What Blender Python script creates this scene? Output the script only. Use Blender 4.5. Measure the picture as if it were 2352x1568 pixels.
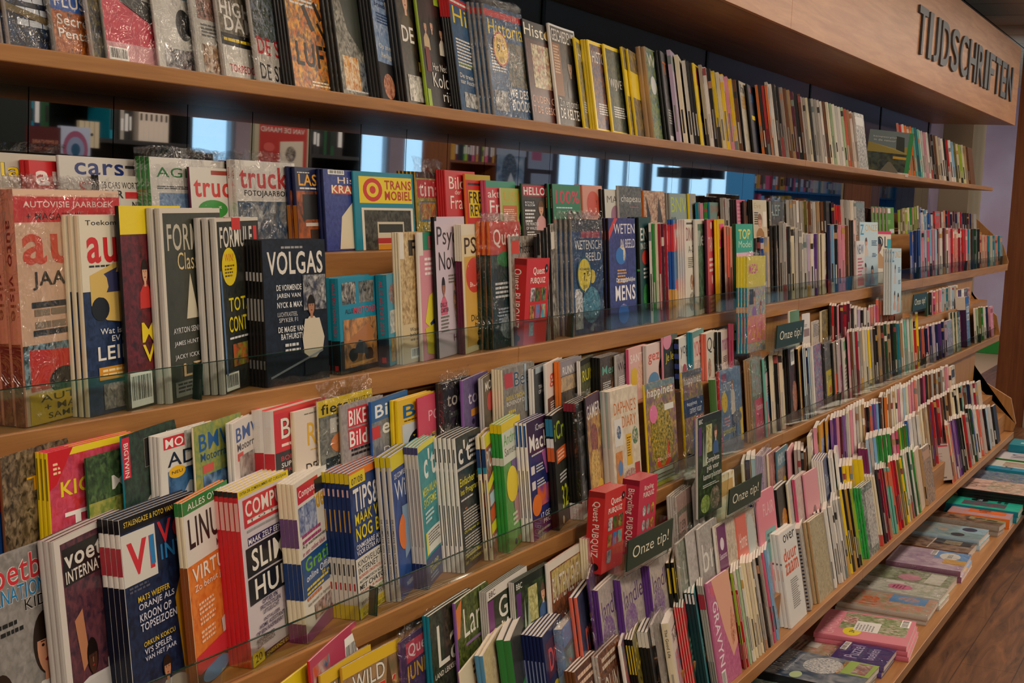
import bpy, bmesh, math, random
import numpy as np
from mathutils import Vector, Matrix
for o in list(bpy.data.objects): bpy.data.objects.remove(o, do_unlink=True)
S = bpy.context.scene
C = S.collection
RND = random.Random(7)
# ------------------------------------------------------------------ camera (eye is the world origin; x along the rack, y into the wall)
FPX = 3267.0
def _axes():
    X = np.array([2855-1176, 514-784, FPX]); X /= np.linalg.norm(X)
    D = np.array([-310-1176, 31400-784, FPX]); D -= X*(D@X); D /= np.linalg.norm(D)
    Y = np.cross(D, X)
    if Y[2] < 0: Y = -Y
    return X, Y, D
AX, AY, AD = _axes()
def ray(x, y):
    v = np.array([x-1176, y-784, FPX]); return np.array([v@AX, v@AY, -(v@AD)])
def atY(x, y, Y): r = ray(x, y); return r*Y/r[1]
def atZ(x, y, Z): r = ray(x, y); return r*Z/r[2]
def atX(x, y, X): r = ray(x, y); return r*X/r[0]
def proj(P):
    v = P[0]*AX+P[1]*AY-P[2]*AD
    return 1176+FPX*v[0]/v[2], 784+FPX*v[1]/v[2]
cam = bpy.data.cameras.new('camera'); co = bpy.data.objects.new('camera', cam); C.objects.link(co)
cam.sensor_width = 36; cam.lens = FPX/2352*36; cam.clip_start = .05
def w_of(v): return Vector((v@AX, v@AY, -(v@AD)))
r_ = w_of(np.array([1., 0, 0])); u_ = w_of(np.array([0, -1., 0])); b_ = w_of(np.array([0, 0, -1.]))
m = Matrix((r_, u_, b_)).transposed().to_4x4(); co.matrix_world = m
S.camera = co
# ------------------------------------------------------------------ world, exposure, lights
wd = bpy.data.worlds.new('world'); S.world = wd; wd.use_nodes = True
bg = wd.node_tree.nodes['Background']; bg.inputs[0].default_value = (.50, .74, 1, 1); bg.inputs[1].default_value = 2.2
S.view_settings.view_transform = 'Standard'; S.view_settings.look = 'None'
S.view_settings.exposure = 0.0; S.view_settings.gamma = 1
ZF = -1.62; ZC = 1.40; YW = 2.12; XE = 10.92; XE4 = 9.57; XE5 = 8.76
def area(x, y, z, sx, sy, p, col, rot=(0, 0, 0)):
    l = bpy.data.lights.new('lamp_light', 'AREA'); l.shape = 'RECTANGLE'; l.size = sx; l.size_y = sy; l.energy = p; l.color = col
    o = bpy.data.objects.new('lamp_light', l); o.location = (x, y, z); o.rotation_euler = rot; C.objects.link(o); return o
WARM = (1, .84, .68)
LAMPS = []
for i in range(9):
    LAMPS.append((-1.2+i*1.75, .05)); 
for i, (x, y) in enumerate(LAMPS): area(x, y, ZC-.045, .55, .55, 19, WARM)
for i in range(7): area(-1+i*2.6, -2.2, ZC-.045, .55, .55, 19, WARM)
area(14.6, 3.0, 1.2, .6, .6, 30, (1, .9, .92))
# ------------------------------------------------------------------ helpers
def lin(c):
    if isinstance(c, str):
        c = PAL.get(c, c).lstrip('#')
        if len(c) == 3: c = ''.join(k*2 for k in c)
        c = [int(c[i:i+2], 16)/255 for i in (0, 2, 4)]
        c = [k/12.92 if k < .04045 else ((k+.055)/1.055)**2.4 for k in c]
    return tuple(c)[:3]
PAL = dict(white='e9e4dd', cream='e6dabb', grey='a19b93', silver='c3bfba', black='121213', charcoal='2c2b2c', navy='16204d', blue='1f56a8', sky='7db4dc',
 teal='137f96', mint='6fb9a8', green='2c8a38', lime='9dbb2f', darkgreen='1b4a2c', yellow='efcf1c', gold='c99a35', orange='e2762a', brown='6e4326', tan='b08e66',
 beige='c9b497', red='c9252b', crimson='a5142e', maroon='5b1734', pink='e093a8', rose='d0577b', salmon='e08f78', lilac='c7b2cf', purple='5a3182', violet='8d5fa8', olive='6d6a2c', coral='dd6a56', darkblue='132a5c', palegreen='a9c39a', paleblue='a9c7dc')
def new_mat(name, rough=.5, base=(.8, .8, .8), metal=0, spec=.5, coat=0):
    m = bpy.data.materials.new(name); m.use_nodes = True
    b = m.node_tree.nodes['Principled BSDF']
    b.inputs['Base Color'].default_value = (*base, 1); b.inputs['Roughness'].default_value = rough
    b.inputs['Metallic'].default_value = metal; b.inputs['Specular IOR Level'].default_value = spec; b.inputs['Coat Weight'].default_value = coat
    return m, m.node_tree.nodes, m.node_tree.links, b
def mat_print():
    m, n, l, b = new_mat('printed_paper', .36, spec=.3, coat=.12); b.inputs['Coat Roughness'].default_value = .18
    def at(nm):
        a = n.new('ShaderNodeAttribute'); a.attribute_name = nm; return a
    ca, cb, cc, nz = at('ca'), at('cb'), at('cc'), at('nz')
    sp = n.new('ShaderNodeSeparateColor'); l.new(nz.outputs['Color'], sp.inputs[0])
    tc = n.new('ShaderNodeTexCoord'); 
    off = n.new('ShaderNodeVectorMath'); off.operation = 'ADD'; l.new(tc.outputs['Object'], off.inputs[0])
    cx = n.new('ShaderNodeCombineXYZ'); l.new(sp.outputs[2], cx.inputs[0]); l.new(sp.outputs[2], cx.inputs[1]); l.new(cx.outputs[0], off.inputs[1])
    def noise(mul, det):
        k = n.new('ShaderNodeTexNoise'); mm = n.new('ShaderNodeMath'); mm.operation = 'MULTIPLY'; mm.inputs[1].default_value = mul
        l.new(sp.outputs[0], mm.inputs[0]); l.new(mm.outputs[0], k.inputs['Scale']); k.inputs['Detail'].default_value = det; k.inputs['Distortion'].default_value = .6
        l.new(off.outputs[0], k.inputs['Vector']); r = n.new('ShaderNodeMapRange'); r.inputs[1].default_value = .36; r.inputs[2].default_value = .66
        l.new(k.outputs[0], r.inputs[0]); q = n.new('ShaderNodeMath'); q.operation = 'MULTIPLY'; l.new(r.outputs[0], q.inputs[0]); l.new(sp.outputs[1], q.inputs[1]); return q
    a1, a2 = noise(1, 3), noise(2.3, 2)
    m1 = n.new('ShaderNodeMix'); m1.data_type = 'RGBA'; m2 = n.new('ShaderNodeMix'); m2.data_type = 'RGBA'
    l.new(a1.outputs[0], m1.inputs[0]); l.new(ca.outputs['Color'], m1.inputs[6]); l.new(cb.outputs['Color'], m1.inputs[7])
    l.new(a2.outputs[0], m2.inputs[0]); l.new(m1.outputs[2], m2.inputs[6]); l.new(cc.outputs['Color'], m2.inputs[7])
    l.new(m2.outputs[2], b.inputs['Base Color']); return m
def mat_wood(name, c1, c2, scale=(1.2, 22, 22), rough=.42, spec=.4):
    m, n, l, b = new_mat(name, rough, spec=spec)
    tc = n.new('ShaderNodeTexCoord'); mp = n.new('ShaderNodeMapping'); mp.inputs['Scale'].default_value = scale
    k = n.new('ShaderNodeTexNoise'); k.inputs['Scale'].default_value = 2.2; k.inputs['Detail'].default_value = 8; k.inputs['Distortion'].default_value = .5; k.inputs['Roughness'].default_value = .65
    r = n.new('ShaderNodeValToRGB'); r.color_ramp.elements[0].position = .32; r.color_ramp.elements[1].position = .7
    r.color_ramp.elements[0].color = (*lin(c1), 1); r.color_ramp.elements[1].color = (*lin(c2), 1)
    l.new(tc.outputs['Object'], mp.inputs[0]); l.new(mp.outputs[0], k.inputs['Vector']); l.new(k.outputs[0], r.inputs[0]); l.new(r.outputs[0], b.inputs['Base Color'])
    return m
def mat_clear(name, tint, f0, rough, bump=0, bscale=30, gl=(1, 1, 1)):
    m = bpy.data.materials.new(name); m.use_nodes = True; n = m.node_tree.nodes; l = m.node_tree.links; n.clear()
    o = n.new('ShaderNodeOutputMaterial'); t = n.new('ShaderNodeBsdfTransparent'); t.inputs[0].default_value = (*tint, 1)
    g = n.new('ShaderNodeBsdfGlossy'); g.inputs['Roughness'].default_value = rough; g.inputs[0].default_value = (*gl, 1)
    fr = n.new('ShaderNodeLayerWeight'); fr.inputs[0].default_value = .35
    mr = n.new('ShaderNodeMapRange'); mr.inputs[3].default_value = f0; mr.inputs[4].default_value = min(1, f0+(.3 if bump else .22)); l.new(fr.outputs['Fresnel'], mr.inputs[0])
    mx = n.new('ShaderNodeMixShader'); l.new(mr.outputs[0], mx.inputs[0]); l.new(t.outputs[0], mx.inputs[1]); l.new(g.outputs[0], mx.inputs[2]); l.new(mx.outputs[0], o.inputs[0])
    if bump:
        tc = n.new('ShaderNodeTexCoord'); k = n.new('ShaderNodeTexNoise'); k.inputs['Scale'].default_value = bscale; k.inputs['Detail'].default_value = 3; k.inputs['Distortion'].default_value = 1.5
        bp = n.new('ShaderNodeBump'); bp.inputs['Strength'].default_value = bump; bp.inputs['Distance'].default_value = .02
        l.new(tc.outputs['Object'], k.inputs['Vector']); l.new(k.outputs[0], bp.inputs['Height']); l.new(bp.outputs[0], g.inputs['Normal']); l.new(bp.outputs[0], fr.inputs['Normal'])
    return m
M = {}
M['print'] = mat_print()
M['wood'] = mat_wood('beech_wood', '8f5f35', 'b17c46')
M['woodv'] = mat_wood('beech_wood_upright', '96663a', 'b5834b', (22, 22, 1.2))
M['fascia'] = mat_wood('beech_fascia', 'ad7247', 'c98f60', (1.0, 9, 14))
M['post'] = mat_wood('dark_beech', '6c3a20', '87502c', (20, 20, 1))
M['metal'] = new_mat('sign_grey', .5, (.10, .105, .115), spec=.4)[0]
M['glass'] = mat_clear('clear_acrylic', (.93, .97, .95), .05, .03)
M['edge'] = new_mat('glass_edge_green', .15, lin('17342a'))[0]
M['plastic'] = mat_clear('clear_wrap', (.95, .95, .95), .04, .07, 1, 22)
M['plasticb'] = mat_clear('loose_wrap', (.95, .95, .95), .07, .05, 1.0, 9)
M['mirror'] = new_mat('mirror', .02, (.62, .66, .70), metal=1)[0]
M['wallp'] = new_mat('purple_wall', .8, lin('8d7f96'))[0]
M['blackm'] = new_mat('matt_black', .6, lin('101012'))[0]
M['lamp'] = None
def mat_emit(name, col, s):
    m = bpy.data.materials.new(name); m.use_nodes = True; b = m.node_tree.nodes['Principled BSDF']
    b.inputs['Emission Color'].default_value = (*col, 1); b.inputs['Emission Strength'].default_value = s; b.inputs['Base Color'].default_value = (*col, 1); return m
M['lamp'] = mat_emit('lamp_panel', (1, .88, .72), 6)
class MB:
    def __init__(s): s.v = []; s.f = []; s.a = []; s.b = []; s.c = []; s.n = []; s.col = ((.8,)*3,)*3+((0, 0, 0),)
    def paint(s, a, b=None, c=None, scale=0, amt=0, seed=0):
        a = lin(a); b = lin(b) if b else a; c = lin(c) if c else a; s.col = (a, b, c, (scale, amt, seed)); return s
    def face(s, pts):
        i = len(s.v); s.v += [tuple(p) for p in pts]; s.f.append(tuple(range(i, i+len(pts)))); s._c()
    def _c(s): s.a.append(s.col[0]); s.b.append(s.col[1]); s.c.append(s.col[2]); s.n.append(s.col[3])
    def tris(s, vs, fs):
        i = len(s.v); s.v += [tuple(p) for p in vs]
        for f in fs: s.f.append(tuple(k+i for k in f)); s._c()
    def box(s, x0, y0, z0, x1, y1, z1, skip=''):
        i = len(s.v); s.v += [(x, y, z) for z in (z0, z1) for y in (y0, y1) for x in (x0, x1)]
        for k, f in zip('btfkrl', ((0, 2, 3, 1), (4, 5, 7, 6), (0, 1, 5, 4), (2, 6, 7, 3), (1, 3, 7, 5), (0, 4, 6, 2))):
            if k not in skip: s.f.append(tuple(i+q for q in f)); s._c()
        return s
    def prism(s, prof, x0, x1):   # (y,z) outline extruded along x
        a = [(x0, y, z) for y, z in prof]; b = [(x1, y, z) for y, z in prof]; k = len(prof)
        s.face(a); s.face(b[::-1])
        for i in range(k): s.face([a[i], b[i], b[(i+1) % k], a[(i+1) % k]][::-1])
        return s
    def mesh(s, name):
        me = bpy.data.meshes.new(name); me.from_pydata(s.v, [], s.f)
        for nm, dat in (('ca', s.a), ('cb', s.b), ('cc', s.c), ('nz', s.n)):
            at = me.attributes.new(nm, 'FLOAT_COLOR', 'FACE'); at.data.foreach_set('color', np.array([(*d, 1) for d in dat], dtype=np.float32).ravel())
        return me
    def build(s, name, mat='print', parent=None, bevel=0):
        me = s.mesh(name); me.materials.append(M[mat] if isinstance(mat, str) else mat)
        o = bpy.data.objects.new(name, me); C.objects.link(o)
        if parent: o.parent = parent
        if bevel:
            b = o.modifiers.new('bevel', 'BEVEL'); b.width = bevel; b.segments = 2; b.limit_method = 'ANGLE'
        return o
def tag(o, label, cat, group=None):
    o['label'] = label; o['category'] = cat
    if group: o['group'] = group
    return o
def empty(name, loc=(0, 0, 0), rot=(0, 0, 0)):
    o = bpy.data.objects.new(name, None); o.location = loc; o.rotation_euler = rot; o.empty_display_size = .05; C.objects.link(o); return o
def struct(o): o['kind'] = 'structure'; return o
_g = {}
def glyphs(text, bold=.02):
    k = (text, bold)
    if k in _g: return _g[k]
    cu = bpy.data.curves.new('t', 'FONT'); cu.body = text; cu.size = 1; cu.resolution_u = 3; cu.offset = bold*.5; cu.fill_mode = 'FRONT'; cu.space_character = 1.02+bold*2
    o = bpy.data.objects.new('t', cu); C.objects.link(o); dg = bpy.context.evaluated_depsgraph_get(); dg.update()
    me = bpy.data.meshes.new_from_object(o.evaluated_get(dg)); v = np.array([p.co[:2] for p in me.vertices]) if len(me.vertices) else np.zeros((0, 2))
    f = [tuple(p.vertices) for p in me.polygons]; bpy.data.objects.remove(o); bpy.data.curves.remove(cu); bpy.data.meshes.remove(me)
    if len(v): v = (v-v.min(0))/np.maximum(v.max(0)-v.min(0), 1e-5)
    _g[k] = (v, f); return _g[k]
# ------------------------------------------------------------------ printed art on a cover: everything in u (0..1 right) v (0..1 up)
class Art:
    def __init__(s, mb, fn): s.mb = mb; s.fn = fn; s.k = 0      # fn(u,v,layer)->xyz
    def quad(s, u0, v0, u1, v1):
        n = max(1, int(math.ceil((u1-u0)*8)))
        for i in range(n):
            a = u0+(u1-u0)*i/n; b = u0+(u1-u0)*(i+1)/n
            s.mb.face([s.fn(a, v0, s.k), s.fn(b, v0, s.k), s.fn(b, v1, s.k), s.fn(a, v1, s.k)])
    def ell(s, cu, cv, ru, rv, n=22, a0=0, a1=2*math.pi):
        s.mb.face([s.fn(min(1, max(0, cu+ru*math.cos(a0+(a1-a0)*i/n))), min(1, max(0, cv+rv*math.sin(a0+(a1-a0)*i/n))), s.k) for i in range(n)])
    def text(s, t, u, v, w, h, bold):
        vs, fs = glyphs(t, bold)
        if len(vs): s.mb.tris([s.fn(u+w*p[0], v+h*p[1], s.k) for p in vs], fs)
    def draw(s, els):
        for e in els:
            s.k += 1; t = e[0]; mb = s.mb
            if t == 'R': mb.paint(e[5]); s.quad(*e[1:5])
            elif t == 'P': mb.paint(*e[5], scale=e[6] if len(e) > 6 else 40, amt=1, seed=RND.random()*9); s.quad(*e[1:5])
            elif t == 'E': mb.paint(e[5]); s.ell(*e[1:5])
            elif t == 'EP': mb.paint(*e[5], scale=60, amt=1, seed=RND.random()*9); s.ell(*e[1:5])
            elif t == 'G': mb.paint(e[2]); mb.face([s.fn(min(1, max(0, a)), min(1, max(0, b)), s.k) for a, b in e[1]])
            elif t == 'T':
                s.k += 2; mb.paint(e[6]); s.text(e[1], e[2], e[3], e[4], e[5], e[7] if len(e) > 7 else .02)
            elif t == 'V':   # lettering that runs down a spine
                s.k += 2; mb.paint(e[6]); vs, fs = glyphs(e[1], .02)
                if len(vs): mb.tris([s.fn(e[2]+e[4]*p[1], e[3]+e[5]*(1-p[0]), s.k) for p in vs], fs)
            elif t == 'O':   # outlined text
                s.k += 2; mb.paint(e[7]); s.text(e[1], e[2], e[3], e[4], e[5], .055); s.k += 1; mb.paint(e[6]); s.text(e[1], e[2]+.002, e[3]+.002, e[4]-.004, e[5]-.004, .012)
            elif t == 'L':   # block of illegible small print
                mb.paint(e[5]); u, v, w, n = e[1:5]; h = e[6] if len(e) > 6 else .012
                for i in range(n):
                    x = u; end = u+w*RND.uniform(.7, 1)
                    while x < end:
                        b = min(end, x+RND.uniform(.04, .1)*max(w, .3)*2); s.quad(x, v-i*h*1.9, b, v-i*h*1.9+h); x = b+.012
            elif t == 'B':   # bar code
                u, v, w, h = e[1:5]; mb.paint('f2f0ea'); s.quad(u, v, u+w, v+h); s.k += 1; mb.paint('111'); x = .06
                while x < .92:
                    b = RND.uniform(.015, .05); s.quad(u+w*x, v+h*.2, u+w*min(.94, x+b), v+h*.9); x += b+RND.uniform(.015, .04)
            elif t == 'F':   # a printed portrait
                cu, cv, q, skin, hair, shirt = e[1:7]; rv = q; ru = q*.95
                mb.paint(hair); s.ell(cu, cv+rv*.12, ru*1.12, rv*1.2); s.k += 1
                mb.paint(shirt); mb.face([s.fn(min(1, max(0, a)), max(0, b), s.k) for a, b in ((cu-ru*2.1, cv-rv*3.6), (cu-ru*1.9, cv-rv*2), (cu-ru*.7, cv-rv*1.25), (cu+ru*.7, cv-rv*1.25), (cu+ru*1.9, cv-rv*2), (cu+ru*2.1, cv-rv*3.6))]); s.k += 1
                mb.paint(skin); s.quad(cu-ru*.36, max(0, cv-rv*1.45), cu+ru*.36, cv-rv*.5); s.k += 1; s.ell(cu, cv-rv*.05, ru*.84, rv); s.k += 1
                mb.paint(hair); mb.face([s.fn(min(1, max(0, cu+ru*.9*math.cos(a))), min(1, cv+rv*(.25+.85*math.sin(a))), s.k) for a in [math.pi*i/10 for i in range(11)]]); s.k += 1
                mb.paint('2a1a14')
                for d in (-1, 1):
                    s.ell(cu+d*ru*.34, cv+rv*.05, ru*.13, rv*.06, 8); s.quad(cu+d*ru*.34-ru*.17, cv+rv*.17, cu+d*ru*.34+ru*.17, cv+rv*.21)
                mb.paint('a0705c'); s.quad(cu-ru*.05, cv-rv*.32, cu+ru*.07, cv+rv*.02)
                mb.paint('8c2f2c'); s.ell(cu, cv-rv*.52, ru*.27, rv*.075, 10)
# ------------------------------------------------------------------ magazine builder
def bendfn(w, b): return lambda x: b*math.sin(math.pi*min(1, max(0, x/w)))
def magazine(name, w, h, t, bg, spine, els=(), bend=.003, spine_els=(), detail=True, pages='e8ddd2'):
    """local frame: origin at the front foot of the spine, +x over the cover, +y into the stack, +z up"""
    mb = MB(); bf = bendfn(w, bend)
    def paintbg():
        if isinstance(bg, tuple): mb.paint(*bg[0], scale=bg[1], amt=1, seed=RND.random()*9)
        else: mb.paint(bg)
    n = 8 if detail else 1; ct = .0006 if detail else 0
    if not detail: bf = lambda x: 0
    xs = [w*i/n for i in range(n+1)]
    if detail:
        for (ya, yb) in ((0, ct), (t-ct, t)):
            paintbg()
            for i in range(n):
                a, b = xs[i], xs[i+1]; A, B = bf(a), bf(b)
                mb.face([(a, ya+A, 0), (b, ya+B, 0), (b, ya+B, h), (a, ya+A, h)]); mb.face([(b, yb+B, 0), (a, yb+A, 0), (a, yb+A, h), (b, yb+B, h)])
                mb.face([(a, ya+A, h), (b, ya+B, h), (b, yb+B, h), (a, yb+A, h)]); mb.face([(a, yb+A, 0), (b, yb+B, 0), (b, ya+B, 0), (a, ya+A, 0)])
            mb.face([(w, ya+bf(w), 0), (w, yb+bf(w), 0), (w, yb+bf(w), h), (w, ya+bf(w), h)])
        mb.paint(spine); r = min(t*.3, .0012)
        mb.face([(0, t, 0), (-r, t*.7, 0), (-r, t*.7, h), (0, t, h)]); mb.face([(-r, t*.7, 0), (-r, t*.3, 0), (-r, t*.3, h), (-r, t*.7, h)]); mb.face([(-r, t*.3, 0), (0, 0, 0), (0, 0, h), (-r, t*.3, h)])
        mb.face([(-r, t*.3, h), (0, 0, h), (0, t, h), (-r, t*.7, h)])
    else:
        paintbg(); mb.box(0, 0, 0, w, t, h, 'trlb'); mb.paint(spine); mb.face([(0, t, 0), (0, 0, 0), (0, 0, h), (0, t, h)])
        mb.paint(pages); mb.face([(0, 0, h), (w, 0, h), (w, t, h), (0, t, h)]); mb.face([(w, 0, 0), (w, t, 0), (w, t, h), (w, 0, h)]); mb.face([(0, t, 0), (w, t, 0), (w, 0, 0), (0, 0, 0)]); r = 0
    A = Art(mb, lambda u, v, k: (u*w, bf(u*w)-.00012-k*.00004, v*h)); A.draw(els)
    if spine_els:
        rr = (min(t*.3, .0012) if detail else 0)
        Sp = Art(mb, lambda u, v, k: (-rr-.0001-k*.00004, t*(.98-.96*u), v*h)); Sp.draw(spine_els)
    me = mb.mesh(name); me.materials.append(M['print']); pm = None
    if detail:
        pb = MB(); pb.paint(pages, 'c9bcae', None, 500, .35)
        q = .0015
        for i in range(n):
            a, b = max(xs[i], .0002), min(xs[i+1], w-q); A_, B_ = bf(a), bf(b); y0, y1 = ct, t-ct
            pb.face([(a, y0+A_, h-q), (b, y0+B_, h-q), (b, y1+B_, h-q), (a, y1+A_, h-q)]); pb.face([(a, y1+A_, q), (b, y1+B_, q), (b, y0+B_, q), (a, y0+A_, q)])
        b = w-q; B_ = bf(b); pb.face([(b, y0+B_, q), (b, y1+B_, q), (b, y1+B_, h-q), (b, y0+B_, h-q)])
        pm = pb.mesh('page_block'); pm.materials.append(M['print'])
    return me, pm
def wrap_mesh(w, h, t, flap=.03, seed=0):
    """thin crumpled clear sleeve with a loose flap on top"""
    r = random.Random(seed); mb = MB(); g = .0022; nx, nz = 9, 10; H = h+flap
    def layer(y0, sg):
        P = []
        for j in range(nz+1):
            z = H*j/nz-.001; top = max(0, (z-h)/max(flap, .001))
            row = []
            for i in range(nx+1):
                x = -g+(w+2*g)*i/nx; y = y0+sg*(g*.4+abs(r.gauss(0, .0007)))
                if top > 0: y = t/2+(y0-t/2)*(1-top)*.7+r.uniform(-.006, .006); 
                row.append((x+(r.uniform(-.005, .005) if top > 0 else 0), y, z+(r.uniform(-.007, .005) if j == nz else 0)))
            P.append(row)
        for j in range(nz):
            for i in range(nx):
                a, b, c, d = P[j][i], P[j][i+1], P[j+1][i+1], P[j+1][i]
                mb.face([a, b, c]); mb.face([a, c, d])
    layer(-.001, -1); layer(t+.001, 1)
    mb.face([(-g, -.0015, 0), (-g, t+.0015, 0), (-g, t+.0015, h), (-g, -.0015, h)])
    me = mb.mesh('plastic_wrap'); me.materials.append(M['plastic']); return me
def sticker_mesh(w, h, cu, cv, rad, cols, txt):
    mb = MB(); yy = -.0016
    def E(r, col, k):
        mb.paint(col); mb.face([(cu*w+r*math.cos(a), yy-k*.0001, cv*h+r*math.sin(a)) for a in [2*math.pi*i/28 for i in range(28)]])
    E(rad, cols[0], 0); E(rad*.88, cols[1], 1)
    for i in range(28):
        a, b = 2*math.pi*i/28, 2*math.pi*(i+1)/28; mb.paint(cols[0]); mb.face([(cu*w+rad*math.cos(a), yy, cv*h+rad*math.sin(a)), (cu*w+rad*math.cos(a), yy+.0005, cv*h+rad*math.sin(a)), (cu*w+rad*math.cos(b), yy+.0005, cv*h+rad*math.sin(b)), (cu*w+rad*math.cos(b), yy, cv*h+rad*math.sin(b))])
    for (t, x, y, tw, th, c) in txt:
        mb.paint(c); vs, fs = glyphs(t, .03); mb.tris([(cu*w+rad*(x+tw*p[0]), yy-.0004, cv*h+rad*(y+th*p[1])) for p in vs], fs)
    me = mb.mesh('price_sticker'); me.materials.append(M['print']); return me
#ROWDATA
# ------------------------------------------------------------------ the room
X0 = -.7
def slab(name, x0, y0, z0, x1, y1, z1, mat, parent=None, bevel=0): return MB().paint('888').box(x0, y0, z0, x1, y1, z1).build(name, mat, parent, bevel)
def mat_floor():
    m, n, l, b = new_mat('walnut_planks', .38, spec=.35)
    tc = n.new('ShaderNodeTexCoord'); mp = n.new('ShaderNodeMapping'); mp.inputs['Rotation'].default_value = (0, 0, .05); mp.inputs['Scale'].default_value = (1, 7, 1)
    k = n.new('ShaderNodeTexNoise'); k.inputs['Scale'].default_value = 2.4; k.inputs['Detail'].default_value = 9; k.inputs['Distortion'].default_value = 1.6; k.inputs['Roughness'].default_value = .6
    r = n.new('ShaderNodeValToRGB'); r.color_ramp.elements[0].position = .3; r.color_ramp.elements[1].position = .72
    r.color_ramp.elements[0].color = (*lin('3c2416'), 1); r.color_ramp.elements[1].color = (*lin('8a5a38'), 1)
    br = n.new('ShaderNodeTexBrick'); br.inputs['Scale'].default_value = 1; br.inputs['Brick Width'].default_value = 1.3; br.inputs['Row Height'].default_value = .19; br.inputs['Mortar Size'].default_value = .002
    br.inputs['Color1'].default_value = (1, 1, 1, 1); br.inputs['Color2'].default_value = (.72, .72, .72, 1); br.inputs['Mortar'].default_value = (.35, .35, .35, 1)
    mx = n.new('ShaderNodeMix'); mx.data_type = 'RGBA'; mx.blend_type = 'MULTIPLY'; mx.inputs[0].default_value = 1
    l.new(tc.outputs['Object'], mp.inputs[0]); l.new(mp.outputs[0], k.inputs['Vector']); l.new(k.outputs[0], r.inputs[0]); l.new(tc.outputs['Object'], br.inputs['Vector'])
    l.new(r.outputs[0], mx.inputs[6]); l.new(br.outputs[0], mx.inputs[7]); l.new(mx.outputs[2], b.inputs['Base Color']); return m
def mat_tiles():
    m, n, l, b = new_mat('ceiling_tiles', .9)
    tc = n.new('ShaderNodeTexCoord'); br = n.new('ShaderNodeTexBrick'); br.offset = 0; br.inputs['Scale'].default_value = 1; br.inputs['Brick Width'].default_value = .6; br.inputs['Row Height'].default_value = .6; br.inputs['Mortar Size'].default_value = .006
    br.inputs['Color1'].default_value = (*lin('c4b49c'), 1); br.inputs['Color2'].default_value = (*lin('bdae94'), 1); br.inputs['Mortar'].default_value = (*lin('2a241d'), 1)
    l.new(tc.outputs['Object'], br.inputs['Vector']); l.new(br.outputs[0], b.inputs['Base Color']); return m
def mat_plaster(nm, a, c):
    m, n, l, b = new_mat(nm, .85); tc = n.new('ShaderNodeTexCoord'); k = n.new('ShaderNodeTexNoise'); k.inputs['Scale'].default_value = 1.3; k.inputs['Detail'].default_value = 5
    r = n.new('ShaderNodeValToRGB'); r.color_ramp.elements[0].position = .4; r.color_ramp.elements[1].position = .62; r.color_ramp.elements[0].color = (*lin(a), 1); r.color_ramp.elements[1].color = (*lin(c), 1)
    l.new(tc.outputs['Object'], k.inputs['Vector']); l.new(k.outputs[0], r.inputs[0]); l.new(r.outputs[0], b.inputs['Base Color']); return m
M['floor'] = mat_floor(); M['tiles'] = mat_tiles(); M['lilacw'] = mat_plaster('lilac_plaster', 'a98f98', 'b5a3ad'); M['beigew'] = mat_plaster('beige_plaster', '9c8d74', 'a2937a')
M['greenw'] = new_mat('green_paint', .7, lin('1f7a1a'))[0]; M['beigef'] = new_mat('beige_floor', .5, lin('b79a75'))[0]; M['tealw'] = mat_plaster('teal_green_wall', '3f9a78', '55a888')
struct(slab('floor', -3, -4.6, ZF-.1, 30, 2.2, ZF, 'floor'))
struct(slab('trim_1', 12.0, 2.2, ZF-.1, 17.3, 5.2, ZF, 'beigef'))
struct(slab('ceiling', -3, -4.6, ZC, 30, 5.2, ZC+.1, 'tiles'))
struct(slab('wall_back', -3, YW+.004, ZF, 12.0, YW+.1, ZC, 'wallp'))
struct(slab('wall_pier', 11.4, 1.90, ZF, 12.0, YW+.003, ZC, 'beigew'))
struct(slab('wall_passage', 12.0, 5.1, ZF, 17.0, 5.2, ZC, 'lilacw'))
struct(slab('wall_left', -3.1, -4.6, ZF, -3, 2.2, ZC, 'lilacw'))
struct(slab('wall_end', 17.0, 1.7, ZF, 17.1, 5.2, ZC, 'lilacw'))
struct(slab('wall_far', 30, -4.6, ZF, 30.1, 2.1, ZC, 'lilacw'))
struct(slab('wall_corner', 17.1, 1.7, ZF, 30, 1.8, ZC, 'lilacw'))
struct(slab('baseboard_end', 16.985, 1.7, ZF+.004, 17.0, 5.1, ZF+.21, 'greenw'))
k = 1
for x in (1.1, 2.7, 4.3, 5.92, 7.57, 9.25, 10.8):
    k += 1; struct(slab('trim_%d' % k, x-.012, YW-.003, .178, x+.012, YW+.004, .63, 'blackm'))
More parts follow.
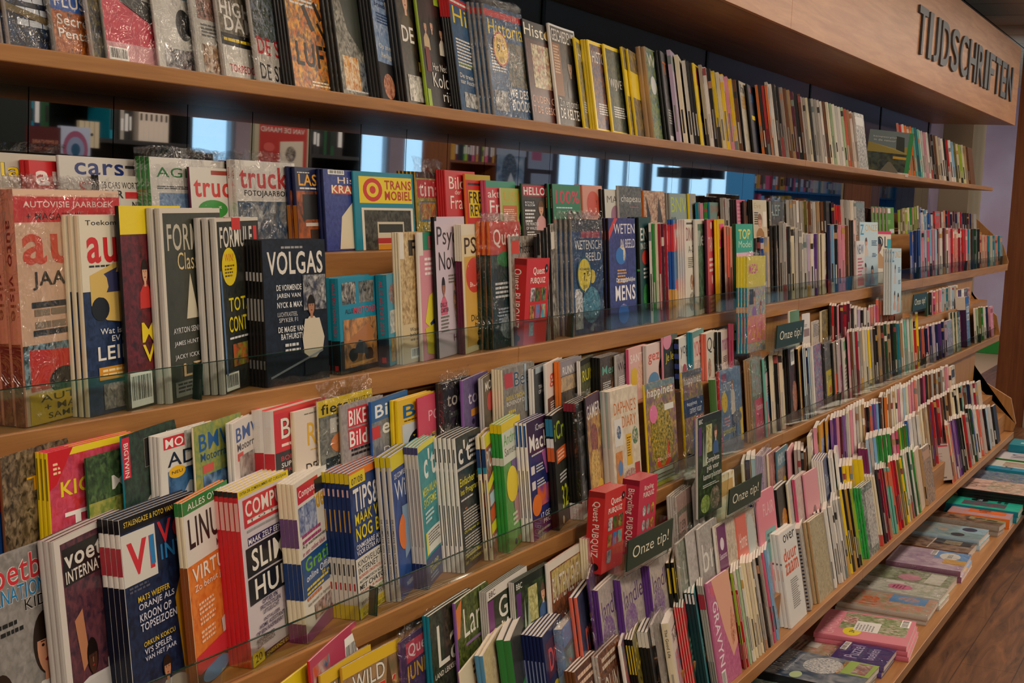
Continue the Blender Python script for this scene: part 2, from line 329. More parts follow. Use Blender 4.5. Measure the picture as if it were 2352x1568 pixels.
# window wall opposite the rack, seen only in the mirror
YO = -4.5
wins = [(9.6, 11.1), (12.2, 13.9), (14.2, 15.6), (16.6, 18.1), (18.4, 19.9), (20.2, 21.7), (22.0, 23.5), (23.8, 26.2)]
edges = [-3]+[e for w in wins for e in w]+[30]
for i in range(0, len(edges), 2): struct(slab('wall_front_%s' % ('pier' if i else 'left'), edges[i], YO-.1, ZF, edges[i+1], YO, ZC, 'tealw' if i == 0 else 'lilacw'))
struct(slab('wall_front_sill', wins[0][0], YO-.1, ZF, 30, YO, ZF+.12, 'lilacw')); struct(slab('wall_front_head', wins[0][0], YO-.1, .95, 30, YO, ZC, 'lilacw'))
M['frame'] = new_mat('window_frame', .4, lin('8a98a6'))[0]
for i, (a, b) in enumerate(wins):
    g = slab('window_%d' % (i+1), a, YO-.06, ZF+.12, b, YO-.055, .95, 'glass'); struct(g)
    f = MB().paint('888'); f.box(a, YO-.08, ZF+.12, a+.05, YO-.02, .95).box(b-.05, YO-.08, ZF+.12, b, YO-.02, .95).box(a, YO-.08, ZF+.12, b, YO-.02, ZF+.2).box(a, YO-.08, .88, b, YO-.02, .95).box((a+b)/2-.02, YO-.08, ZF+.2, (a+b)/2+.02, YO-.02, .88)
    f.build('window_frame', 'frame', g)
# ceiling lamps
for i, (x, y) in enumerate(LAMPS+[(-1+i*2.6, -2.2) for i in range(7)]):
    t = empty('ceiling_lamp', (x, y, ZC)); tag(t, 'square warm ceiling lamp, number %d along the %s above the aisle' % (i+1 if i < 9 else i-8, 'row nearest the rack' if i < 9 else 'far row'), 'lamp', 'ceiling lamps over the aisle')
    MB().paint('ddd').box(-.3, -.3, -.03, .3, .3, -.001).build('housing', M['frame'], t); MB().paint('fff').box(-.27, -.27, -.036, .27, .27, -.0305).build('diffuser', 'lamp', t)
# wooden pillar past the end of the rack
p = empty('wooden_pillar', (11.35, 1.575, ZF)); tag(p, 'tall dark brown wooden pillar standing past the right end of the rack', 'pillar')
MB().paint('888').box(0, -.22, 0, .3, 0, ZC-ZF).build('panel', 'post', p); MB().paint('888').box(-.012, -.235, 0, .31, -.221, ZC-ZF).build('edge_strip', 'beigew', p)
# ------------------------------------------------------------------ the rack
def panel(name, pts_px, extra, x, mat, parent, th=.022):
    P = [tuple(atX(a, b, x)[1:]) for a, b in pts_px]+extra
    return MB().paint('888').prism(P, x, x+th).build(name, mat, parent, .003)
def segs(seams, x0=X0, x1=None):
    e = [x0]+seams+[x1 or XE]; return [(e[i]+.001, e[i+1]-.001) for i in range(len(e)-1)]
ZA, ZT3, ZT4, ZT5, ZB = .1775, -.375, -.787, -1.286, -1.478
for (a, b), lb in zip(segs([5.9]), ('long plain beech wall shelf above the mirror, left length', 'long plain beech wall shelf above the mirror, right length up to the pink wall')):
    s = empty('wall_shelf', (0, 0, 0)); tag(s, lb, 'shelf', 'boards of the top shelf')
    slab('board', a, 1.651, ZA-.0265, b, YW-.002, ZA, 'wood', s, .002)
mr = empty('wall_mirror', (0, YW, 0)); tag(mr, 'long strip mirror in narrow upright panes between top shelf and first tier', 'mirror')
x = 1.81-.233*11
while x < XE-.2:
    MB().paint('888').box(x+.0015, -.016, -.151, x+.2315, -.012, ZA-.026).build('pane', 'mirror', mr); x += .233
MB().paint('111').box(X0, -.0115, -.151, XE, -.004, ZA-.026).build('backing', 'blackm', mr)
def tier(label, y0, z, th, steps, yb, zback, seams, panel_px, lip, XE):
    t = empty('display_tier', (0, 0, 0)); tag(t, label, 'shelf', 'stepped tiers of the rack')
    for a, b in segs(seams, x1=XE): slab('ledge_board', a, y0+.018, z-th, b, yb, z, 'wood', t); slab('front_lip', a, y0, z-lip, b, y0+.018, z+.002, 'wood', t, .002)
    zz = z
    for (ys, zs) in steps:
        slab('riser_step', X0, ys, zz, XE-.002, yb, zs, 'wood', t, .001); zz = zs
    if zback is not None:
        for a, b in segs([k-.35 for k in seams], x1=XE): slab('back_panel', a, yb-.02, zz, b, yb, zback, 'woodv', t)
    panel('end_panel', panel_px, [(yb, atX(*panel_px[-1], XE)[2]), (yb, atX(*panel_px[0], XE)[2]+.02)], XE, 'woodv', t)
    return t
T3 = tier('first stepped beech tier with clear guards under the mirror', 1.50, ZT3, .03, [(1.70, -.153)], YW-.03, None, [1.37, 3.0, 5.4, 7.8], [(2240, 500), (2283, 540), (2304, 562), (2316, 601), (2313, 615)], .045, XE)
T4 = tier('second stepped beech tier with clear guards, in the middle of the rack', 1.33, ZT4, .03, [(1.425, -.567)], 1.545, ZT3-.046, [1.5, 3.08, 4.7, 7.2], [(2224, 666), (2289, 725), (2296, 766), (2293, 778)], .037, XE4)
T5 = tier('third beech tier with three steps, lowest of the stepped tiers', 1.09, ZT5, .03, [(1.145, -1.18), (1.228, -1.08)], 1.365, ZT4-.038, [2.2, 5.0, 7.6], [(2190, 832), (2322, 915), (2333, 973), (2326, 990)], .035, XE5)
bs = empty('base_shelf', (0, 0, 0)); tag(bs, 'wide low beech base shelf just above the walnut floor', 'shelf')
slab('board', X0, .84, ZB-.035, XE5+.02, 1.36, ZB, 'wood', bs, .002); slab('plinth', X0, .93, ZF, XE5, 1.36, ZB-.0355, 'woodv', bs); slab('back_panel', X0, 1.33, ZB, XE5, 1.36, ZT5-.031, 'woodv', bs)
def guards(parent, y, z, x0, h, n, L, XE):
    for i in range(n):
        a = x0+i*L; b = min(a+L-.006, XE-.02)
        if a > XE-.2: break
        MB().paint('888').box(a, y, z+.003, b, y+.003, z+h).build('glass_guard', 'glass', parent)
        MB().paint('888').box(a, y-.0004, z+h, b, y+.0034, z+h+.0012).build('guard_edge', 'edge', parent)
        if i % 3 == 1: MB().paint('888').box(b+.001, y, z+.003, b+.0035, y+.018, z+h).build('guard_divider', 'edge', parent)
guards(T3, 1.505, ZT3, X0+.1, .064, 40, .49, XE); guards(T4, 1.335, ZT4, X0+.05, .057, 40, .56, XE4)
# fascia with the letters
fa = empty('fascia', (0, 0, 0)); tag(fa, 'deep light beech fascia over the rack carrying big grey letters TIJDSCHRIFTEN', 'fascia')
for a, b in segs([5.16]):
    slab('front_board', a, 1.534, .629, b, 1.554, 1.181, 'fascia', fa, .001); slab('soffit_board', a, 1.555, .629, b, YW-.004, .647, 'wood', fa)
slab('end_board', XE-.02, 1.555, .648, XE, YW-.004, 1.181, 'wood', fa)
TL = atY(2109, 22, 1.527); BL = atY(2107, 122, 1.527); BR = atY(2321, 233, 1.527); TR = atY(2329, 147, 1.527)
z0, z1 = (BL[2]+BR[2])/2, (TL[2]+TR[2])/2; xa, xb = (TL[0]+BL[0])/2, (TR[0]+BR[0])/2
wd_ = dict(T=.62, I=.26, J=.42, D=.7, S=.66, C=.7, H=.7, R=.7, F=.58, E=.6, N=.74); word = 'TIJDSCHRIFTEN'; tot = sum(wd_[c] for c in word)+.16*12
xx = xa; un = (xb-xa)/tot
for c in word:
    cu = bpy.data.curves.new('l', 'FONT'); cu.body = c; cu.extrude = .012; cu.offset = .012; cu.resolution_u = 6
    o = bpy.data.objects.new('l', cu); C.objects.link(o); dg = bpy.context.evaluated_depsgraph_get(); dg.update(); me = bpy.data.meshes.new_from_object(o.evaluated_get(dg)); bpy.data.objects.remove(o)
    v = np.array([p.co[:] for p in me.vertices]); mn, mx = v.min(0), v.max(0); ww = un*wd_[c]
    for p in me.vertices: p.co = (xx+(p.co[0]-mn[0])/(mx[0]-mn[0])*ww, 1.5335-(p.co[2]-mn[2])/(mx[2]-mn[2])*.012, z0+(p.co[1]-mn[1])/(mx[1]-mn[1])*(z1-z0))
    me.materials.clear(); me.materials.append(M['metal']); lo = bpy.data.objects.new('letter', me); C.objects.link(lo); lo.parent = fa; xx += ww+un*.16
# ------------------------------------------------------------------ cover designs: bg, spine colour, art, spine art
DS = {}
def D(k, bg, sp='white', *els, s=(), wrap=0, st=None, pages='e8ddd2'): DS[k] = dict(bg=bg, sp=sp, els=els, s=s, wrap=wrap, st=st, pages=pages)
def ph(*c, sc=40): return (c, sc)
SK, SK2 = 'd9a587', '7a4a33'
D('air', ph('0e1830', '1c3a66', '101010'), 'silver', ('L', .12, .33, .8, 4, 'cfd6e0', .035), ('G', ((0, .2), (1, .1), (1, .14), (0, .24)), '6d5a2a'), wrap=1)
D('penta', ph('a8531f', '3b1c10', 'c9742a'), 'grey', ('R', 0, .25, 1, .36, 'blue'), ('T', 'PLUS: -UK', .05, .27, .9, .07, 'white'), ('T', 'Secret', .06, .17, .5, .06, 'white'), ('T', 'Pentagon', .06, .08, .7, .07, 'white'), wrap=1)
D('sliver', ph('3c4436', '8f7a2a', '1a2540'), 'silver', wrap=1)
D('pinkjet', ph('d5485a', 'c4455a'), 'grey', ('G', ((0, .62), (.2, .92), (1, .75), (1, .35), (.6, .3), (.2, .5)), 'a9a69c'), ('G', ((0, .5), (.3, .5), (1, .28), (1, .16), (.5, .3), (0, .44)), '3c3b38'), ('R', .55, .55, .7, .75, 'a33'), ('E', .45, .68, .09, .06, '333'), ('E', .45, .68, .05, .035, 'ddd'), ('R', 0, 0, 1, .12, 'd9a0a5'), ('B', .02, .01, .25, .08), wrap=1)
D('modeller', ph('cfccc5', 'b9b5ae'), 'silver', ('EP', .5, .62, .38, .16, ('3d6a80', '203848', '7aa0b0')), ('R', .62, .2, .7, .6, '33302d'), ('E', .45, .3, .12, .1, '151515'), ('G', ((.2, .95), (.26, .95), (.4, .5), (.34, .5)), '2b2b2b'), ('P', .1, .02, .9, .14, ('5a2a2a', 'ddd', '222')), wrap=1)
D('tomodels', 'b9b6ad', 'silver', ('T', 'MOVEMENT', .08, .82, .7, .05, '222'), ('T', 'TO YOUR', .08, .73, .6, .06, '222'), ('T', 'MODELS', .08, .65, .6, .06, '222'), ('P', .08, .36, .9, .62, ('7a5a48', '2c241f', 'b08070')), ('L', .12, .32, .7, 4, '666'), ('P', .1, .02, .95, .2, ('b07a35', 'e8e0d0', '6d4520')), wrap=1)
D('hightdame', ph('6b6250', '3c3a33', '8f8470'), 'silver', ('T', 'HIGH-T', .04, .42, .85, .1, 'white', .04), ('T', 'DAME', .1, .32, .75, .1, 'white', .04), ('R', 0, .22, 1, .3, '222'), ('L', .05, .25, .8, 1, 'yellow', .02), ('R', 0, 0, 1, .22, 'd8d4cc'), ('T', 'TORPEDO', .1, .05, .5, .05, 'red'), ('P', .6, .06, .98, .18, ('666', 'ddd', '999')), wrap=1)
D('deslag', ph('4c5a33', '2c2c28', '7d8794'), 'silver', ('R', 0, 0, 1, .3, 'c9c3ba'), ('T', 'DE SLA', .05, .2, .9, .12, 'red', .03), ('T', 'DE SLAG', .05, .03, .9, .11, '222', .02), wrap=1)
D('luft', ph('d06a22', 'efae3a', '5a4c45'), 'black', ('P', 0, .7, 1, 1, ('30342f', '5b5f52', '7a6030')), ('T', '124', .05, .91, .35, .06, 'yellow'), ('L', .08, .84, .6, 3, 'yellow', .02), ('L', .1, .72, .7, 5, 'ddd', .015), ('G', ((.35, .6), (.42, .62), (.6, .45), (.52, .43)), '2b211c'), ('G', ((.6, .64), (.66, .66), (.8, .54), (.74, .52)), '2b211c'), ('G', ((.65, .5), (.7, .51), (.85, .4), (.8, .39)), '2b211c'), ('T', 'LUFT', .12, .17, .85, .17, '111', .03), ('L', .4, .06, .5, 2, 'efe0c0'))
D('soldier', ph('b9b5a8', '8b887c', '4c4b44'), 'black', ('G', ((.3, 1), (.75, .9), (.95, .55), (.7, .35), (.35, .5), (.2, .75)), '3c4038'), ('E', .55, .85, .12, .08, '6b6a60'), ('P', .1, .05, .55, .3, ('e0a030', 'b0521c', 'f0e0c0')), ('P', .6, .05, 1, .28, ('5a6068', '2a2c30', '8a8f98')), ('L', .1, .04, .8, 1, 'ddd'))
D('tempel', ph('8aa3c4', 'b9c8de', '5f7ba5'), 'black', ('E', .3, .97, .3, .08, 'red'), ('T', 'Tempelridders', .1, .83, .85, .045, '1a2a55'), ('T', 'kwamen op de', .1, .78, .8, .04, '1a2a55'), ('T', 'brandstapel', .12, .73, .75, .045, '1a2a55'), ('L', .15, .68, .6, 4, '33507f'), ('G', ((.5, .8), (.85, .75), (1, .4), (.7, .3)), 'd8cbb8'), ('R', 0, 0, 1, .3, '1b1a1e'), ('T', 'Op zoek naar', .1, .4, .8, .05, 'white'), ('T', 'heilige graal', .15, .33, .8, .05, 'white'), ('EP', .3, .12, .2, .1, ('a0522d', '7c3a22', 'd9a080')), ('L', .55, .2, .4, 4, 'red', .02))
D('debev', ph('2c2620', '4c3a25', '191613'), 'black', ('F', .25, .85, .09, SK, '2b2018', '4a3a1e'), ('F', .68, .9, .09, SK, '3a2c1c', '6d5a22'), ('T', 'DE V', .5, .64, .4, .07, 'white'), ('T', 'DE BEV', .05, .5, .95, .13, 'white', .03), ('T', 'IN 13', .55, .4, .4, .09, 'white'), ('R', .45, .28, 1, .36, 'yellow'), ('P', .08, .03, .65, .24, ('a9a49a', '3a3935', 'ddd8cc')))
D('kolor', ph('1c1512', '33231a', '0d0b0a'), 'lime', ('R', .6, .88, .95, 1, 'lime'), ('F', .2, .68, .055, SK, '20140e', 'c9b08a'), ('F', .42, .7, .055, SK, '120d0a', '16120f'), ('F', .72, .66, .055, SK, '281a12', 'd9d0c0'), ('R', .1, .3, .25, .5, '7a2a22'), ('T', 'Het Neder', .3, .32, .6, .06, 'white', 0), ('T', 'Kolor', .25, .18, .7, .12, 'white', 0), ('T', 'rijk', .55, .04, .42, .12, 'white', 0), ('R', 0, .0, .12, .15, 'lime'))
HB = ph('1f4a72', '173a5e', '2c5f8a')
D('historia', HB, 'black', ('R', 0, .92, 1, .985, 'red'), ('L', .05, .94, .9, 1, 'white', .02), ('T', 'His', .1, .76, .9, .15, 'yellow', .0), ('L', .1, .62, .75, 9, 'e9e4dd', .015), ('T', 'Overlijden in', .1, .4, .8, .035, 'lime'), ('T', 'De trein', .1, .3, .6, .04, 'white'), ('T', 'naar Auschwitz', .1, .25, .85, .04, 'white'), ('P', .2, .05, .95, .18, ('8a8a85', '3c3c3a', 'ddd')), s=(('R', 0, .8, 1, .97, 'red'),))
D('historia2', HB, 'grey', ('R', 0, .9, 1, .96, 'red'), ('T', 'Historia', .06, .74, .9, .14, 'yellow', .0), ('P', .5, .3, 1, .7, ('3c4a35', '1c2a25', '6d5a3a')), ('T', 'WE DES', .45, .2, .5, .08, 'white', .03), ('T', 'DOODS', .5, .08, .48, .1, 'white', .03), ('L', .06, .6, .4, 8, 'white', .014), ('P', .05, .06, .4, .24, ('777', '333', 'bbb')), wrap=1, st=(.32, .62, .045, ('c05a4a', 'e9c24a'), (('Historia', -.45, .4, .9, .25, '7a2a1a'), ('9,', -.5, -.25, .55, .5, '111'), ('95', .1, 0, .4, .3, '111'), ('|||||', -.3, -.75, .6, .3, '111'))))
D('hist3', ph('4a1a16', '2a120f', '5d2c22'), 'black', ('R', 0, .82, 1, 1, '181410'), ('T', 'Histo', .0, .85, .9, .12, 'efe7d0', .0), ('E', .85, .9, .12, .05, 'gold'), ('P', .2, .35, .8, .78, ('6f6a4c', 'a33a2c', 'd9cfa8')), ('T', 'OUDEN GR', .05, .2, .9, .07, 'd9a58a', 0), ('T', 'T DE GESCH', .05, .1, .9, .07, 'd9a58a', .01))
D('gesch', ph('2b2724', '15130f', '4a3a2c'), 'white', ('R', 0, 0, .03, 1, 'ddd'), ('R', .97, 0, 1, 1, 'ddd'), ('R', 0, .98, 1, 1, 'ddd'), ('T', 'GESCHIEDENIS', .06, .84, .88, .12, 'white', .01), ('R', .03, .3, .35, .82, '8a5a34'), ('L', .07, .78, .24, 10, 'd9b48c', .015), ('F', .68, .62, .09, 'a58570', '171310', '222'), ('T', 'Zin en onzin', .1, .2, .8, .08, 'ccc', 0), ('T', 'DE KELTEN', .1, .08, .85, .1, 'white', .03))
for k, c, t in (('ng1', ('3d7a8a', '24506a', 'c0a050'), 'HIS'), ('ng2', ('20346a', '16224a', '8a5a3a'), 'HISTORY'), ('ng3', ('4a5a55', '6a6a40', '2c2c28'), 'WIJVEN')):
    D(k, ph(*c), 'yellow', ('R', 0, .96, 1, 1, 'yellow'), ('R', 0, 0, .06, 1, 'yellow'), ('R', .94, 0, 1, 1, 'yellow'), ('R', 0, 0, 1, .03, 'yellow'), ('T', t, .12, .76 if k != 'ng3' else .5, .8, .13, 'white', 0), ('L', .2, .3, .7, 5, 'ddd', .014))
D('yband', ph('2b2b28', 'c9a030', '555'), 'yellow', ('R', 0, .45, 1, .75, 'yellow'), wrap=0)
D('wi', ph('2a4a86', '4a7a4a', '9aa05a'), 'tan', ('T', 'Wi', .1, .8, .7, .14, 'white', 0), ('E', .4, .6, .2, .1, 'ddd'), pages='c9a070')
D('ta', ph('4a4a48', '2a2a2a', '777'), 'black', ('T', 'Ta', .1, .75, .8, .14, 'orange', 0), ('L', .2, .35, .6, 6, 'ddd', .015), ('R', .1, .02, .5, .07, 'ddd'))
D('yellowhead', 'yellow', 'yellow', ('R', .3, .75, .9, .93, 'coral'), ('G', ((.3, .4), (.8, .62), (1, .5), (1, .3), (.4, .3)), '151210'), ('P', .3, .03, .9, .25, ('ddd', '777', 'aaa')))
D('dive', ph('171a22', '0d0f14', '2a3a55'), 'black', ('E', .3, .93, .08, .04, 'red'), ('T', 'DIVE', .2, .75, .7, .12, '2a6aa5', .02), ('R', .2, .5, .6, .56, 'yellow'))
D('hv', ph('c9c0b0', '9a8a70', 'b5a88f'), 'black', ('T', 'hv', .1, .84, .8, .12, '222', .03), ('P', .1, .62, .9, .8, ('a5793a', '5a3a20', 'c9a050')))
# tier one, back row
D('classic', 'beb5a5', 'grey', ('O', 'lassiek', .1, .78, .85, .13, 'yellow', '222'), ('E', .8, .88, .2, .05, '2c3a30'))
D('autored', 'red', 'red', ('T', 'auto', .08, .75, .9, .18, 'f2ded8', .04))
D('cars', 'd0c8c0', 'silver', ('T', 'cars', .18, .82, .62, .12, '1f2f6f', .03), ('T', 'STR', .22, .62, .4, .13, 'c44', .03), ('R', .82, .9, .95, .93, '333'))
D('letters', 'd0c8bd', 'black', ('T', '25 CARS WORTH', .06, .84, 1-.08, .08, '222', .0), ('T', 'CAR', .06, .72, .5, .1, '111', .05), ('R', .6, .72, .97, .8, 'red'), ('T', 'ND', .75, .6, .2, .08, '111'))
D('agri', 'd6d0ca', 'green', ('T', 'AGRI', .08, .8, .55, .1, '1f7a3a', .01), ('L', .08, .7, .7, 2, '444', .01), ('P', .1, .3, 1, .64, ('7f9cc0', '95abc8', '5f7ba0')), wrap=1)
D('truckblue', 'd6cfc6', 'maroon', ('T', 'truck', .06, .66, .92, .24, 'c8372f', .04), ('R', .4, .92, .9, .97, '9a3a2a'), ('E', .4, .52, .28, .11, '2c8a2c'), ('T', 'EV-event', .26, .53, .3, .04, 'e9e4dd'), ('P', 0, .1, 1, .42, ('7f8a95', 'a5aeb8', '4a5560')))
D('truckbook', 'd6cfc8', 'white', ('T', 'trucks', .05, .7, .93, .24, 'c42f30', .04), ('T', 'FOTOJAARBOEK', .12, .6, .82, .08, '1b1b1b', .03), ('P', 0, 0, 1, .56, ('55585c', 'a8a8a6', '2a4a66'), 25), wrap=1, s=(('V', 'trucks', .3, .8, .4, .12, 'a33'),))
D('lastkraft', ph('1a2148', '161c40'), 'navy', ('T', 'LAST&', .08, .78, .85, .14, 'e9a830', .03), ('L', .1, .74, .8, 1, 'ddd', .02), ('P', 0, 0, 1, .72, ('c2601c', 'a04c18', '2b2320'), 18), ('R', .15, .38, .6, .68, '23201f'), ('R', .2, .3, .9, .34, 'c9c0b5'), ('R', .3, .06, 1, .26, '3a2a22'), ('L', .05, .93, .4, 1, 'ddd'), s=(('R', 0, 0, 1, .55, 'b06a22'),))
D('histokraft', ph('2c3a80', '243070', '3c4a90'), 'navy', ('B', .1, .94, .35, .055), ('T', 'Histo', .3, .83, .6, .08, 'e9d8c8', .01), ('R', .15, .7, 1, .8, 'c04a30'), ('T', 'KRAFTV', .16, .71, .82, .1, 'f0e0c0', .04), ('G', ((.28, .02), (.35, .42), (.6, .6), (.92, .56), (1, .02)), 'd8cdb0'), ('G', ((.7, .02), (.65, .56), (.92, .56), (1, .5), (1, .02)), 'b5a888'), ('R', .45, .2, .55, .45, '5a3a2a'), ('T', 'SC', .7, .5, .2, .05, '333'))
D('trans', 'teal', 'teal', ('R', .08, .6, .97, .94, 'e3c81c'), ('E', .3, .77, .16, .15, 'c8302a'), ('E', .3, .77, .1, .095, 'e3c81c'), ('E', .3, .77, .05, .05, 'c8302a'), ('T', 'TRANS', .5, .78, .46, .12, 'b3301f', .04), ('T', 'MOBIEL', .5, .64, .46, .12, 'b3301f', .04), ('R', .1, 0, .97, .54, 'd8d2c0'), ('P', .14, 0, .93, .51, ('3a3a30', '5a5a50', '20201c')), ('R', .35, .02, .8, .36, 'c9bfa5'), ('R', .37, .22, .78, .33, '2c302c'), ('R', .35, .08, .8, .15, 'b02c28'), ('R', .35, .0, .8, .07, 'd08a1c'))
D('tina', ph('8a9a3a', '2f6a4a', 'd0b040'), 'gold', ('R', 0, .92, 1, 1, '20201c'), ('R', .03, .66, .97, .9, 'c42f35'), ('T', 'tina', .1, .68, .8, .19, 'e8cfc8', .02), ('R', .1, .35, .7, .62, '2a7a9a'), ('P', .12, .38, .68, .6, ('d0b040', '2a7a5a', 'b04a3a')), wrap=2, s=(('R', .2, 0, .6, 1, '3a4a22'),))
D('bild', 'c42f33', 'red', ('T', 'Bild', .12, .76, .5, .16, 'efe0d2', .0), ('T', 'der', .3, .69, .2, .06, 'efe0d2', 0), ('T', 'Frau', .14, .5, .55, .17, 'efe0d2', .0), ('R', .7, .45, .95, .95, 'c98a88'), ('L', .72, .9, .2, 14, 'f0e8e0', .018), ('P', 0, .0, 1, .38, ('8fb0a0', 'c9a05a', 'a54a3a')))
D('freie', 'c8281f', 'orange', ('R', 0, .92, 1, 1, 'b59a1c'), ('R', .1, .4, .97, .78, 'e3c81c'), ('T', 'FREIE', .12, .6, .8, .16, '191916', .03), ('T', 'REVUE', .15, .42, .8, .16, '191916', .03), ('L', .1, .85, .8, 1, '222', .03), ('F', .5, .22, .09, SK, 'b0762a', '7a3020'))
D('aktuell', 'c8424c', 'rose', ('R', 0, .9, 1, 1, '3a8a70'), ('T', 'aktuell', .05, .74, .9, .12, 'f0e0dc', .01), ('T', 'Frau', .1, .5, .8, .2, 'f0e0dc', .02), ('L', .1, .44, .8, 3, 'f0d0c0', .02), ('E', .5, .25, .3, .1, 'c9b040'))
D('jsmi', 'a8b050', 'cream', ('T', 'USMi', .1, .78, .85, .16, 'c8a03a', .02), ('R', .05, .1, .55, .7, 'c9683a'), ('F', .75, .45, .13, '6a3a28', '1c1210', '7a3a28'), ('L', .08, .62, .45, 9, 'e9c0a0', .018))
D('hello', ph('4a4038', '2c2622'), 'darkgreen', ('R', .04, .8, .97, .98, 'b5283a'), ('T', 'HELLO!', .07, .82, .88, .13, 'efe6e0', .04), ('R', .06, .62, .5, .73, '1c1a1a'), ('T', 'ROYALS', .1, .68, .35, .035, 'eee'), ('T', 'IN BLOOM', .1, .635, .37, .035, 'eee'), ('F', .7, .6, .1, SK, '6a4a2c', 'd9a0a0'), ('T', 'THE PRINCESS', .08, .32, .5, .05, 'eee'), ('T', 'OF WALES', .1, .25, .4, .05, 'eee'), ('L', .08, .55, .4, 4, 'eee', .03), ('L', .12, .2, .4, 5, 'eee', .02))
D('honderd', '2f7a55', 'black', ('T', '100%', .1, .68, .85, .22, 'c8374f', .03), ('L', .12, .6, .6, 1, 'cde', .02), ('F', .62, .45, .1, 'c9906f', '2a1c14', '222'), ('F', .88, .42, .1, 'b98060', '16100d', '222'), s=(('V', 'TOTAAL MAGAZINE', .35, .6, .35, .32, 'c9a050'),))
D('wendy', 'd99a8a', 'salmon', ('E', .52, .68, .33, .22, 'cf5a48'), ('T', 'Wendy', .28, .66, .45, .12, '3c2420', -.005), ('T', 'LENTE', .33, .55, .36, .06, 'f0dcd0', 0))
D('max', 'cfcac0', 'black', ('T', 'MAX', .12, .75, .8, .13, '5c5650', -.01), ('E', .55, .5, .25, .2, '9a6a80'), ('L', .4, .56, .3, 5, 'dcc', .014))
D('chapeau', ph('4a4a4c', '2c2c2e', '6a6a66'), 'silver', ('T', 'chapeau', .1, .68, .85, .16, 'dcd6cc', -.005), ('L', .5, .62, .4, 1, 'c66'))
D('trees', ph('a5765a', '6a452e', 'd0b094'), 'orange', ('R', .05, .55, .95, .56, 'd08a6a'), ('G', ((.1, .9), (.3, .5), (.25, .1), (.15, .1)), '2c2018'), ('G', ((.7, .9), (.6, .4), (.8, .1), (.9, .3)), '3c2a1c'))
D('bnv', '8c9c98', 'grey', ('T', 'BNV', .06, .6, .9, .32, 'b9c83a', -.012), ('P', .05, .3, .3, .5, ('2a4a3a', '8c9c98', '111')), ('L', .4, .35, .4, 4, '4a5a5a', .02))
D('yelgrey', 'a5a39c', 'yellow', ('T', 'G', .2, .6, .5, .3, 'c8a83a', -.01), ('L', .2, .3, .5, 3, 'dcc', .02))
D('dawn', '6f8a80', 'teal', ('T', 'DAWN', .1, .72, .8, .2, 'b5503a', -.01), ('R', 0, 0, 1, .5, 'c4502a'), ('F', .8, .6, .12, SK, '5a2c1c', '8a4a30'))
D('pinkcov', 'd0708c', 'black', ('L', .1, .85, .7, 6, 'e8a8b8', .05))
D('face1', ph('5a3420', '3a2014', '7a4a30'), 'black', ('F', .6, .55, .25, '8a5438', '1c110c', '2b1a12'))
D('ever', 'cfc0a5', 'black', ('T', 'Eve', .1, .78, .5, .14, 'b59a6a', .01), ('F', .5, .45, .15, SK, '8a5a38', 'a5794a'), ('L', .1, .65, .3, 6, '333', .03), ('R', .72, .3, .95, .7, 'e6dccb'))
D('lef', ph('35332e', '22211e', '4a4840'), 'silver', ('T', 'LEF', .1, .6, .6, .3, '9ab0a8', .01), ('F', .75, .42, .13, 'b87a5a', '2c1a12', '5a2c20'), wrap=1)
D('greenlab', '5a8f2c', 'grey', ('R', .05, .78, .55, .96, 'e6dede'), ('R', .05, .78, .15, .96, 'c44'), ('L', .15, .5, .4, 4, 'b5d08a', .02), ('R', .35, .05, .95, .2, 'c9cfd8'))
# tier one, front row
D('autovisie', 'd9b49a', 'salmon', ('R', 0, .86, 1, .97, 'd0353a'), ('T', 'AUTOVISIE JAARBOEK', .08, .915, .85, .035, 'f0d8d0'), ('T', '+ MAGAZINE', .1, .87, .5, .03, '5a1820'), ('T', 'auto', .05, .68, .95, .16, 'd4503c', .04), ('T', 'JAARBOEK', .12, .57, .95-.1, .08, '2c2420', .03), ('R', .1, .495, .95, .52, '2c3038'), ('L', .12, .46, .8, 2, '8a7a6a', .028), ('R', .1, .375, .95, .4, '2c3038'), ('P', 0, .16, 1, .34, ('202a30', '35504a', '8ab0c0')), ('G', ((.05, .32), (.5, .3), (.9, .25), (.95, .16), (.05, .14)), 'c8342a'), ('E', .35, .17, .14, .06, '1c1c1c'), ('E', .7, .2, .15, .045, '2f8a95'), ('R', .03, 0, 1, .13, 'd2ad20'), ('T', 'AUTOVISIE', .12, .09, .8, .03, '2c2410'), ('T', '+ MAGAZINE', .15, .05, .75, .03, '2c2410'), ('T', 'SAMEN VAN C', .18, .015, .7, .025, '2c2410'), wrap=1, s=(('R', .1, .0, .9, .35, '7a2a2a'), ('V', 'auto visie', .25, .45, .5, .42, '8a2a24')))
D('autocar', ph('1b2a4a', '142038', '2a3c62'), 'cream', ('R', 0, .62, 1, 1, 'd9d0bc'), ('T', 'Toekomstblik', .08, .95, .7, .025, '222'), ('T', 'auto', .08, .76, .95-.1, .16, 'c8282c', .04), ('L', .1, .74, .5, 1, '333', .01), ('G', ((.1, .7), (.45, .76), (1, .74), (1, .5), (.7, .44), (.3, .47), (.1, .55)), 'd0b060'), ('G', ((.2, .69), (.5, .74), (1, .72), (1, .62), (.3, .61)), '3a3c60'), ('E', .22, .53, .12, .06, '1a1c24'), ('T', 'Wat is de beste', .2, .4, .7, .03, 'ddd'), ('T', 'EV voor 60', .35, .36, .5, .03, 'ddd'), ('T', 'LEIDER', .15, .27, .8, .07, 'e6e0d4', .03), ('R', .15, .17, .95, .235, 'd0902c'), ('P', .2, .02, .95, .15, ('6a6468', '2c2a30', 'b5a8a0')), ('L', .2, .21, .6, 2, 'f0d8a0'))
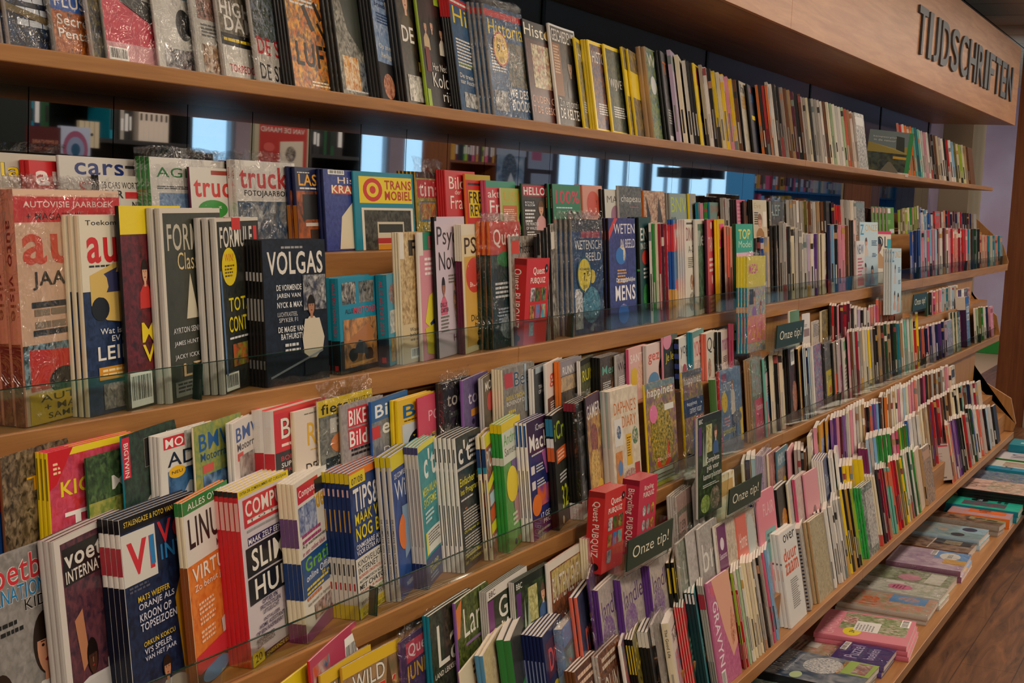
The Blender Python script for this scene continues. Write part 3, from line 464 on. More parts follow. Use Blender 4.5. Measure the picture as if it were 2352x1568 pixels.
D('gpspiral', ph('4a161c', '2a1014', '6d2028'), 'black', ('R', 0, .86, 1, 1, 'e3c81c'), ('E', .85, .91, .08, .04, '222'), ('F', .35, .67, .05, SK, '20150f', 'c42f2a'), ('F', .72, .55, .06, SK, '20150f', '8a2a2a'), ('T', 'MAX', .25, .32, .7, .1, 'e3c81c', .03), ('T', 'VERS', .25, .22, .7, .09, 'e3c81c', .03), ('R', .0, .0, 1, .14, '14181c'), ('B', .02, .01, .35, .17))
D('formcls', ph('3c3d33', '34352c'), 'silver', ('R', 0, .975, 1, 1, 'cfc5b8'), ('R', 0, 0, .045, 1, 'cfc5b8'), ('T', 'FORMULE', .1, .78, .86, .14, 'b9b2a0', .02), ('T', 'Classics', .25, .68, .5, .09, 'd8c08a', -.005), ('G', ((.35, .42), (.55, .42), (.44, .66)), 'c9c0a8'), ('E', .7, .57, .1, .1, '222'), ('E', .7, .64, .07, .04, 'd09a2c'), ('T', 'AYRTON SENNA', .12, .35, .5, .03, 'ccc'), ('T', 'JAMES HUNT', .12, .28, .4, .03, 'ccc'), ('T', 'JACKY ICKX', .12, .21, .4, .03, 'ccc'), ('EP', .75, .26, .13, .09, ('c9741c', '8a3a1c', 'e0a040')), ('T', 'LEGE', .25, .12, .7, .07, 'd0b080', .02), ('R', .1, .02, .95, .1, '8a8a80'), ('L', .14, .08, .7, 3, '333', .01))
D('formule1', ph('22251f', '1b1e22', '30332c'), 'silver', ('R', 0, .98, 1, 1, 'cfc5b8'), ('R', 0, 0, .045, 1, 'cfc5b8'), ('T', 'FORMULE', .1, .83, .74, .12, 'd8d2c6', .03), ('T', '1', .87, .83, .08, .12, 'c9302f', .04), ('R', .38, .93, .58, 1, 'c9302f'), ('E', .28, .72, .17, .11, 'dcc41c'), ('T', 'WIN!', .18, .75, .2, .045, 'c8502a', 0), ('L', .17, .72, .22, 4, '5a4a10', .01), ('T', 'TOTALE', .22, .46, .7, .08, 'e0cc1c', .02), ('T', 'CONTROLE', .2, .34, .75, .09, 'e0cc1c', .02), ('L', .2, .3, .6, 1, 'ddd'), ('P', .26, .14, .6, .27, ('8a9a2a', '2a2a30', 'b5502a')), ('B', .06, .01, .3, .1), ('G', ((.05, .7), (.09, .7), (.12, .1), (.08, .1)), '56749a'))
D('volgas', ph('10151f', '0d121b', '1a2233'), 'black', ('L', .3, .94, .45, 1, '999', .015), ('T', 'VOLGAS', .07, .76, .88, .16, 'd8d2c8', .035), ('T', 'DE VORMENDE', .2, .65, .4, .04, 'ddd', .03), ('T', 'JAREN VAN', .2, .59, .38, .04, 'ddd', .03), ('T', 'NYCK & MAX', .2, .53, .4, .04, 'ddd', .03), ('T', 'LUCHTKASTEEL', .2, .47, .32, .03, 'bbb', .02), ('T', 'SPYKER F1', .22, .43, .3, .03, 'bbb', .02), ('T', 'DE MAGIE VAN', .2, .36, .42, .04, 'ddd', .03), ('T', 'BATHURST!', .24, .31, .34, .04, 'ddd', .03), ('L', .3, .26, .25, 2, 'ccc', .02), ('P', .62, .5, .98, .75, ('c9c6be', '4a5068', '2a2c38')), ('F', .74, .53, .06, 'a5755a', '1c1410', 'c9bda8'), ('G', ((.58, .3), (.63, .44), (.86, .44), (.93, .3), (.9, .22), (.75, .14), (.6, .2)), 'c9bda8'), ('R', .6, .04, .98, .16, '20242e'), ('G', ((.05, .05), (.9, .2), (.9, .215), (.05, .065)), '8a8f98'), s=(('R', .2, .72, .8, .78, 'bbb'), ('R', .2, .45, .8, .6, '999'), ('R', .25, .12, .75, .18, '888')))
D('motoren', '1b7f9a', 'teal', ('P', .08, .72, .42, .95, ('c9c0b0', '5a5550', '222')), ('P', .5, .72, .88, .95, ('5a5850', '201f1c', '8a8780')), ('T', 'ALLE', .14, .62, .2, .05, '1a2a33'), ('T', 'MOTOREN', .36, .61, .6, .07, 'c83a4a', .02), ('R', 0, 0, 1, .34, '101418'), ('P', .08, .05, .92, .56, ('8a6038', '4a3a2c', 'c98a4a'), 22), ('G', ((.1, .3), (.7, .5), (.85, .4), (.8, .3)), 'a5693a'), ('E', .3, .18, .11, .07, '15130f'), ('E', .7, .16, .11, .07, '15130f'), ('G', ((.3, .2), (.45, .33), (.6, .3), (.7, .16)), '2a3038'), ('G', ((.1, .08), (.5, .06), (.9, .1), (.5, .1)), 'c9904a'), s=(('V', 'ALLE MOTOREN 2023', .3, .4, .35, .55, 'b03a50'), ('R', 0, 0, 1, .35, '101418'), ('R', .3, .04, .7, .09, 'c33')))
D('autos', '1f88a5', 'teal', ('EP', .4, .78, .3, .12, ('b06050', '7a9ab0', '333')), ('P', .1, .35, .95, .6, ('9aa5a8', '6a7a80', 'c9c9c4')), ('P', .1, .04, .95, .3, ('8a6a38', '3a3a3a', 'c9a050')), s=(('V', "ALLE AUTO'S 2023", .3, .35, .35, .58, 'b03a50'), ('R', 0, 0, 1, .3, '12283c'), ('R', .3, .04, .7, .1, 'c33')))
D('filo1', ph('b09060', '8a6a3c', 'd0b888'), 'cream', ('R', 0, .8, .12, 1, 'd8d0c4'), ('T', 'FI', .25, .82, .6, .12, '2c2a28', .02), ('EP', .6, .6, .25, .16, ('c9a05a', '7a5228', 'e0c890')), ('R', 0, 0, 1, .3, 'c9b48c'), ('T', 'Waarom het', .2, .24, .6, .03, '222'), ('T', 'behoefte aan', .2, .2, .65, .03, '222'), ('T', 'we niet nodig', .2, .16, .65, .03, '222'), ('B', .2, .03, .45, .08))
D('filo2', 'd08a95', 'white', ('R', 0, .86, 1, 1, '2f8060'), ('R', 0, .82, .12, 1, 'd8d0c4'), ('T', 'FL', .3, .87, .5, .1, 'd0506a', .02), ('G', ((.55, .85), (1, .8), (1, .3), (.7, .5)), '2a4a95'), ('G', ((.7, .8), (1, .76), (1, .4), (.82, .55)), 'd8722a'), ('L', .15, .78, .6, 4, 'f0e0e0', .02), ('G', ((.25, .5), (.5, .55), (.7, .35), (.4, .2), (.1, .3)), 'd8c83a'), ('G', ((.1, .25), (.6, .3), (.95, .12), (.5, .02), (.15, .05)), 'c9b82c'), ('G', ((.2, .3), (.4, .33), (.5, .22), (.3, .2)), '2a3a80'))
D('psych', 'c9b9c6', 'black', ('R', 0, .97, .07, 1, '111'), ('T', 'Psych', .06, .76, .85, .17, '2c2226', .0), ('T', 'Now', .1, .62, .65, .13, '2c2226', .0), ('F', .22, .5, .055, 'a5694a', '1c1210', 'd0607a'), ('L', .4, .57, .4, 3, '776', .012), ('T', 'DILLY', .1, .36, .22, .03, '3a3036'), ('T', 'CARTER', .1, .32, .26, .03, '3a3036'), ('L', .1, .28, .28, 5, '776', .013), ('EP', .68, .4, .14, .2, ('2c4a50', 'c9b9c6', 'd08a3a')), ('T', 'HOW', .5, .1, .45, .05, '6a2a3a', 0))
D('psy2', 'd8c8a0', 'maroon', ('R', 0, .92, 1, 1, 'd8d0bc'), ('T', 'PSY', .12, .77, .85, .13, '1c1a18', .01), ('R', .1, .05, 1, .75, 'd0a045'), ('E', .5, .6, .36, .14, 'c83f30'), ('L', .25, .66, .5, 3, 'f0d0b8', .02), ('T', 'BRENE', .28, .56, .45, .04, 'f0d8c8'), ('T', 'BROWN', .3, .51, .45, .04, 'f0d8c8'), ('T', 'Dichter', .3, .24, .65, .05, '2a1a14', 0), ('T', 'bij je', .45, .18, .4, .05, '2a1a14', 0), ('T', 'g', .5, .03, .4, .14, '2a1a14', 0), s=(('R', 0, .72, 1, 1, 'd8d0bc'),))
D('quest', ph('14422c', '0f2c24', '1c3a48'), 'orange', ('R', 0, .74, 1, 1, 'c8402c'), ('T', 'Quest', .1, .79, .85, .15, 'efe4da', .02), ('EP', .5, .7, .3, .06, ('1f7a3a', '145a2c', '2c8a4a')), ('L', .12, .5, .75, 4, 'ddd', .018), ('L', .2, .3, .6, 5, '9ab', .014), ('EP', .55, .16, .3, .1, ('6f8088', '3a4a52', 'a5b0b5')), wrap=1, s=(('R', 0, .0, 1, .74, '16352c'),))
D('questh', ph('a5a098', '8a857c', '6a5a48'), 'silver', ('R', .05, .84, .35, .96, 'c8402c'), ('T', 'Historie', .38, .84, .6, .1, '2c2a2a', .01), ('E', .3, .7, .15, .1, 'c8503a'), ('P', 0, .3, 1, .5, ('7a6a58', '4a3c30', 'a5948a')), ('E', .4, .24, .12, .08, 'd0502a'), ('R', 0, 0, 1, .18, '241c1c'))
D('wetensch', ph('1a3560', '122a4c', '27507a'), 'grey', ('R', 0, .9, 1, 1, '3a3a3c'), ('R', .3, .84, .95, .9, '9a2a3c'), ('T', 'WETENSCH', .08, .74, .9, .08, 'dcd8d0', 0), ('T', 'BEELD', .45, .64, .5, .07, 'dcd8d0', 0), ('EP', .6, .25, .3, .16, ('3a7a90', '1c4a60', '5a9ab0')), ('P', .05, .05, .3, .4, ('b5b0a8', '5a5a58', 'ddd')), ('L', .42, .32, .4, 5, 'cde', .02), ('E', .65, .5, .1, .06, 'd0b820'), wrap=1, st=(.36, .52, .048, ('1f5a78', 'ddc81c'), (('+Oneindig', -.7, .2, 1.4, .2, '222'), ('7,', -.15, -.4, .4, .5, '111'), ('95', .3, -.1, .35, .3, '111'), ('||||', -.2, -.8, .5, .25, '111'))))
D('weten2', ph('2c2a66', '201f4c', '3c3a80'), 'black', ('G', ((0, .88), (0, .8), (.35, 1), (.22, 1)), 'c8352f'), ('T', 'WETEN', .2, .86, .78, .09, 'e0dce0', 0), ('T', 'IN BEELD', .45, .73, .53, .08, 'e0dce0', 0), ('E', .45, .66, .2, .08, '2f6ab0'), ('EP', .5, .68, .12, .08, ('c9bda5', '8a7c68', 'ddd2bb')), ('L', .3, .52, .4, 5, 'd0a060', .014), ('T', 'De ongelofelijke', .25, .41, .7, .05, 'eee'), ('T', 'MENS', .2, .25, .75, .14, 'e6e2e6', .04), ('E', .5, .13, .2, .09, '3a6ac0'), ('EP', .5, .14, .1, .08, ('d08a60', 'a5603c', 'e0a882')))
D('einde', ph('183a4c', '12303c', '1f5a50'), 'black', ('T', 'EN', .1, .78, .6, .12, 'e6e2dc', .03), ('T', 'IN DE', .1, .7, .6, .06, 'e6e2dc', .02), ('E', .5, .62, .3, .07, 'c83a2c'), ('L', .3, .5, .5, 3, 'ccc', .02), ('EP', .5, .25, .25, .12, ('2a8a3a', '1a5a3a', '4aa050')), s=(('R', 0, .5, 1, .52, '4aa04a'),))
D('dims', 'd8d0c2', 'white', ('L', .1, .95, .7, 1, '333', .02), ('T', 'DINOS', .08, .78, .85, .14, '8a2028', 0), ('T', 'A-Z', .25, .66, .5, .07, '5a5048', 0), ('L', .2, .6, .5, 6, '776', .01), ('EP', .5, .35, .15, .08, ('a5693a', 'd8d0c2', '8a5a38')), ('EP', .5, .15, .25, .1, ('4a4438', 'd8d0c2', '8a8070')))
D('treesw', 'd0c8b8', 'silver', ('P', .2, .05, 1, .95, ('3c5a42', '1c2c22', '6a8a6a')), ('T', 'llell', .22, .72, .7, .16, 'd8d8d0', 0))
D('tar', 'c8425c', 'maroon', ('E', .5, .93, .1, .04, 'e8c0b8'), ('T', 'TAROT', .15, .65, .8, .16, 'e6c8c8', .01), ('L', .2, .55, .6, 3, 'f0d0d0', .03), ('E', .5, .35, .08, .05, 'f0c0c0'), ('L', .25, .15, .5, 4, 'f0c0a0', .025))
D('kpop', 'd0b82c', 'yellow', ('R', .1, .7, .9, .95, 'd8508a'), ('T', 'KPOP', .15, .78, .7, .12, 'e8c83a', .02), ('P', .1, .1, .9, .68, ('c9a08a', '5a3a6a', '2a2422'), 30))
D('topmodel', '2f9a7c', 'darkgreen', ('T', 'TOP', .15, .82, .7, .12, 'd8d060', .04), ('T', 'Model', .15, .72, .75, .08, 'c9e0c0', -.005), ('R', 0, .6, 1, .66, 'e0a8b8'), ('E', .4, .5, .08, .04, 'e07a7a'), ('E', .7, .52, .08, .04, 'c070c0'), ('EP', .5, .25, .3, .18, ('3a2c6a', '7a4a9a', 'c9a0b0')))
D('plaintwo', ph('4a3c38', 'c9a89a', '2c2624'), 'charcoal', ('R', 0, .8, 1, 1, '2c2a2a'), ('P', .2, 0, 1, .7, ('c9a59a', '9a7a72', 'e0c8bc')), wrap=1)
D('perfume', 'd6c9b5', 'cream', ('EP', .5, .2, .2, .12, ('1f3a70', '2a5090', 'c84a4a')), ('P', .3, .4, .7, .7, ('c9906a', 'd6c9b5', 'a5704a')))
D('skpink', 'e0b0a0', 'charcoal', ('T', 'SK', .15, .6, .5, .2, '2a3038', .02), ('P', .1, .05, .9, .5, ('d8a090', 'c87a80', 'f0d0c8')), wrap=1)
D('newwh', 'd8d4d2', 'silver', ('T', 'NEW', .1, .72, .8, .2, '4a6a90', .02), ('L', .15, .6, .7, 9, 'c86a80', .035), ('R', .1, .05, .9, .2, 'd8707a'))
D('girls', 'b9cbd2', 'silver', ('T', 'ONZE', .3, .86, .65, .1, 'd8a850', 0), ('T', 'Z', .02, .8, .2, .16, '3a8ab0', .02), ('F', .35, .68, .06, SK, '5a3422', 'cdb8a8'), ('F', .3, .28, .06, SK, '2c1a14', 'c9a090'), ('F', .68, .24, .06, SK, '1c1410', 'c9a8a0'), ('L', .65, .7, .3, 4, '3a5a78', .012), ('L', .68, .5, .25, 3, '3a5a78', .012))
D('vol', 'd8ccb8', 'rose', ('R', 0, .94, 1, 1, 'c8355a'), ('R', 0, 0, .05, 1, 'c8355a'), ('T', 'VOL', .15, .68, .75, .22, '2c2c34', 0), ('F', .5, .72, .12, '8a5438', '1c1210', 'b58a5a'), ('R', .85, .6, 1, .85, '3a9aa5'))
# tier two, back row
D('rock', ph('a08a6c', '5a4834', '2c241c'), 'brown', ('T', 'TO', .35, .66, .6, .12, 'e3a81c', .01), wrap=0)
D('redblue', 'a5a9b5', 'white', ('R', 0, .6, 1, 1, 'c8303a'), ('R', 0, .25, 1, .6, '1f4f9a'), ('T', 'M', .3, .1, .7, .2, '1f4f9a', .04))
D('kick', ph('c8302a', 'b03a55', 'd0506a'), 'yellow', ('R', 0, .94, 1, 1, 'e8cf2c'), ('G', ((0, 1), (.28, 1), (.08, .72), (0, .68)), 'c8202a'), ('L', .05, .88, .12, 3, 'f0c8a0', .02), ('G', ((.42, .85), (.72, .88), (.8, .7), (.6, .45), (.5, .45), (.62, .62)), 'e8d03a'), ('T', 'KICK', .12, .6, .5, .13, 'e8cf2c', .04), ('T', 'TT', .15, .26, .6, .2, 'f0e8e4', .04), ('T', 'SPECIAL', .2, .19, .5, .05, 'f0e0dc', .03), ('L', .2, .14, .4, 2, 'f0c0b8', .02), ('E', .85, .25, .2, .2, '1c1a1c'), s=(('R', .3, .6, .7, .95, '8a7a1c'),))
D('moand', ph('3f5a35', '5f7a4a', '2a3a28'), 'darkgreen', ('T', 'MO', .35, .62, .5, .14, 'd8d4cc', .03), ('T', '&', .6, .52, .1, .06, 'd8d4cc'), ('G', ((0, 0), (0, .36), (1, .42), (1, 0)), '8f8684'), ('G', ((.3, 0), (1, .3), (1, .31), (.34, 0)), 'c9bfb4'), ('P', 0, .36, 1, .55, ('7a8a3a', '4a6a34', 'a5a050')))
D('bigtwin', ph('20302c', '182420', '2f4a3c'), 'teal', ('R', 0, .62, .1, .98, 'c8283f'), ('V', 'BIGTWIN', .02, .63, .06, .3, 'f0e0d8'), ('O', 'BI', .3, .66, .4, .26, '101010', 'd8d0c0'), ('EP', .45, .32, .16, .1, ('c9b8a0', '5a6068', 'e0d8cc')), ('G', ((.5, .05), (.55, .35), (.6, .35), (.6, .05)), 'b5b0a8'), ('R', .96, 0, 1, 1, 'c9bfb0'))
D('adve', 'd4cfc8', 'white', ('R', .05, .86, .4, .98, 'c8303a'), ('T', 'MO', .08, .87, .3, .09, 'f0e8e4', .03), ('P', .4, .78, .9, 1, ('a5a8a5', '4a5a48', 'd0d0cc')), ('T', 'ADVE', .1, .68, .88, .14, '16243a', .01), ('P', .1, .2, 1, .64, ('2c5a8a', '4a7aa8', '1c3a60'), 20), ('E', .25, .62, .14, .06, 'e3b01c'), ('T', 'NEU', .16, .605, .18, .03, '222'), ('E', .3, .32, .12, .07, '14161a'), ('E', .78, .36, .12, .07, '14161a'), ('G', ((.3, .35), (.45, .5), (.7, .45), (.78, .36), (.5, .3)), 'b5bcc4'), ('R', .15, .1, .85, .22, '14161a'), ('L', .2, .19, .55, 2, 'e0c05a', .02))
D('bmw1', ph('a8a04a', '8a9440', '6f8a5a'), 'cream', ('T', 'BMW', .1, .74, .78, .17, '1f5a9a', .02), ('T', 'Motorrader', .12, .64, .76, .08, '1f4a7a', .01), ('R', .15, .52, .38, .6, 'c8504a'), ('P', .15, .15, .85, .5, ('5a85b0', '9ab5d0', '2a4a70'), 22), ('E', .28, .22, .12, .07, '1a2028'), ('E', .72, .24, .12, .07, '1a2028'), ('L', .2, .12, .6, 3, '222', .02))
D('bmw2', 'd2c8c2', 'white', ('T', 'BMW', .08, .78, .85, .15, '1f4f95', .02), ('T', 'Motorrader', .1, .68, .85, .08, '2a2a3a', .01), ('R', .1, .58, .28, .66, 'c8504a'), ('P', .15, .36, .8, .62, ('8a8078', '3a3c44', 'b5aca4'), 24), ('T', 'WELT-', .25, .2, .5, .09, '1f3f78', .01), ('T', 'ALLEIN', .3, .08, .5, .08, '1f3f78', .01))
D('bromf', 'c8313a', 'white', ('R', 0, .96, 1, 1, 'd0453c'), ('O', 'Brom', .12, .68, .8, .22, 'e6ddd2', '3a1014'), ('L', .12, .6, .8, 1, 'f0d0c8', .03), ('R', 0, 0, 1, .55, '3c3a3c'), ('T', 'BOEF WOONT', .1, .45, .8, .05, 'c8404a', .02), ('T', 'SUPER LUXE KREI', .1, .38, .85, .05, 'e6e0dc', .02), ('T', 'STRANDRIJDEN', .1, .31, .8, .05, 'c8404a', .02), ('L', .1, .24, .7, 4, 'ccc', .02), s=(('R', 0, 0, 1, .55, 'c8313a'), ('V', 'Bromfiets', .25, .58, .5, .25, 'e6ddd2')))
D('ride', 'd8c8ba', 'cream', ('T', 'RIDE', .25, .58, .72, .26, 'd8a83a', .0), ('L', .3, .52, .6, 1, 'd8a83a'), ('T', 'DE', .2, .28, .22, .1, '22201e', .01), ('T', 'MEEST', .2, .14, .6, .1, '22201e', .01), ('L', .2, .94, .6, 1, '776'))
D('fiets', ph('77786f', '55605a', '94928a'), 'cream', ('R', 0, .82, 1, 1, 'e0c41c'), ('T', 'fiets', .05, .84, .5, .11, '1c1a14', .03), ('T', 'TOURPAKKET 2023', .55, .88, .44, .06, '3a3010'), ('T', 'Fi', .2, .62, .6, .16, 'd8d4cc', .03), ('E', .45, .5, .25, .12, 'e08a4a'), ('L', .3, .55, .3, 3, '3a2014', .02), ('P', .1, .05, .95, .36, ('1c3038', '2a4048', '182020')), ('L', .3, .1, .5, 1, 'd08050', .03), wrap=2)
D('bikebild', ph('8f8585', '79706f', 'a59a98'), 'grey', ('R', .15, .7, .62, .94, 'c8333c'), ('T', 'BIKE', .17, .72, .42, .19, 'ece4e0', .03), ('R', .15, .44, .62, .68, 'c8333c'), ('T', 'Bild', .17, .46, .42, .19, 'ece4e0', .03), ('L', .2, .4, .5, 2, '2a2422', .03), ('R', .2, .12, .75, .28, 'dcc83a'), ('T', 'NEUE E-BIKES', .23, .21, .5, .05, '222'), ('F', .88, .6, .07, SK, '3a2c24', '8a3a3a'), ('T', 'Grave', .7, .78, .28, .06, 'eee'))
D('bikeex', ph('6c7078', '575a62', '8a8c92'), 'blue', ('R', 0, .72, 1, 1, '2a5f95'), ('T', 'Bike', .1, .76, .85, .17, 'e0e4e8', .03), ('R', 0, .5, .22, .66, 'c8303a'), ('T', 'ex', .28, .52, .5, .14, 'dcdcd8', .03), ('T', 'Dresc', .3, .26, .65, .09, 'dcdcd8', 0), ('R', 0, 0, 1, .1, '2a3a70'))
D('bicy', 'd8b02c', 'yellow', ('T', 'Bic', .12, .72, .8, .19, '1f5a88', .02), ('L', .14, .67, .7, 1, '5a4410', .02), ('R', .08, 0, 1, .64, 'b9c0c8'), ('E', .6, .32, .38, .22, '141a24'), ('T', 'TOUR DE', .36, .38, .55, .07, 'e3c81c', .02), ('T', 'FRANCE', .38, .28, .55, .07, 'd8dce0', .02), ('T', 'SPECIAL', .4, .19, .5, .06, 'e3c81c', .02))
D('poc', 'c84a62', 'crimson', ('T', 'POC', .35, .6, .6, .16, 'e8b8c0', -.01), ('EP', .55, .2, .36, .22, ('d8b03a', '8a5a2a', '2a3a6a')), ('E', .5, .34, .12, .08, 'e0c03a'))
D('toer1', ph('1e1c1c', '2a2624', '141313'), 'charcoal', ('T', 'toer', .15, .66, .8, .16, 'b9b2a8', .02), ('R', .2, .5, .7, .58, '3a4038'), ('T', 'toera', .5, .28, .48, .1, '8a857c', .01), wrap=1)
D('toer2', ph('5c4c78', '4f4268', '6a5a88'), 'violet', ('T', 'toer', .2, .62, .78, .16, 'c9c0cc', .02), ('R', .3, .44, .8, .54, 'd08a3a'), ('E', .38, .36, .06, .04, '2c2438'))
D('moun', ph('3f3c36', '2c2a26', '5a4a3a'), 'silver', ('T', 'MOUN', .15, .78, .82, .14, 'd8d2c8', .02), ('E', .5, .6, .26, .15, 'b5282c'), ('EP', .7, .25, .25, .15, ('8a5a48', '5a3a30', 'b57a5a')))
D('beet', ph('77726c', '635e58', '8f8a82'), 'cream', ('R', .06, .72, .32, .93, 'b53a44'), ('O', 'Beet', .36, .7, .62, .22, '2c4a68', 'dcd8d2'), ('T', 'BELLYBOAT', .1, .54, .65, .06, 'd0b83a', .01), ('T', 'BOVENOP DE VIS!', .1, .46, .8, .06, 'dcd8d0', .01), ('L', .15, .35, .3, 1, 'd0b83a', .04), ('G', ((.68, 1), (.74, 1), (.74, .3), (.66, .3)), 'a8b8c8'))
D('tiktak', ph('23262a', '1a1c20', '30343a'), 'white', ('R', .1, .9, .95, 1, '9aa8b0'), ('T', 'TIK-TAK', .25, .64, .55, .06, 'ddd'), ('T', 'OP HET EDGE', .25, .56, .7, .06, 'ddd'), ('EP', .7, .2, .2, .25, ('5a4038', '2a2422', '7a5a4a')))
D('go', 'd4c8c0', 'white', ('T', 'go', .2, .6, .6, .22, 'c8503a', .02), ('R', 0, 0, 1, .45, '4a3a38'), ('L', .2, .35, .5, 5, 'ddd', .02))
D('running', ph('4a4238', '6a5a4a', '2c2a28'), 'orange', ('R', 0, .75, 1, 1, '8a8288'), ('T', 'RUNNING', .1, .77, .88, .13, 'dcd6d0', .02), ('P', 0, .5, 1, .74, ('c9a87a', 'b5986f', '8a7a68')), ('L', .25, .25, .6, 3, 'ddd', .02))
D('run', ph('4a5038', '2c3222', '6a6a48'), 'white', ('R', 0, .9, 1, 1, '30302a'), ('T', 'RUN', .15, .6, .75, .2, 'e0d22c', .01), ('L', .3, .3, .5, 6, 'aaa', .02))
D('mens', ph('3a322c', '2a2420', '5a4a3a'), 'black', ('T', "Men's", .1, .66, .85, .17, '5f9a8a', .01), ('EP', .75, .4, .2, .3, ('7a5440', '4a3024', 'a57a5c')), ('L', .12, .5, .4, 6, 'ccc', .02))
D('womens', ph('8a8480', '76706c', '9c9692'), 'silver', ('T', 'Wome', .1, .68, .85, .16, '2c2a2a', .0), ('L', .15, .55, .4, 7, 'ddd', .02))
D('sant', 'd8a8a0', 'rose', ('T', 'SANTE', .08, .72, .85, .16, 'f0dcd8', .03), ('E', .3, .45, .2, .18, 'd8b030'), ('EP', .7, .4, .25, .3, ('d8a088', 'c08a72', 'e8c0a8')))
D('gez', 'd8c0b8', 'silver', ('T', 'gez', .08, .62, .6, .2, 'd0583f', .03), ('E', .35, .3, .3, .16, '5a8ab0'), ('F', .85, .45, .2, '6a3a28', '140e0c', '6a3a38'))
D('jelait', ph('262422', '1c1b1a', '3a3a35'), 'pink', ('R', .5, .85, 1, 1, '55584c'), ('E', .3, .92, .3, .16, 'd88aa0'), ('T', 'Je leit', .15, .5, .75, .2, 'dccb2c', .0))
D('yoga', 'd8d0c8', 'black', ('T', 'yoga', .15, .58, .8, .24, '2c2a2c', -.01), ('E', .45, .25, .2, .2, 'b53040'), s=(('R', 0, .8, 1, .9, '3a4a90'), ('R', 0, .6, 1, .7, '3a4a90'), ('R', 0, .4, 1, .5, '3a4a90'), ('R', 0, .2, 1, .3, '3a4a90')))
D('yo', 'd0c8bc', 'teal', ('R', 0, .88, 1, 1, '5f9088'), ('R', 0, 0, .1, 1, '5f9088'), ('T', 'YOGA', .15, .5, .8, .3, 'c8404f', .0), ('L', .2, .25, .5, 2, 'a98'))
D('qu', 'd6ccbd', 'coral', ('T', 'Qu', .08, .55, .8, .35, '3c3c34', -.01), ('EP', .3, .25, .15, .2, ('c88a70', 'd6ccbd', '8a5a40')), ('EP', .85, .4, .15, .3, ('3a2418', 'b57a5a', '5a3a28')))
D('ma', 'd2c6ba', 'black', ('T', 'mama', .1, .55, .85, .26, 'a86a90', .03), ('L', .2, .4, .4, 4, '333', .02), ('EP', .8, .35, .15, .2, (SK, 'c89a7a', 'a87a5a')))
D('hanl', ph('2c2820', '3a3020', '6a2a20'), 'rose', ('R', 0, .66, 1, 1, 'd8ccbc'), ('T', 'HANDL', .04, .68, .95, .3, '1c1a18', .03), ('E', .42, .6, .08, .12, 'c83030'))
D('art1', 'd0c8b4', 'white', ('R', 0, .7, 1, 1, '5a7a48'), ('T', 'nt', .2, .4, .6, .3, 'ddd', .0))
D('wcard', 'd8ccc4', 'white', ('R', .1, .4, .9, .6, '8a6a60'), ('L', .1, .7, .6, 2, '776', .02))
D('gtext', ph('b5a8a0', '8f827c', 'c9beb4'), 'cream', ('L', .1, .85, .8, 8, '5a5250', .03))
D('golddark', ph('5a4a2a', '3a2c1a', 'a58a4a'), 'cream')
# tier two, front row
D('voetkids', ph('8a8684', '9a9694', '7a7674'), 'silver', ('O', 'oetbal', .3, .84, .68, .13, 'c8303a', 'e0dcd8'), ('O', 'INTERNATIONAL', .05, .76, .93, .08, '1f7ab0', 'e0dcd8'), ('O', 'KIDS', .6, .7, .3, .06, '1c1a1a', 'e0dcd8'), ('L', .3, .66, .3, 2, '222', .02), ('F', .79, .5, .13, 'c98f70', '241811', 'd8d4d0'), ('F', .3, .3, .12, 'b07a5a', '2a1a12', 'a5283a'), ('R', .0, 0, 1, .06, '1f6a38'), ('E', .82, .12, .2, .1, '1f6a38'), ('E', .82, .12, .08, .05, 'c8303a'))
D('voetint', ph('4a2c38', '2c2030', '6a3a44'), 'silver', ('R', 0, .97, 1, 1, 'cfc8c2'), ('R', 0, 0, .08, 1, 'cfc8c2'), ('R', .1, .76, 1, .94, '1a1c1c'), ('T', 'voetbal', .12, .84, .86, .09, 'd8d4cc', .04), ('T', 'INTERNATIONAL', .12, .77, .86, .06, 'd8d4cc', .03), ('E', .85, .62, .16, .13, 'b5b4b0'), ('G', ((.18, .58), (.3, .62), (.34, .36), (.24, .32)), 'b57a58'), ('G', ((.62, .62), (.74, .62), (.85, .4), (.7, .3)), 'c08a68'), ('F', .38, .36, .075, '4a2c20', '1a100c', 'c8c4c4'), ('F', .7, .44, .065, '6a4030', '241610', 'c8c4c4'), ('G', ((.1, .02), (.12, .26), (.3, .28), (.75, .26), (.95, .22), (1, .02)), 'c0bcbc'), ('G', ((.1, .02), (.12, .26), (.25, .22), (.3, .02)), 'b5202c'), ('G', ((.8, .3), (1, .26), (1, .1), (.86, .1)), 'b5202c'), ('T', 'VAN', .35, .02, .6, .1, 'ddd8d0', .04))
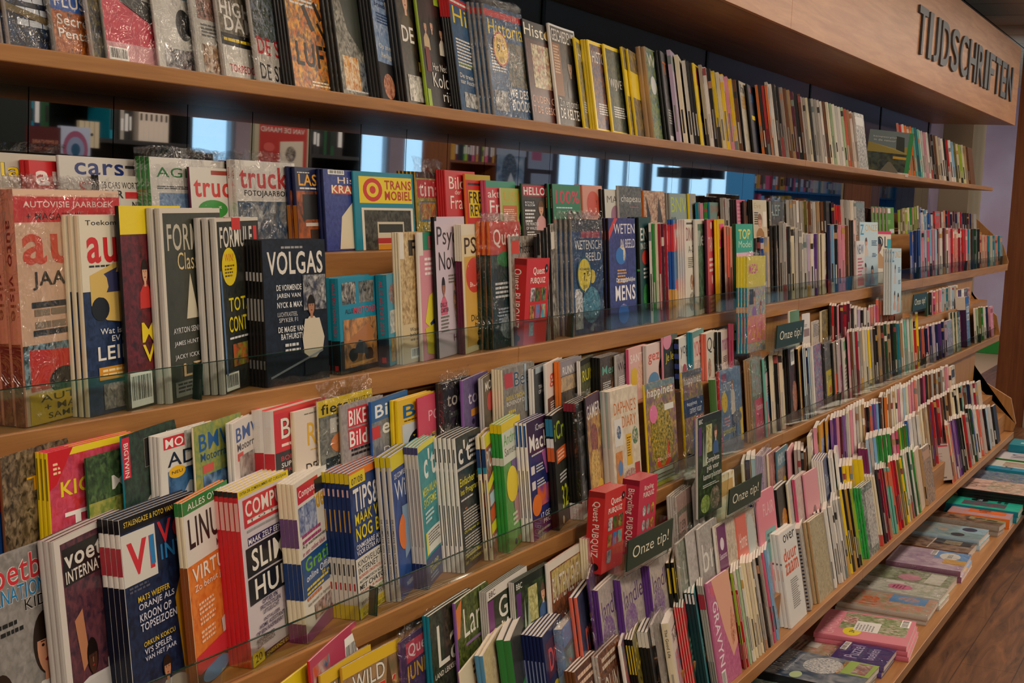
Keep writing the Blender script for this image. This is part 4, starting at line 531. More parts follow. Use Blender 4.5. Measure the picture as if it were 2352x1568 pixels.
D('vi', ph('14203a', '101a2e', '1f2f52'), 'white', ('R', 0, .93, 1, 1, '14141a'), ('T', 'STALENGAZE & FOTO VAN HET JAAR', .05, .945, .85, .035, 'd8b83a'), ('R', 0, .66, .42, .92, 'd0ccc6'), ('T', 'VI', .06, .7, .33, .17, 'c8303a', .06), ('R', .34, .72, .4, .87, '2a7ab5'), ('T', 'VO', .45, .8, .4, .12, 'c8303a', .03), ('T', 'INTE', .47, .72, .4, .08, '2a7ab5', .04), ('L', .05, .64, .3, 2, '556', .01), ('G', ((.66, .0), (.6, .5), (.7, .62), (.95, .58), (1, .5), (1, 0)), 'd0981c'), ('F', .82, .74, .1, 'b8805f', '3a2418', 'd0981c'), ('T', 'MATS WIEFFER', .14, .56, .4, .03, 'd8b83a', .03), ('T', 'ORANJE ALS', .14, .51, .45, .04, 'ccd', .03), ('T', 'KROON OP', .14, .46, .4, .04, 'ccd', .03), ('T', 'TOPSEIZOEN', .14, .41, .46, .04, 'ccd', .03), ('T', 'ORKUN KOKCU', .16, .33, .4, .025, 'd8b83a', .03), ('T', "VI'S SPELER", .16, .29, .35, .03, 'ccd', .03), ('T', 'VAN HET JAAR', .16, .25, .4, .03, 'ccd', .03), ('F', .42, .17, .05, 'b8805f', '2a1a12', 'b5b0aa'), ('E', .5, .03, .2, .08, 'a8a49e'), ('E', .5, .03, .12, .05, '7a7670'), s=(('R', 0, .93, 1, 1, '14141a'), ('R', 0, .72, 1, .86, 'b03a45'), ('R', 0, 0, 1, .66, '12182a')))
D('linux', ph('d4702a', 'c8621f', 'dd8238'), 'cream', ('R', 0, .66, 1, 1, 'd6cfc8'), ('R', 0, .93, 1, 1, '2f7a3a'), ('T', 'ALLES OVER', .1, .945, .8, .035, 'dcd8cc'), ('T', 'LINUX', .08, .74, .9, .16, '1c1818', .03), ('T', 'MAGAZ', .65, .68, .33, .04, '5a3a38'), ('T', 'VIRTUA', .08, .56, .88, .08, 'e6dcd2', .03), ('T', 'Zo benut je alle', .1, .5, .85, .045, 'e6dcd2', .01), ('L', .15, .43, .4, 3, 'e8c0a0', .013), ('L', .15, .35, .35, 2, 'e8c0a0', .013), ('L', .15, .28, .4, 3, 'e8c0a0', .013), ('G', ((.7, .44), (.95, .47), (.95, .36), (.72, .34)), '9a9490'), ('G', ((.6, .28), (.95, .34), (.98, .22), (.62, .17)), 'c9c0bc'), ('G', ((0, .08), (0, .18), (1, .22), (1, .12)), 'c8303a'), ('L', .1, .14, .5, 2, 'f0c8c0', .014), ('R', 0, 0, 1, .09, '1a1c1a'), ('E', .4, .05, .3, .05, '4a85b5'), s=(('R', 0, .93, 1, 1, '2f7a3a'), ('R', 0, 0, 1, .66, '8a4a20')))
D('comput', 'c9bdc2', 'red', ('R', 0, .96, 1, 1, 'd8c01c'), ('T', 'EXTRA DIK ZOMERNUMMER HET CURSUSJAAR', .04, .966, .92, .024, '222'), ('R', .08, .78, 1, .94, 'c02c34'), ('T', 'COMPUT', .12, .835, .86, .09, 'e0d8d2', .04), ('R', .14, .8, .95, .82, 'e0d8d2'), ('T', 'T O T A', .18, .802, .7, .016, '333'), ('L', .12, .75, .8, 1, '999', .014), ('R', .12, .675, .8, .72, '2c2450'), ('T', 'MAAK ZELF EEN', .13, .68, .65, .032, 'e8e4e8', .02), ('R', .06, .5, .92, .665, '16161a'), ('T', 'SLIM', .16, .52, .65, .125, 'e4ddd2', .03), ('R', .06, .34, 1, .49, '16161a'), ('T', 'HUIS', .18, .355, .75, .12, 'e4ddd2', .03), ('T', 'OPTIES EN', .3, .31, .3, .025, '2c2450', .03), ('T', 'PROTOCOLLEN', .25, .28, .4, .025, '2c2450', .03), ('T', 'UITGELICHT', .3, .25, .32, .025, '2c2450', .02), ('T', 'INSTALLEER', .3, .21, .32, .02, '2c2450', .02), ('T', 'HOME ASSISTANT', .2, .18, .5, .024, '2c2450', .03), ('T', 'OP EEN RASPBERRY PI', .12, .15, .62, .024, '2c2450', .03), ('T', 'REFURBISHED', .12, .11, .36, .024, '222', .03), ('T', 'ELEKTRONICA', .12, .085, .36, .022, '222', .03), ('R', .7, .11, .95, .2, 'a8a590'), ('E', .82, .15, .05, .02, 'd0ccc0'), ('R', 0, 0, .24, .075, 'd8c01c'), ('T', '20', .05, .015, .14, .045, '222'), ('R', .24, 0, 1, .04, '1a1a1a'), ('T', 'ONBEKENDE EXTENSIES', .28, .01, .68, .02, 'd8c01c', .02), s=(('R', .1, .78, .9, .94, 'e0a8a0'), ('R', 0, .97, 1, 1, '222')))
D('compidee', 'd6d0c6', 'cream', ('R', .06, .86, .72, .97, 'c02c3a'), ('T', 'Computer', .1, .88, .58, .06, 'ece4e0', .02), ('T', 'idee', .55, .76, .42, .13, 'd0a01c', .04), ('R', .6, .86, 1, .95, '1c2028'), ('P', .05, .66, .6, .84, ('8a98b8', 'b5bcd0', '50608a')), ('L', .1, .64, .6, 2, 'a03a70', .02), ('T', 'Al je wachtwoorden', .08, .57, .75, .03, '222', 0), ('T', 'in een online kluis', .08, .53, .7, .03, 'b04070', 0), ('R', 0, .27, 1, .52, '1c4a80'), ('T', 'Gratis', .12, .42, .85, .085, '6aaa2c', .03), ('T', 'online Office', .12, .36, .8, .045, 'e0e0e4', .02), ('T', '99 euro', .6, .325, .35, .03, 'd8c03a'), ('L', .1, .31, .7, 2, 'd8c03a', .015), ('T', 'Versleutel je laptop', .1, .2, .7, .028, '333', 0), ('L', .1, .245, .6, 1, 'c87a50', .02), ('P', .3, .09, .9, .19, ('b08a80', 'c9c0bc', '5a4440')), ('G', ((0, 0), (0, .06), (1, .11), (1, 0)), '7a3a70'), ('T', 'Uitsmijter: beter in', .08, .04, .7, .022, 'e0d0e0'), ('T', 'dynamische routes', .08, .01, .7, .022, 'd8b050'), s=(('R', 0, .6, 1, .78, '6a4a78'), ('R', 0, .27, 1, .5, '1c3a70'), ('R', 0, 0, 1, .12, '6a3060')))
D('tips', ph('1c2f62', '16264c', '27457a', sc=20), 'darkblue', ('R', 0, .95, 1, 1, 'd8702a'), ('R', 0, .9, .45, .985, 'd8c01c'), ('T', '07/08', .06, .91, .32, .045, '222'), ('T', 'TIPS&', .08, .72, .7, .16, 'e0dcd8', .03), ('T', 'TR', .78, .72, .2, .14, 'e0dcd8', .02), ('T', 'MAAK WIN', .08, .63, .88, .08, 'dcc81c', .02), ('T', 'NOG BET', .08, .52, .88, .095, 'dcc81c', .04), ('T', 'ONMISBARE APPS', .06, .465, .75, .035, 'e0e0e8', .02), ('T', 'VOOR EXTRA FUNCTIES', .06, .425, .9, .035, 'e0e0e8', .02), ('R', 0, 0, 1, .41, 'd2ccc0'), ('T', 'KINDVEILIGER', .06, .35, .75, .04, '22222a', .02), ('T', 'INTERNET', .06, .3, .55, .04, '22222a', .02), ('T', 'BLOKKEER ONGEPASTE INHOUD', .06, .27, .85, .02, 'c8503a'), ('T', 'AUTOMATISCH SCHRIJVEN', .06, .23, .85, .025, '555'), ('T', 'MET CHATGPT', .06, .19, .8, .035, '22222a', .02), ('T', 'ZO HAAL JE ALLES UIT AI', .06, .16, .85, .022, 'c8503a'), ('T', 'CHECKLIST', .45, .12, .5, .03, '7aa03a'), ('T', 'WIFI-MESH-SYSTEMEN', .06, .085, .85, .028, '22222a', .01), ('R', 0, 0, 1, .075, 'dcc81c'), ('T', '10 HARDNEKKIGE SLECHTE', .08, .045, .85, .022, 'c87a3a'), ('T', 'PC-GEWOONTES OPGELOST', .08, .012, .85, .022, '222'), s=(('R', 0, .93, 1, 1, 'd8c01c'), ('R', .3, .84, .7, .89, 'd0a8a8'), ('R', .3, .6, .6, .75, 'b58a3a'), ('R', 0, .1, 1, .42, 'd2ccc0'), ('R', 0, 0, 1, .1, 'd8c01c'), ('R', .3, .3, .7, .38, '444'), ('R', .3, .2, .7, .25, 'a33')))
D('windows', ph('203f80', '1a346c', '2c5296', sc=14), 'silver', ('R', 0, .9, 1, 1, 'd0c01c'), ('T', 'DE COMPLETE GIDS', .12, .83, .8, .035, 'd8dce6'), ('T', 'Wind', .1, .68, .85, .13, 'd8dce6', 0), ('E', .4, .45, .24, .12, 'd8702a'), ('G', ((.35, .25), (.95, .35), (.95, .6), (.35, .62)), '7a98b8'), ('E', .36, .44, .24, .12, 'd8702a'), ('L', .24, .5, .26, 5, 'f0c8a8', .012), ('T', 'WEBREGELS', .3, .06, .5, .03, 'ccd4e0'), s=(('V', 'DE COMPLETE GIDS VOOR WINDOWS', .3, .12, .4, .45, '223'), ('R', 0, .93, 1, 1, 'd0c01c')))
D('ct1', ph('14808a', '127882', '188c96'), 'silver', ('R', 0, .96, 1, 1, 'd0c83a'), ('T', 'c\'t', .3, .74, .6, .2, 'dce0dc', .05), ('T', 'MESH-WLAN', .12, .63, .8, .06, 'd8d83a', .02), ('T', 'SYSTEME', .14, .55, .7, .06, 'd8d83a', .02), ('L', .18, .5, .5, 3, 'c9e0e0', .016), ('R', .1, .22, 1, .38, 'd8d8d0'), ('R', .1, .22, .22, .38, 'd8d03a'), ('L', .26, .35, .65, 5, '555', .01), ('R', 0, 0, 1, .2, '1c3a72'), ('T', 'NAS- UND', .2, .12, .5, .03, 'd8d03a'), ('T', 'ALTERNATIVEN', .2, .08, .6, .03, 'd8d03a'), ('L', .2, .05, .6, 2, '9ab', .012), s=(('R', 0, .95, 1, 1, '3a3a70'), ('R', 0, 0, 1, .18, '1c2a5c'), ('R', .4, .3, .6, .85, '777')))
D('ct2', ph('1f2426', '181c1e', '33403f'), 'white', ('T', 'c\'t', .08, .79, .5, .17, 'dcd8d0', .05), ('L', .55, .92, .35, 4, 'ccc', .02), ('R', .0, .75, 1, .77, 'b5b0a8'), ('T', 'Einfacher Ein', .06, .63, .85, .06, 'd8d03a', .02), ('T', 'ins Programm', .06, .55, .85, .06, 'd8d03a', .02), ('L', .06, .52, .7, 1, 'ccc', .012), ('L', .2, .45, .1, 1, 'c87a3a'), ('L', .1, .43, .75, 7, 'b5b0a8', .011), ('T', 'CPU-Wegweiser 2023', .1, .27, .65, .025, 'd8d03a'), ('L', .1, .24, .75, 8, 'b5b0a8', .011), ('T', 'Die neuen Maschen', .06, .09, .85, .035, 'd8d03a', .01), ('T', 'der Telefonbetruger', .06, .04, .85, .035, 'd8d03a', .01), s=(('R', .35, .2, .65, .5, '666'), ('R', .3, .82, .6, .92, '444')))
D('pcw', ph('1c3868', '1f6a70', 'd0602c', sc=30), 'cream', ('R', 0, .9, 1, 1, 'd8cc2c'), ('T', 'PCW', .08, .72, .8, .15, 'e0dcd4', .01), ('G', ((0, .62), (1, .72), (1, .64), (0, .54)), 'd8cc2c'), ('R', .1, .42, .6, .52, 'b5c8d8'), ('R', .05, .3, .9, .4, 'd0502c'), ('R', .05, .2, .9, .28, 'd8cc2c'), ('T', 'Sync', .1, .12, .5, .06, 'ddd'), s=(('R', 0, .75, 1, .9, '1c3c6a'), ('R', 0, .7, 1, .75, '2c8aa5'), ('R', .35, .1, .65, .65, '777')))
D('android', ph('4f8a3c', '45803a', '5c9848'), 'green', ('R', 0, .93, 1, 1, 'd8c01c'), ('R', 0, .68, 1, .93, 'c8cdbf'), ('T', 'Android', .08, .82, .85, .09, '4f9a3c', -.005), ('T', 'Samsung', .1, .72, .8, .08, '3c4038', -.005), ('R', .4, .3, .98, .68, '5a4480'), ('R', .42, .18, .96, .4, 'a5787a'), ('E', .38, .5, .3, .14, 'dcc41c'), ('L', .22, .56, .32, 5, '4a4410', .014), ('L', .3, .25, .3, 3, 'c8dcb8', .02), ('E', .55, .05, .05, .025, 'c8303a'), ('E', .72, .06, .05, .025, 'ddd'), ('E', .38, .04, .05, .025, '2c3a4a'), s=(('R', 0, .93, 1, 1, 'd8c01c'), ('R', 0, .68, 1, .74, 'c8cdbf')))
D('mach', ph('1c2a5c', '18244e', '2a2c70'), 'white', ('R', 0, .72, 1, 1, '3a1c3c'), ('T', 'iCreate', .4, .9, .4, .055, 'dcd8d8', .01), ('T', 'MacH', .08, .74, .88, .14, 'e0dcd8', .03), ('L', .15, .7, .7, 1, 'ccc', .014), ('R', .08, .55, .25, .62, 'd8d0d0'), ('L', .32, .6, .4, 3, 'ccc', .013), ('R', .08, .42, .25, .49, 'd8d0d0'), ('L', .32, .47, .4, 3, 'ccc', .013), ('G', ((.6, .7), (.95, .74), (.98, .5), (.75, .5)), 'a05a98'), ('P', .3, .25, 1, .42, ('9a4a98', '2a2a60', 'd0602c'), 14), ('E', .25, .28, .22, .09, 'd8702a'), ('T', '17 GEW', .4, .14, .55, .05, 'dcd8d8', .02), ('T', 'PROJE', .5, .08, .45, .05, 'dcd8d8', .02), ('L', .2, .04, .6, 1, 'a5b0a0', .02), s=(('R', .2, .8, .8, .98, '1c4a8a'), ('R', .35, .2, .65, .6, '777')))
D('icre', ph('22241c', '191b16', '34362c'), 'black', ('T', 'iCre', .1, .76, .88, .16, '9ab52c', .02), ('R', .15, .56, .8, .68, 'd0602c'), ('L', .25, .64, .45, 3, 'f0c0a0', .016), ('L', .3, .44, .5, 3, 'ccc', .016), ('T', '32', .35, .14, .38, .2, 'b5c01c', .02), ('T', 'iPhone', .75, .24, .22, .05, 'b5c01c'), ('T', 'je de', .75, .17, .2, .04, 'b5c01c'), ('E', .35, .05, .07, .035, 'd8c0a0'), s=(('R', 0, .82, 1, .97, '2a7aa0'), ('R', 0, .6, 1, .72, 'd0602c'), ('R', 0, .72, 1, .8, 'ddd')))
D('edge', ph('20201f', '151515', '3c3c3c'), 'black', ('T', 'EDGE', .1, .84, .8, .08, '8a8a88', .0), ('T', 'ONLINE', .1, .76, .8, .07, '8a8a88', .0), ('P', .1, .1, .95, .7, ('4a4a4a', '1c1c1c', '8a8a8a'), 12), ('B', .0, .0, .3, .16), wrap=1, s=(('R', 0, .93, 1, 1, '8a2a3a'), ('R', 0, 0, 1, .14, 'ddd')))
D('gamep', ph('6a3a48', 'a5703a', 'c9a05a', sc=16), 'charcoal', ('R', 0, .84, 1, 1, '4a2c44'), ('T', 'GAMER', .05, .8, .93, .12, 'd8d0cc', .03), ('EP', .5, .6, .25, .15, ('7a3a44', '4a2c38', 'a5604a')), ('EP', .45, .35, .35, .2, ('c09040', '7a5228', 'e0c070')), ('E', .75, .18, .18, .07, 'd8b02c'))
D('daphne', ph('cbbba4', 'bfae98', 'd8cab5', sc=20), 'silver', ('T', "DAPHNE'S", .12, .78, .8, .11, 'c8742f', .0), ('T', 'DIARY', .4, .65, .5, .1, 'c8742f', .0), ('R', .1, .5, .4, .74, 'd6d2cc'), ('EP', .26, .62, .08, .06, ('4a6a90', 'd6d2cc', '2a4a70')), ('P', .1, .1, .35, .45, ('c07838', 'b56a2c', 'd08a4a')), ('E', .25, .3, .09, .07, '5a80b0'), ('E', .25, .1, .08, .06, '5a80b0'), ('R', .52, .3, .7, .58, 'd8a82c'), ('L', .54, .54, .14, 8, '6a4a10', .012), ('EP', .84, .55, .1, .08, ('6a9a70', 'd8cab5', '3c5a44')), ('EP', .6, .15, .3, .12, ('b58a7a', 'cbbba4', '8a5a60')), ('R', .78, .2, .95, .3, 'b0403a'), s=(('R', .1, .5, .5, 1, '9ab0a8'),))
HP = ('T', 'happinez', .08, .84, .86, .11, 'd8d4cc', .03)
D('happ', ph('5a6a2c', 'd0a83a', '7a4a6a', sc=34), 'yellow', ('P', 0, .94, 1, 1, ('6a7a80', '8a9a90', '5a6a70')), HP, ('EP', .5, .45, .36, .34, ('6a6a2c', '3c421c', 'c0a03a')), ('F', .5, .58, .085, SK, 'b0763a', 'c8401f'), ('G', ((.28, .2), (.34, .42), (.5, .46), (.68, .42), (.76, .2), (.5, .1)), 'c8401f'), ('T', 'vrije', .45, .3, .2, .04, 'e8c8b8', 0), ('T', 'zelfliefde', .3, .23, .45, .05, 'e8c8b8', 0), ('E', .24, .7, .14, .09, 'd8749a'), ('L', .17, .74, .14, 5, 'f0d0e0', .01), ('R', .62, .7, .92, .76, 'd8d4c8'), ('R', .15, .11, .8, .15, 'c9cdbf'), ('R', .12, .075, .85, .1, 'c9cdbf'), ('R', .1, .04, .85, .065, 'b5bcb0'), ('R', 0, 0, 1, .035, 'c8c02c'))
D('happ2', ph('5a6a2c', 'd0a83a', '7a4a6a', sc=34), 'yellow', ('P', 0, .94, 1, 1, ('4a4a50', '6a6a70', '3a3a40')), HP, ('R', 0, .54, 1, .72, '12305c'), ('T', 'happinez', .18, .64, .5, .05, 'dce0e6', .02), ('T', 'samen voor', .3, .57, .6, .05, 'dce0e6', .0), ('P', .5, .2, .95, .52, ('b0402c', '903424', 'c8563a')), ('R', .42, .15, .5, .5, '2a5a90'), ('R', 0, 0, 1, .15, '10203a'), wrap=1)
D('greenbook', ph('8a7a70', 'b59a90', '5a5a50'), '4f7a40', ('P', 0, 0, 1, 1, ('a58a84', '6a5a58', 'c9b0a8')), pages='d6cfc4')
D('lente', ph('55718f', '4a6684', '6a86a2'), 'red', ('R', .1, .86, .35, .95, '8a3a58'), ('T', 'LENTE', .1, .74, .45, .1, 'd8d4d0', -.005), ('E', .2, .62, .14, .12, 'd8b81c'), ('L', .12, .66, .16, 4, '4a4010', .014), ('F', .6, .8, .05, SK, '8a6848', 'c9c0b0'), ('G', ((.5, .45), (.52, .74), (.66, .74), (.7, .45)), 'c9c0b0'), ('G', ((.5, .45), (.7, .45), (.72, .1), (.66, .1), (.6, .35), (.54, .1)), '2c3c60'), ('L', .14, .42, .3, 3, 'd89a9a', .02), ('T', 'zomertijd', .05, .22, .6, .1, 'd8c81c', -.005), ('R', .88, .1, 1, .5, 'd8b81c'), ('EP', .75, .4, .2, .08, ('6a7078', '8a9098', '4a5058')), wrap=1)
D('flairw', ph('6a7a48', 'b08a80', '4a6a50'), 'tan', ('P', .1, .55, 1, 1, ('b07a78', '6a8a50', '9ab0b0')), ('R', .25, 0, 1, .5, 'c8425c'), ('T', 'Vitamine', .35, .36, .55, .08, 'ecc8d0', .02), ('T', '+', .55, .26, .12, .06, '3a1c28'), ('T', 'Win Geld', .35, .12, .55, .09, 'ecc8d0', .02), wrap=1)
D('flow', 'd0b5bc', 'mint', ('R', 0, .45, .25, 1, '6fae9e'), ('R', 0, .8, 1, 1, '2c3a3a'), ('T', 'FLO', .1, .82, .8, .14, '8ad0c0', .03), ('R', 0, 0, .3, .45, 'c8355a'), ('E', .6, .35, .2, .16, '4a8ab5'), ('L', .4, .6, .4, 10, '5a4a50', .018), ('R', .25, 0, 1, .18, 'd0c8b8'))
D('floral', ph('1c1a1a', '2c3a26', '5a2a2a'), 'black', ('R', .3, .76, .75, .96, 'd0cdc8'), ('B', .32, .77, .4, .18), ('EP', .6, .35, .3, .2, ('a05048', '3a4a2c', 'c88a70')))
D('pinkflo', ph('c8687a', '8a9a50', 'e0b03a'), 'black')
D('clash', ph('b5a8a0', 'b0405a', '3a5a8a'), 'white')
D('janbag', ph('6a6460', '4a4844', '8a8480'), 'charcoal', ('R', .1, .2, .95, .58, 'dcc81c'), ('T', 'Jan', .25, .4, .5, .12, '2a6a8a', .0), ('E', .55, .28, .14, .06, 'd0703a'), wrap=1)
D('janred', ph('8a7468', '5a5048', 'a59080'), 'charcoal', ('R', .1, .15, .95, .5, 'd0502a'), wrap=1)
D('pinkwh', 'd0b5b8', 'silver', ('P', .2, .0, .9, .6, ('c84f8a', 'e0c0d0', 'b03a70')), wrap=1)
D('greenwh', 'd0c8bc', 'silver', ('R', .1, .8, .9, .95, '6a9a70'), ('E', .5, .62, .2, .06, '4a8a50'), ('L', .2, .5, .5, 6, '776', .03))
# tier three
D('superm', 'dcc01c', 'yellow', ('T', 'SUPER MAN', .5, .94, .4, .03, '222'), ('E', .7, .82, .2, .08, 'd0502a'))
D('kinder', 'b5405c', 'red', ('P', .05, .2, .4, .95, ('c9b0a8', '3a5a7a', 'c8502a'), 24), ('T', '+', .28, .6, .06, .1, 'eee'), ('T', 'Kinder', .48, .72, .25, .12, 'ecd8dc'), ('T', 'leespakket', .44, .56, .32, .12, 'ecd8dc'), ('B', .72, .45, .26, .5), wrap=0)
D('wild', ph('8a6a50', '6a6448', 'a5825a', sc=18), 'gold', ('R', 0, .92, 1, 1, 'd8b02c'), ('O', 'WILD', .15, .8, .55, .11, 'e0dcd4', '16140f'), ('O', 'FREEK', .1, .58, .8, .2, 'c8342a', 'e6dfd0'), ('EP', .8, .5, .25, .25, ('a5703f', '6a4a2c', 'c9a070')), ('G', ((.7, .7), (.76, .92), (.82, .72)), '5a4028'))
D('questjr', ph('4a2c5c', '3a2248', '5c3a70'), 'purple', ('R', .15, .82, .95, .96, 'c8425a'), ('T', 'Quest', .2, .84, .65, .1, 'ecd8dc', .02), ('T', 'JUNIOR', .12, .66, .85, .14, 'd8a82c', .04), ('EP', .55, .35, .35, .22, ('b57a34', 'a06a2c', 'c9904a')), ('EP', .6, .32, .2, .15, ('8a8a88', 'd0ccc4', '5a5a58')), wrap=1)
D('lan1', ph('262e24', '1b221a', '3c4434'), 'teal', ('P', .3, .55, .9, 1, ('3a3228', '5a4a38', '22281e')), ('T', 'Lan', .15, .62, .8, .28, 'dcd8cc', -.01), ('T', 'LAND LEKKER GENIETEN', .05, .56, .85, .035, 'dcd8cc'), ('E', .76, .36, .2, .13, '8a7468'), ('L', .66, .42, .2, 5, 'd8c8b8', .015), ('EP', .35, .18, .25, .13, ('b5603a', 'c9a06a', '7a3a24')), ('L', .1, .45, .4, 3, 'ccc', .015))
D('lan2', ph('4a5a26', '6f7a34', '2c3818', sc=50), 'violet', ('G', ((0, .95), (.2, 1), (.08, .75), (0, .75)), 'd0783a'), ('T', 'Land', .22, .72, .76, .2, 'dfdad0', -.005), ('R', .25, .66, .95, .68, '8a6a98'), ('P', .2, .12, .6, .5, ('8a9a4a', 'a5a860', '5a6a34')), ('F', .4, .36, .045, SK, '4a2c1c', 'd09a2c'), ('R', .34, .1, .48, .14, '2c3c60'), ('EP', .1, .4, .08, .08, ('c8502a', '8a3a2a', 'd8785a')))
D('garden1', ph('22301e', '34442a', '182216'), 'silver', ('R', 0, .93, 1, 1, 'd6cec6'), ('T', 'BBC', .04, .945, .16, .04, '222'), ('R', 0, .55, .14, .92, '6a2c6a'), ('T', 'Gard', .26, .74, .7, .16, 'dcd8ce', .02), ('T', 'Worl', .3, .56, .66, .16, 'dcd8ce', .02), ('F', .85, .4, .08, SK, 'c9a060', '5a6a80'), ('R', .2, .42, .4, .47, 'b52c48'), ('L', .2, .38, .4, 4, 'ccc', .015), ('R', .2, .24, .4, .28, 'b52c48'))
CG = [('P', 0, 0, 1, 1, ('22301e', '3c5a30', '141c12'), 30), ('R', 0, .93, 1, 1, '18241c'), ('T', 'BBC', .05, .93, .16, .045, 'd8d8d0'), ('R', .04, .62, .17, .9, '5a2c70'), ('P', .35, .62, .6, .9, ('a8a060', '7a7a3c', 'c9c48a')), ('F', .75, .8, .06, SK, '5a4434', '3a5a88'), ('G', ((.2, .5), (.25, .85), (.28, .5), (.35, .85), (.4, .5)), '9aa890'), ('T', 'Complete', .34, .5, .55, .075, 'dcdad0', .02), ('T', 'gids voor', .37, .42, .5, .075, 'dcdad0', .02), ('T', 'kamerplanten', .22, .34, .75, .075, 'dcdad0', .02), ('L', .2, .3, .7, 2, 'c8c8c0', .01), ('EP', .3, .12, .2, .09, ('6a8a34', '4a6a2c', '9aaa5a')), ('EP', .7, .14, .2, .12, ('c0a090', '5a5a50', '3a4a2c'))]
D('complete', '22301e', 'silver', *CG)
D('buiten', ph('7a4a34', '4a3a30', 'a5603a', sc=30), 'white', ('R', 0, .93, 1, 1, 'd8cec4'), ('R', 0, 0, .06, 1, 'd8cec4'), ('P', .1, .7, .95, .92, ('a59a5a', '7a4a34', 'c9b070')), ('T', 'BUITENLEVEN', .1, .66, .85, .2, 'd8d0c4', -.01), ('T', 'Seizoen', .5, .6, .42, .07, 'b53038', 0))
for _i in range(12): pass
DS['buiten']['els'] = DS['buiten']['els']+tuple(('E', .2+.17*(q % 4), .5-.12*(q//4), .075, .055, ('b5823a', 'a5402c', 'b0642c', 'b03028')[(q+q//4) % 4]) for q in range(14))+(('E', .85, .45, .1, .09, '2c2c3c'), ('L', .1, .14, .5, 2, 'dcc', .03))
D('dv', ph('b5787c', 'a06468', 'c9908c'), 'cream', ('T', 'DV', .2, .4, .7, .3, 'd0a8a8', -.015), ('EP', .4, .55, .2, .2, ('a05a5a', '8a4a4c', 'b87a74')))
D('uitleven', ph('6f6a5c', '4a4a40', '8f8a78'), 'silver', ('R', 0, .85, 1, 1, 'b5948a'), ('R', .08, .35, .6, .8, 'c9a59a'), ('T', 'UIT LEVEN', .1, .66, .4, .08, '3a2c28'), ('T', 'BUITEN', .1, .57, .4, .07, '3a2c28'), ('T', 'GRATIS', .12, .4, .36, .05, '3a2c28'), wrap=1)
D('hobby', 'd8ccc2', 'cream', ('T', 'Hobby', .1, .55, .85, .22, '3a3436', .02))
D('lilacf', ph('b59aa8', 'a08898', 'c9b0bc'), 'lilac', ('P', 0, .1, 1, .35, ('a06a60', 'b58a80', 'c9a8a0')), wrap=1)
D('rust', ph('a0655c', '8a544c', 'b57a70'), 'cream', ('T', 'IS', .2, .6, .5, .25, 'c98a80', .0), ('P', .1, .1, .9, .5, ('7a4a44', 'a06a60', '5a3a34')))
D('memphis', ph('7a6a60', '5a4c44', '9a8a7a'), '4f7a88', ('R', 0, .78, 1, 1, '4f7a88'), ('T', 'MEMPHLEX', .08, .82, .85, .13, 'b5c0c4', .03), ('EP', .6, .5, .2, .15, ('b5952c', '8a7024', 'd0b03a')), ('EP', .5, .25, .3, .15, ('b5a090', '4a403c', 'c9b8ac')))
D('pinkb', 'd8949a', 'pink', ('EP', .6, .5, .15, .1, ('4a3a3c', 'd8949a', '2c2426')))
D('brownp', ph('6a4a3c', '543a30', '80604c'), 'brown', ('T', 'PRO', .2, .55, .7, .25, 'c9b8a0', .0))
D('elle', ph('a5a0b0', '4a4a78', 'b5b5c8'), 'gold', ('R', 0, .82, 1, 1, 'd8923a'), ('EP', .5, .5, .4, .2, ('4a4a88', 'a5a0b0', '2c2c60')))
D('shieldb', ph('c0ac84', 'b09a70', 'ccba94'), '4f8ab0', ('G', ((.35, .62), (.95, .66), (.95, .2), (.62, .05), (.38, .2)), 'e0dccc'), ('G', ((.38, .6), (.95, .63), (.95, .23), (.62, .09), (.41, .22)), '3a7a98'), ('P', .3, .65, .8, .9, ('c9b48c', 'd8cab0', 'b09a70')))
D('shieldg', ph('2a2c28', '22241f', '34362f'), '2f7a3a', ('G', ((.4, .6), (.9, .64), (.9, .3), (.66, .15), (.43, .28)), '2f8a44'), ('G', ((.44, .57), (.87, .6), (.87, .33), (.66, .2), (.47, .3)), '1c4a2a'), ('T', 'R', .55, .34, .22, .18, 'b5d0b5', 0))
D('donald', 'd2c6a8', 'cream', ('L', .5, .93, .3, 2, '222', .02), ('O', 'DONALD', .25, .68, .73, .16, 'c8302c', '2a1410'))
D('donaldn', ph('1a2a5a', '142048', '2a1c44'), 'navy', ('R', .1, .64, 1, .92, '4a1c34'), ('T', 'DON', .2, .68, .75, .18, 'c8484a', .04), ('E', .4, .45, .22, .13, 'd8c01c'), ('T', '39', .3, .42, .2, .06, '222'), ('EP', .7, .3, .25, .2, ('2c3a80', '14182c', 'c9a02c')), s=(('R', .2, .1, .6, .8, '7a86b0'),))
D('donaldp', ph('6f8aa0', '5a7a8c', '4a6a70'), '7a9ac0', ('R', 0, .84, 1, 1, '6a90c0'), ('P', .1, 0, 1, .8, ('5a8a90', '3a5a60', '7aa5a8'), 12), ('O', 'Donald', .16, .56, .78, .16, 'c85a4a', '8a3a34'), wrap=1)
D('navyred', ph('2a2f4c', '1c2038', '3a3a58'), 'coral', ('T', 'mi', .3, .55, .5, .25, 'c85a4a', .02))
D('purplep', ph('4a2c58', '3a2248', '6a4a78'), 'purple', ('T', 'Spirit', .1, .75, .8, .14, 'c9b8d0', -.005), wrap=1)
D('landle', ph('a59a94', '8f8580', 'b5a8a0'), 'purple', ('T', 'landle', .1, .74, .88, .15, '5a4070', -.005), ('EP', .35, .62, .3, .14, ('8a6a98', 'a59a94', '6a4a80')), ('EP', .5, .35, .4, .12, ('6a7044', '8a8a60', '4a5030')), ('L', .3, .4, .5, 5, '8a4a70', .025))
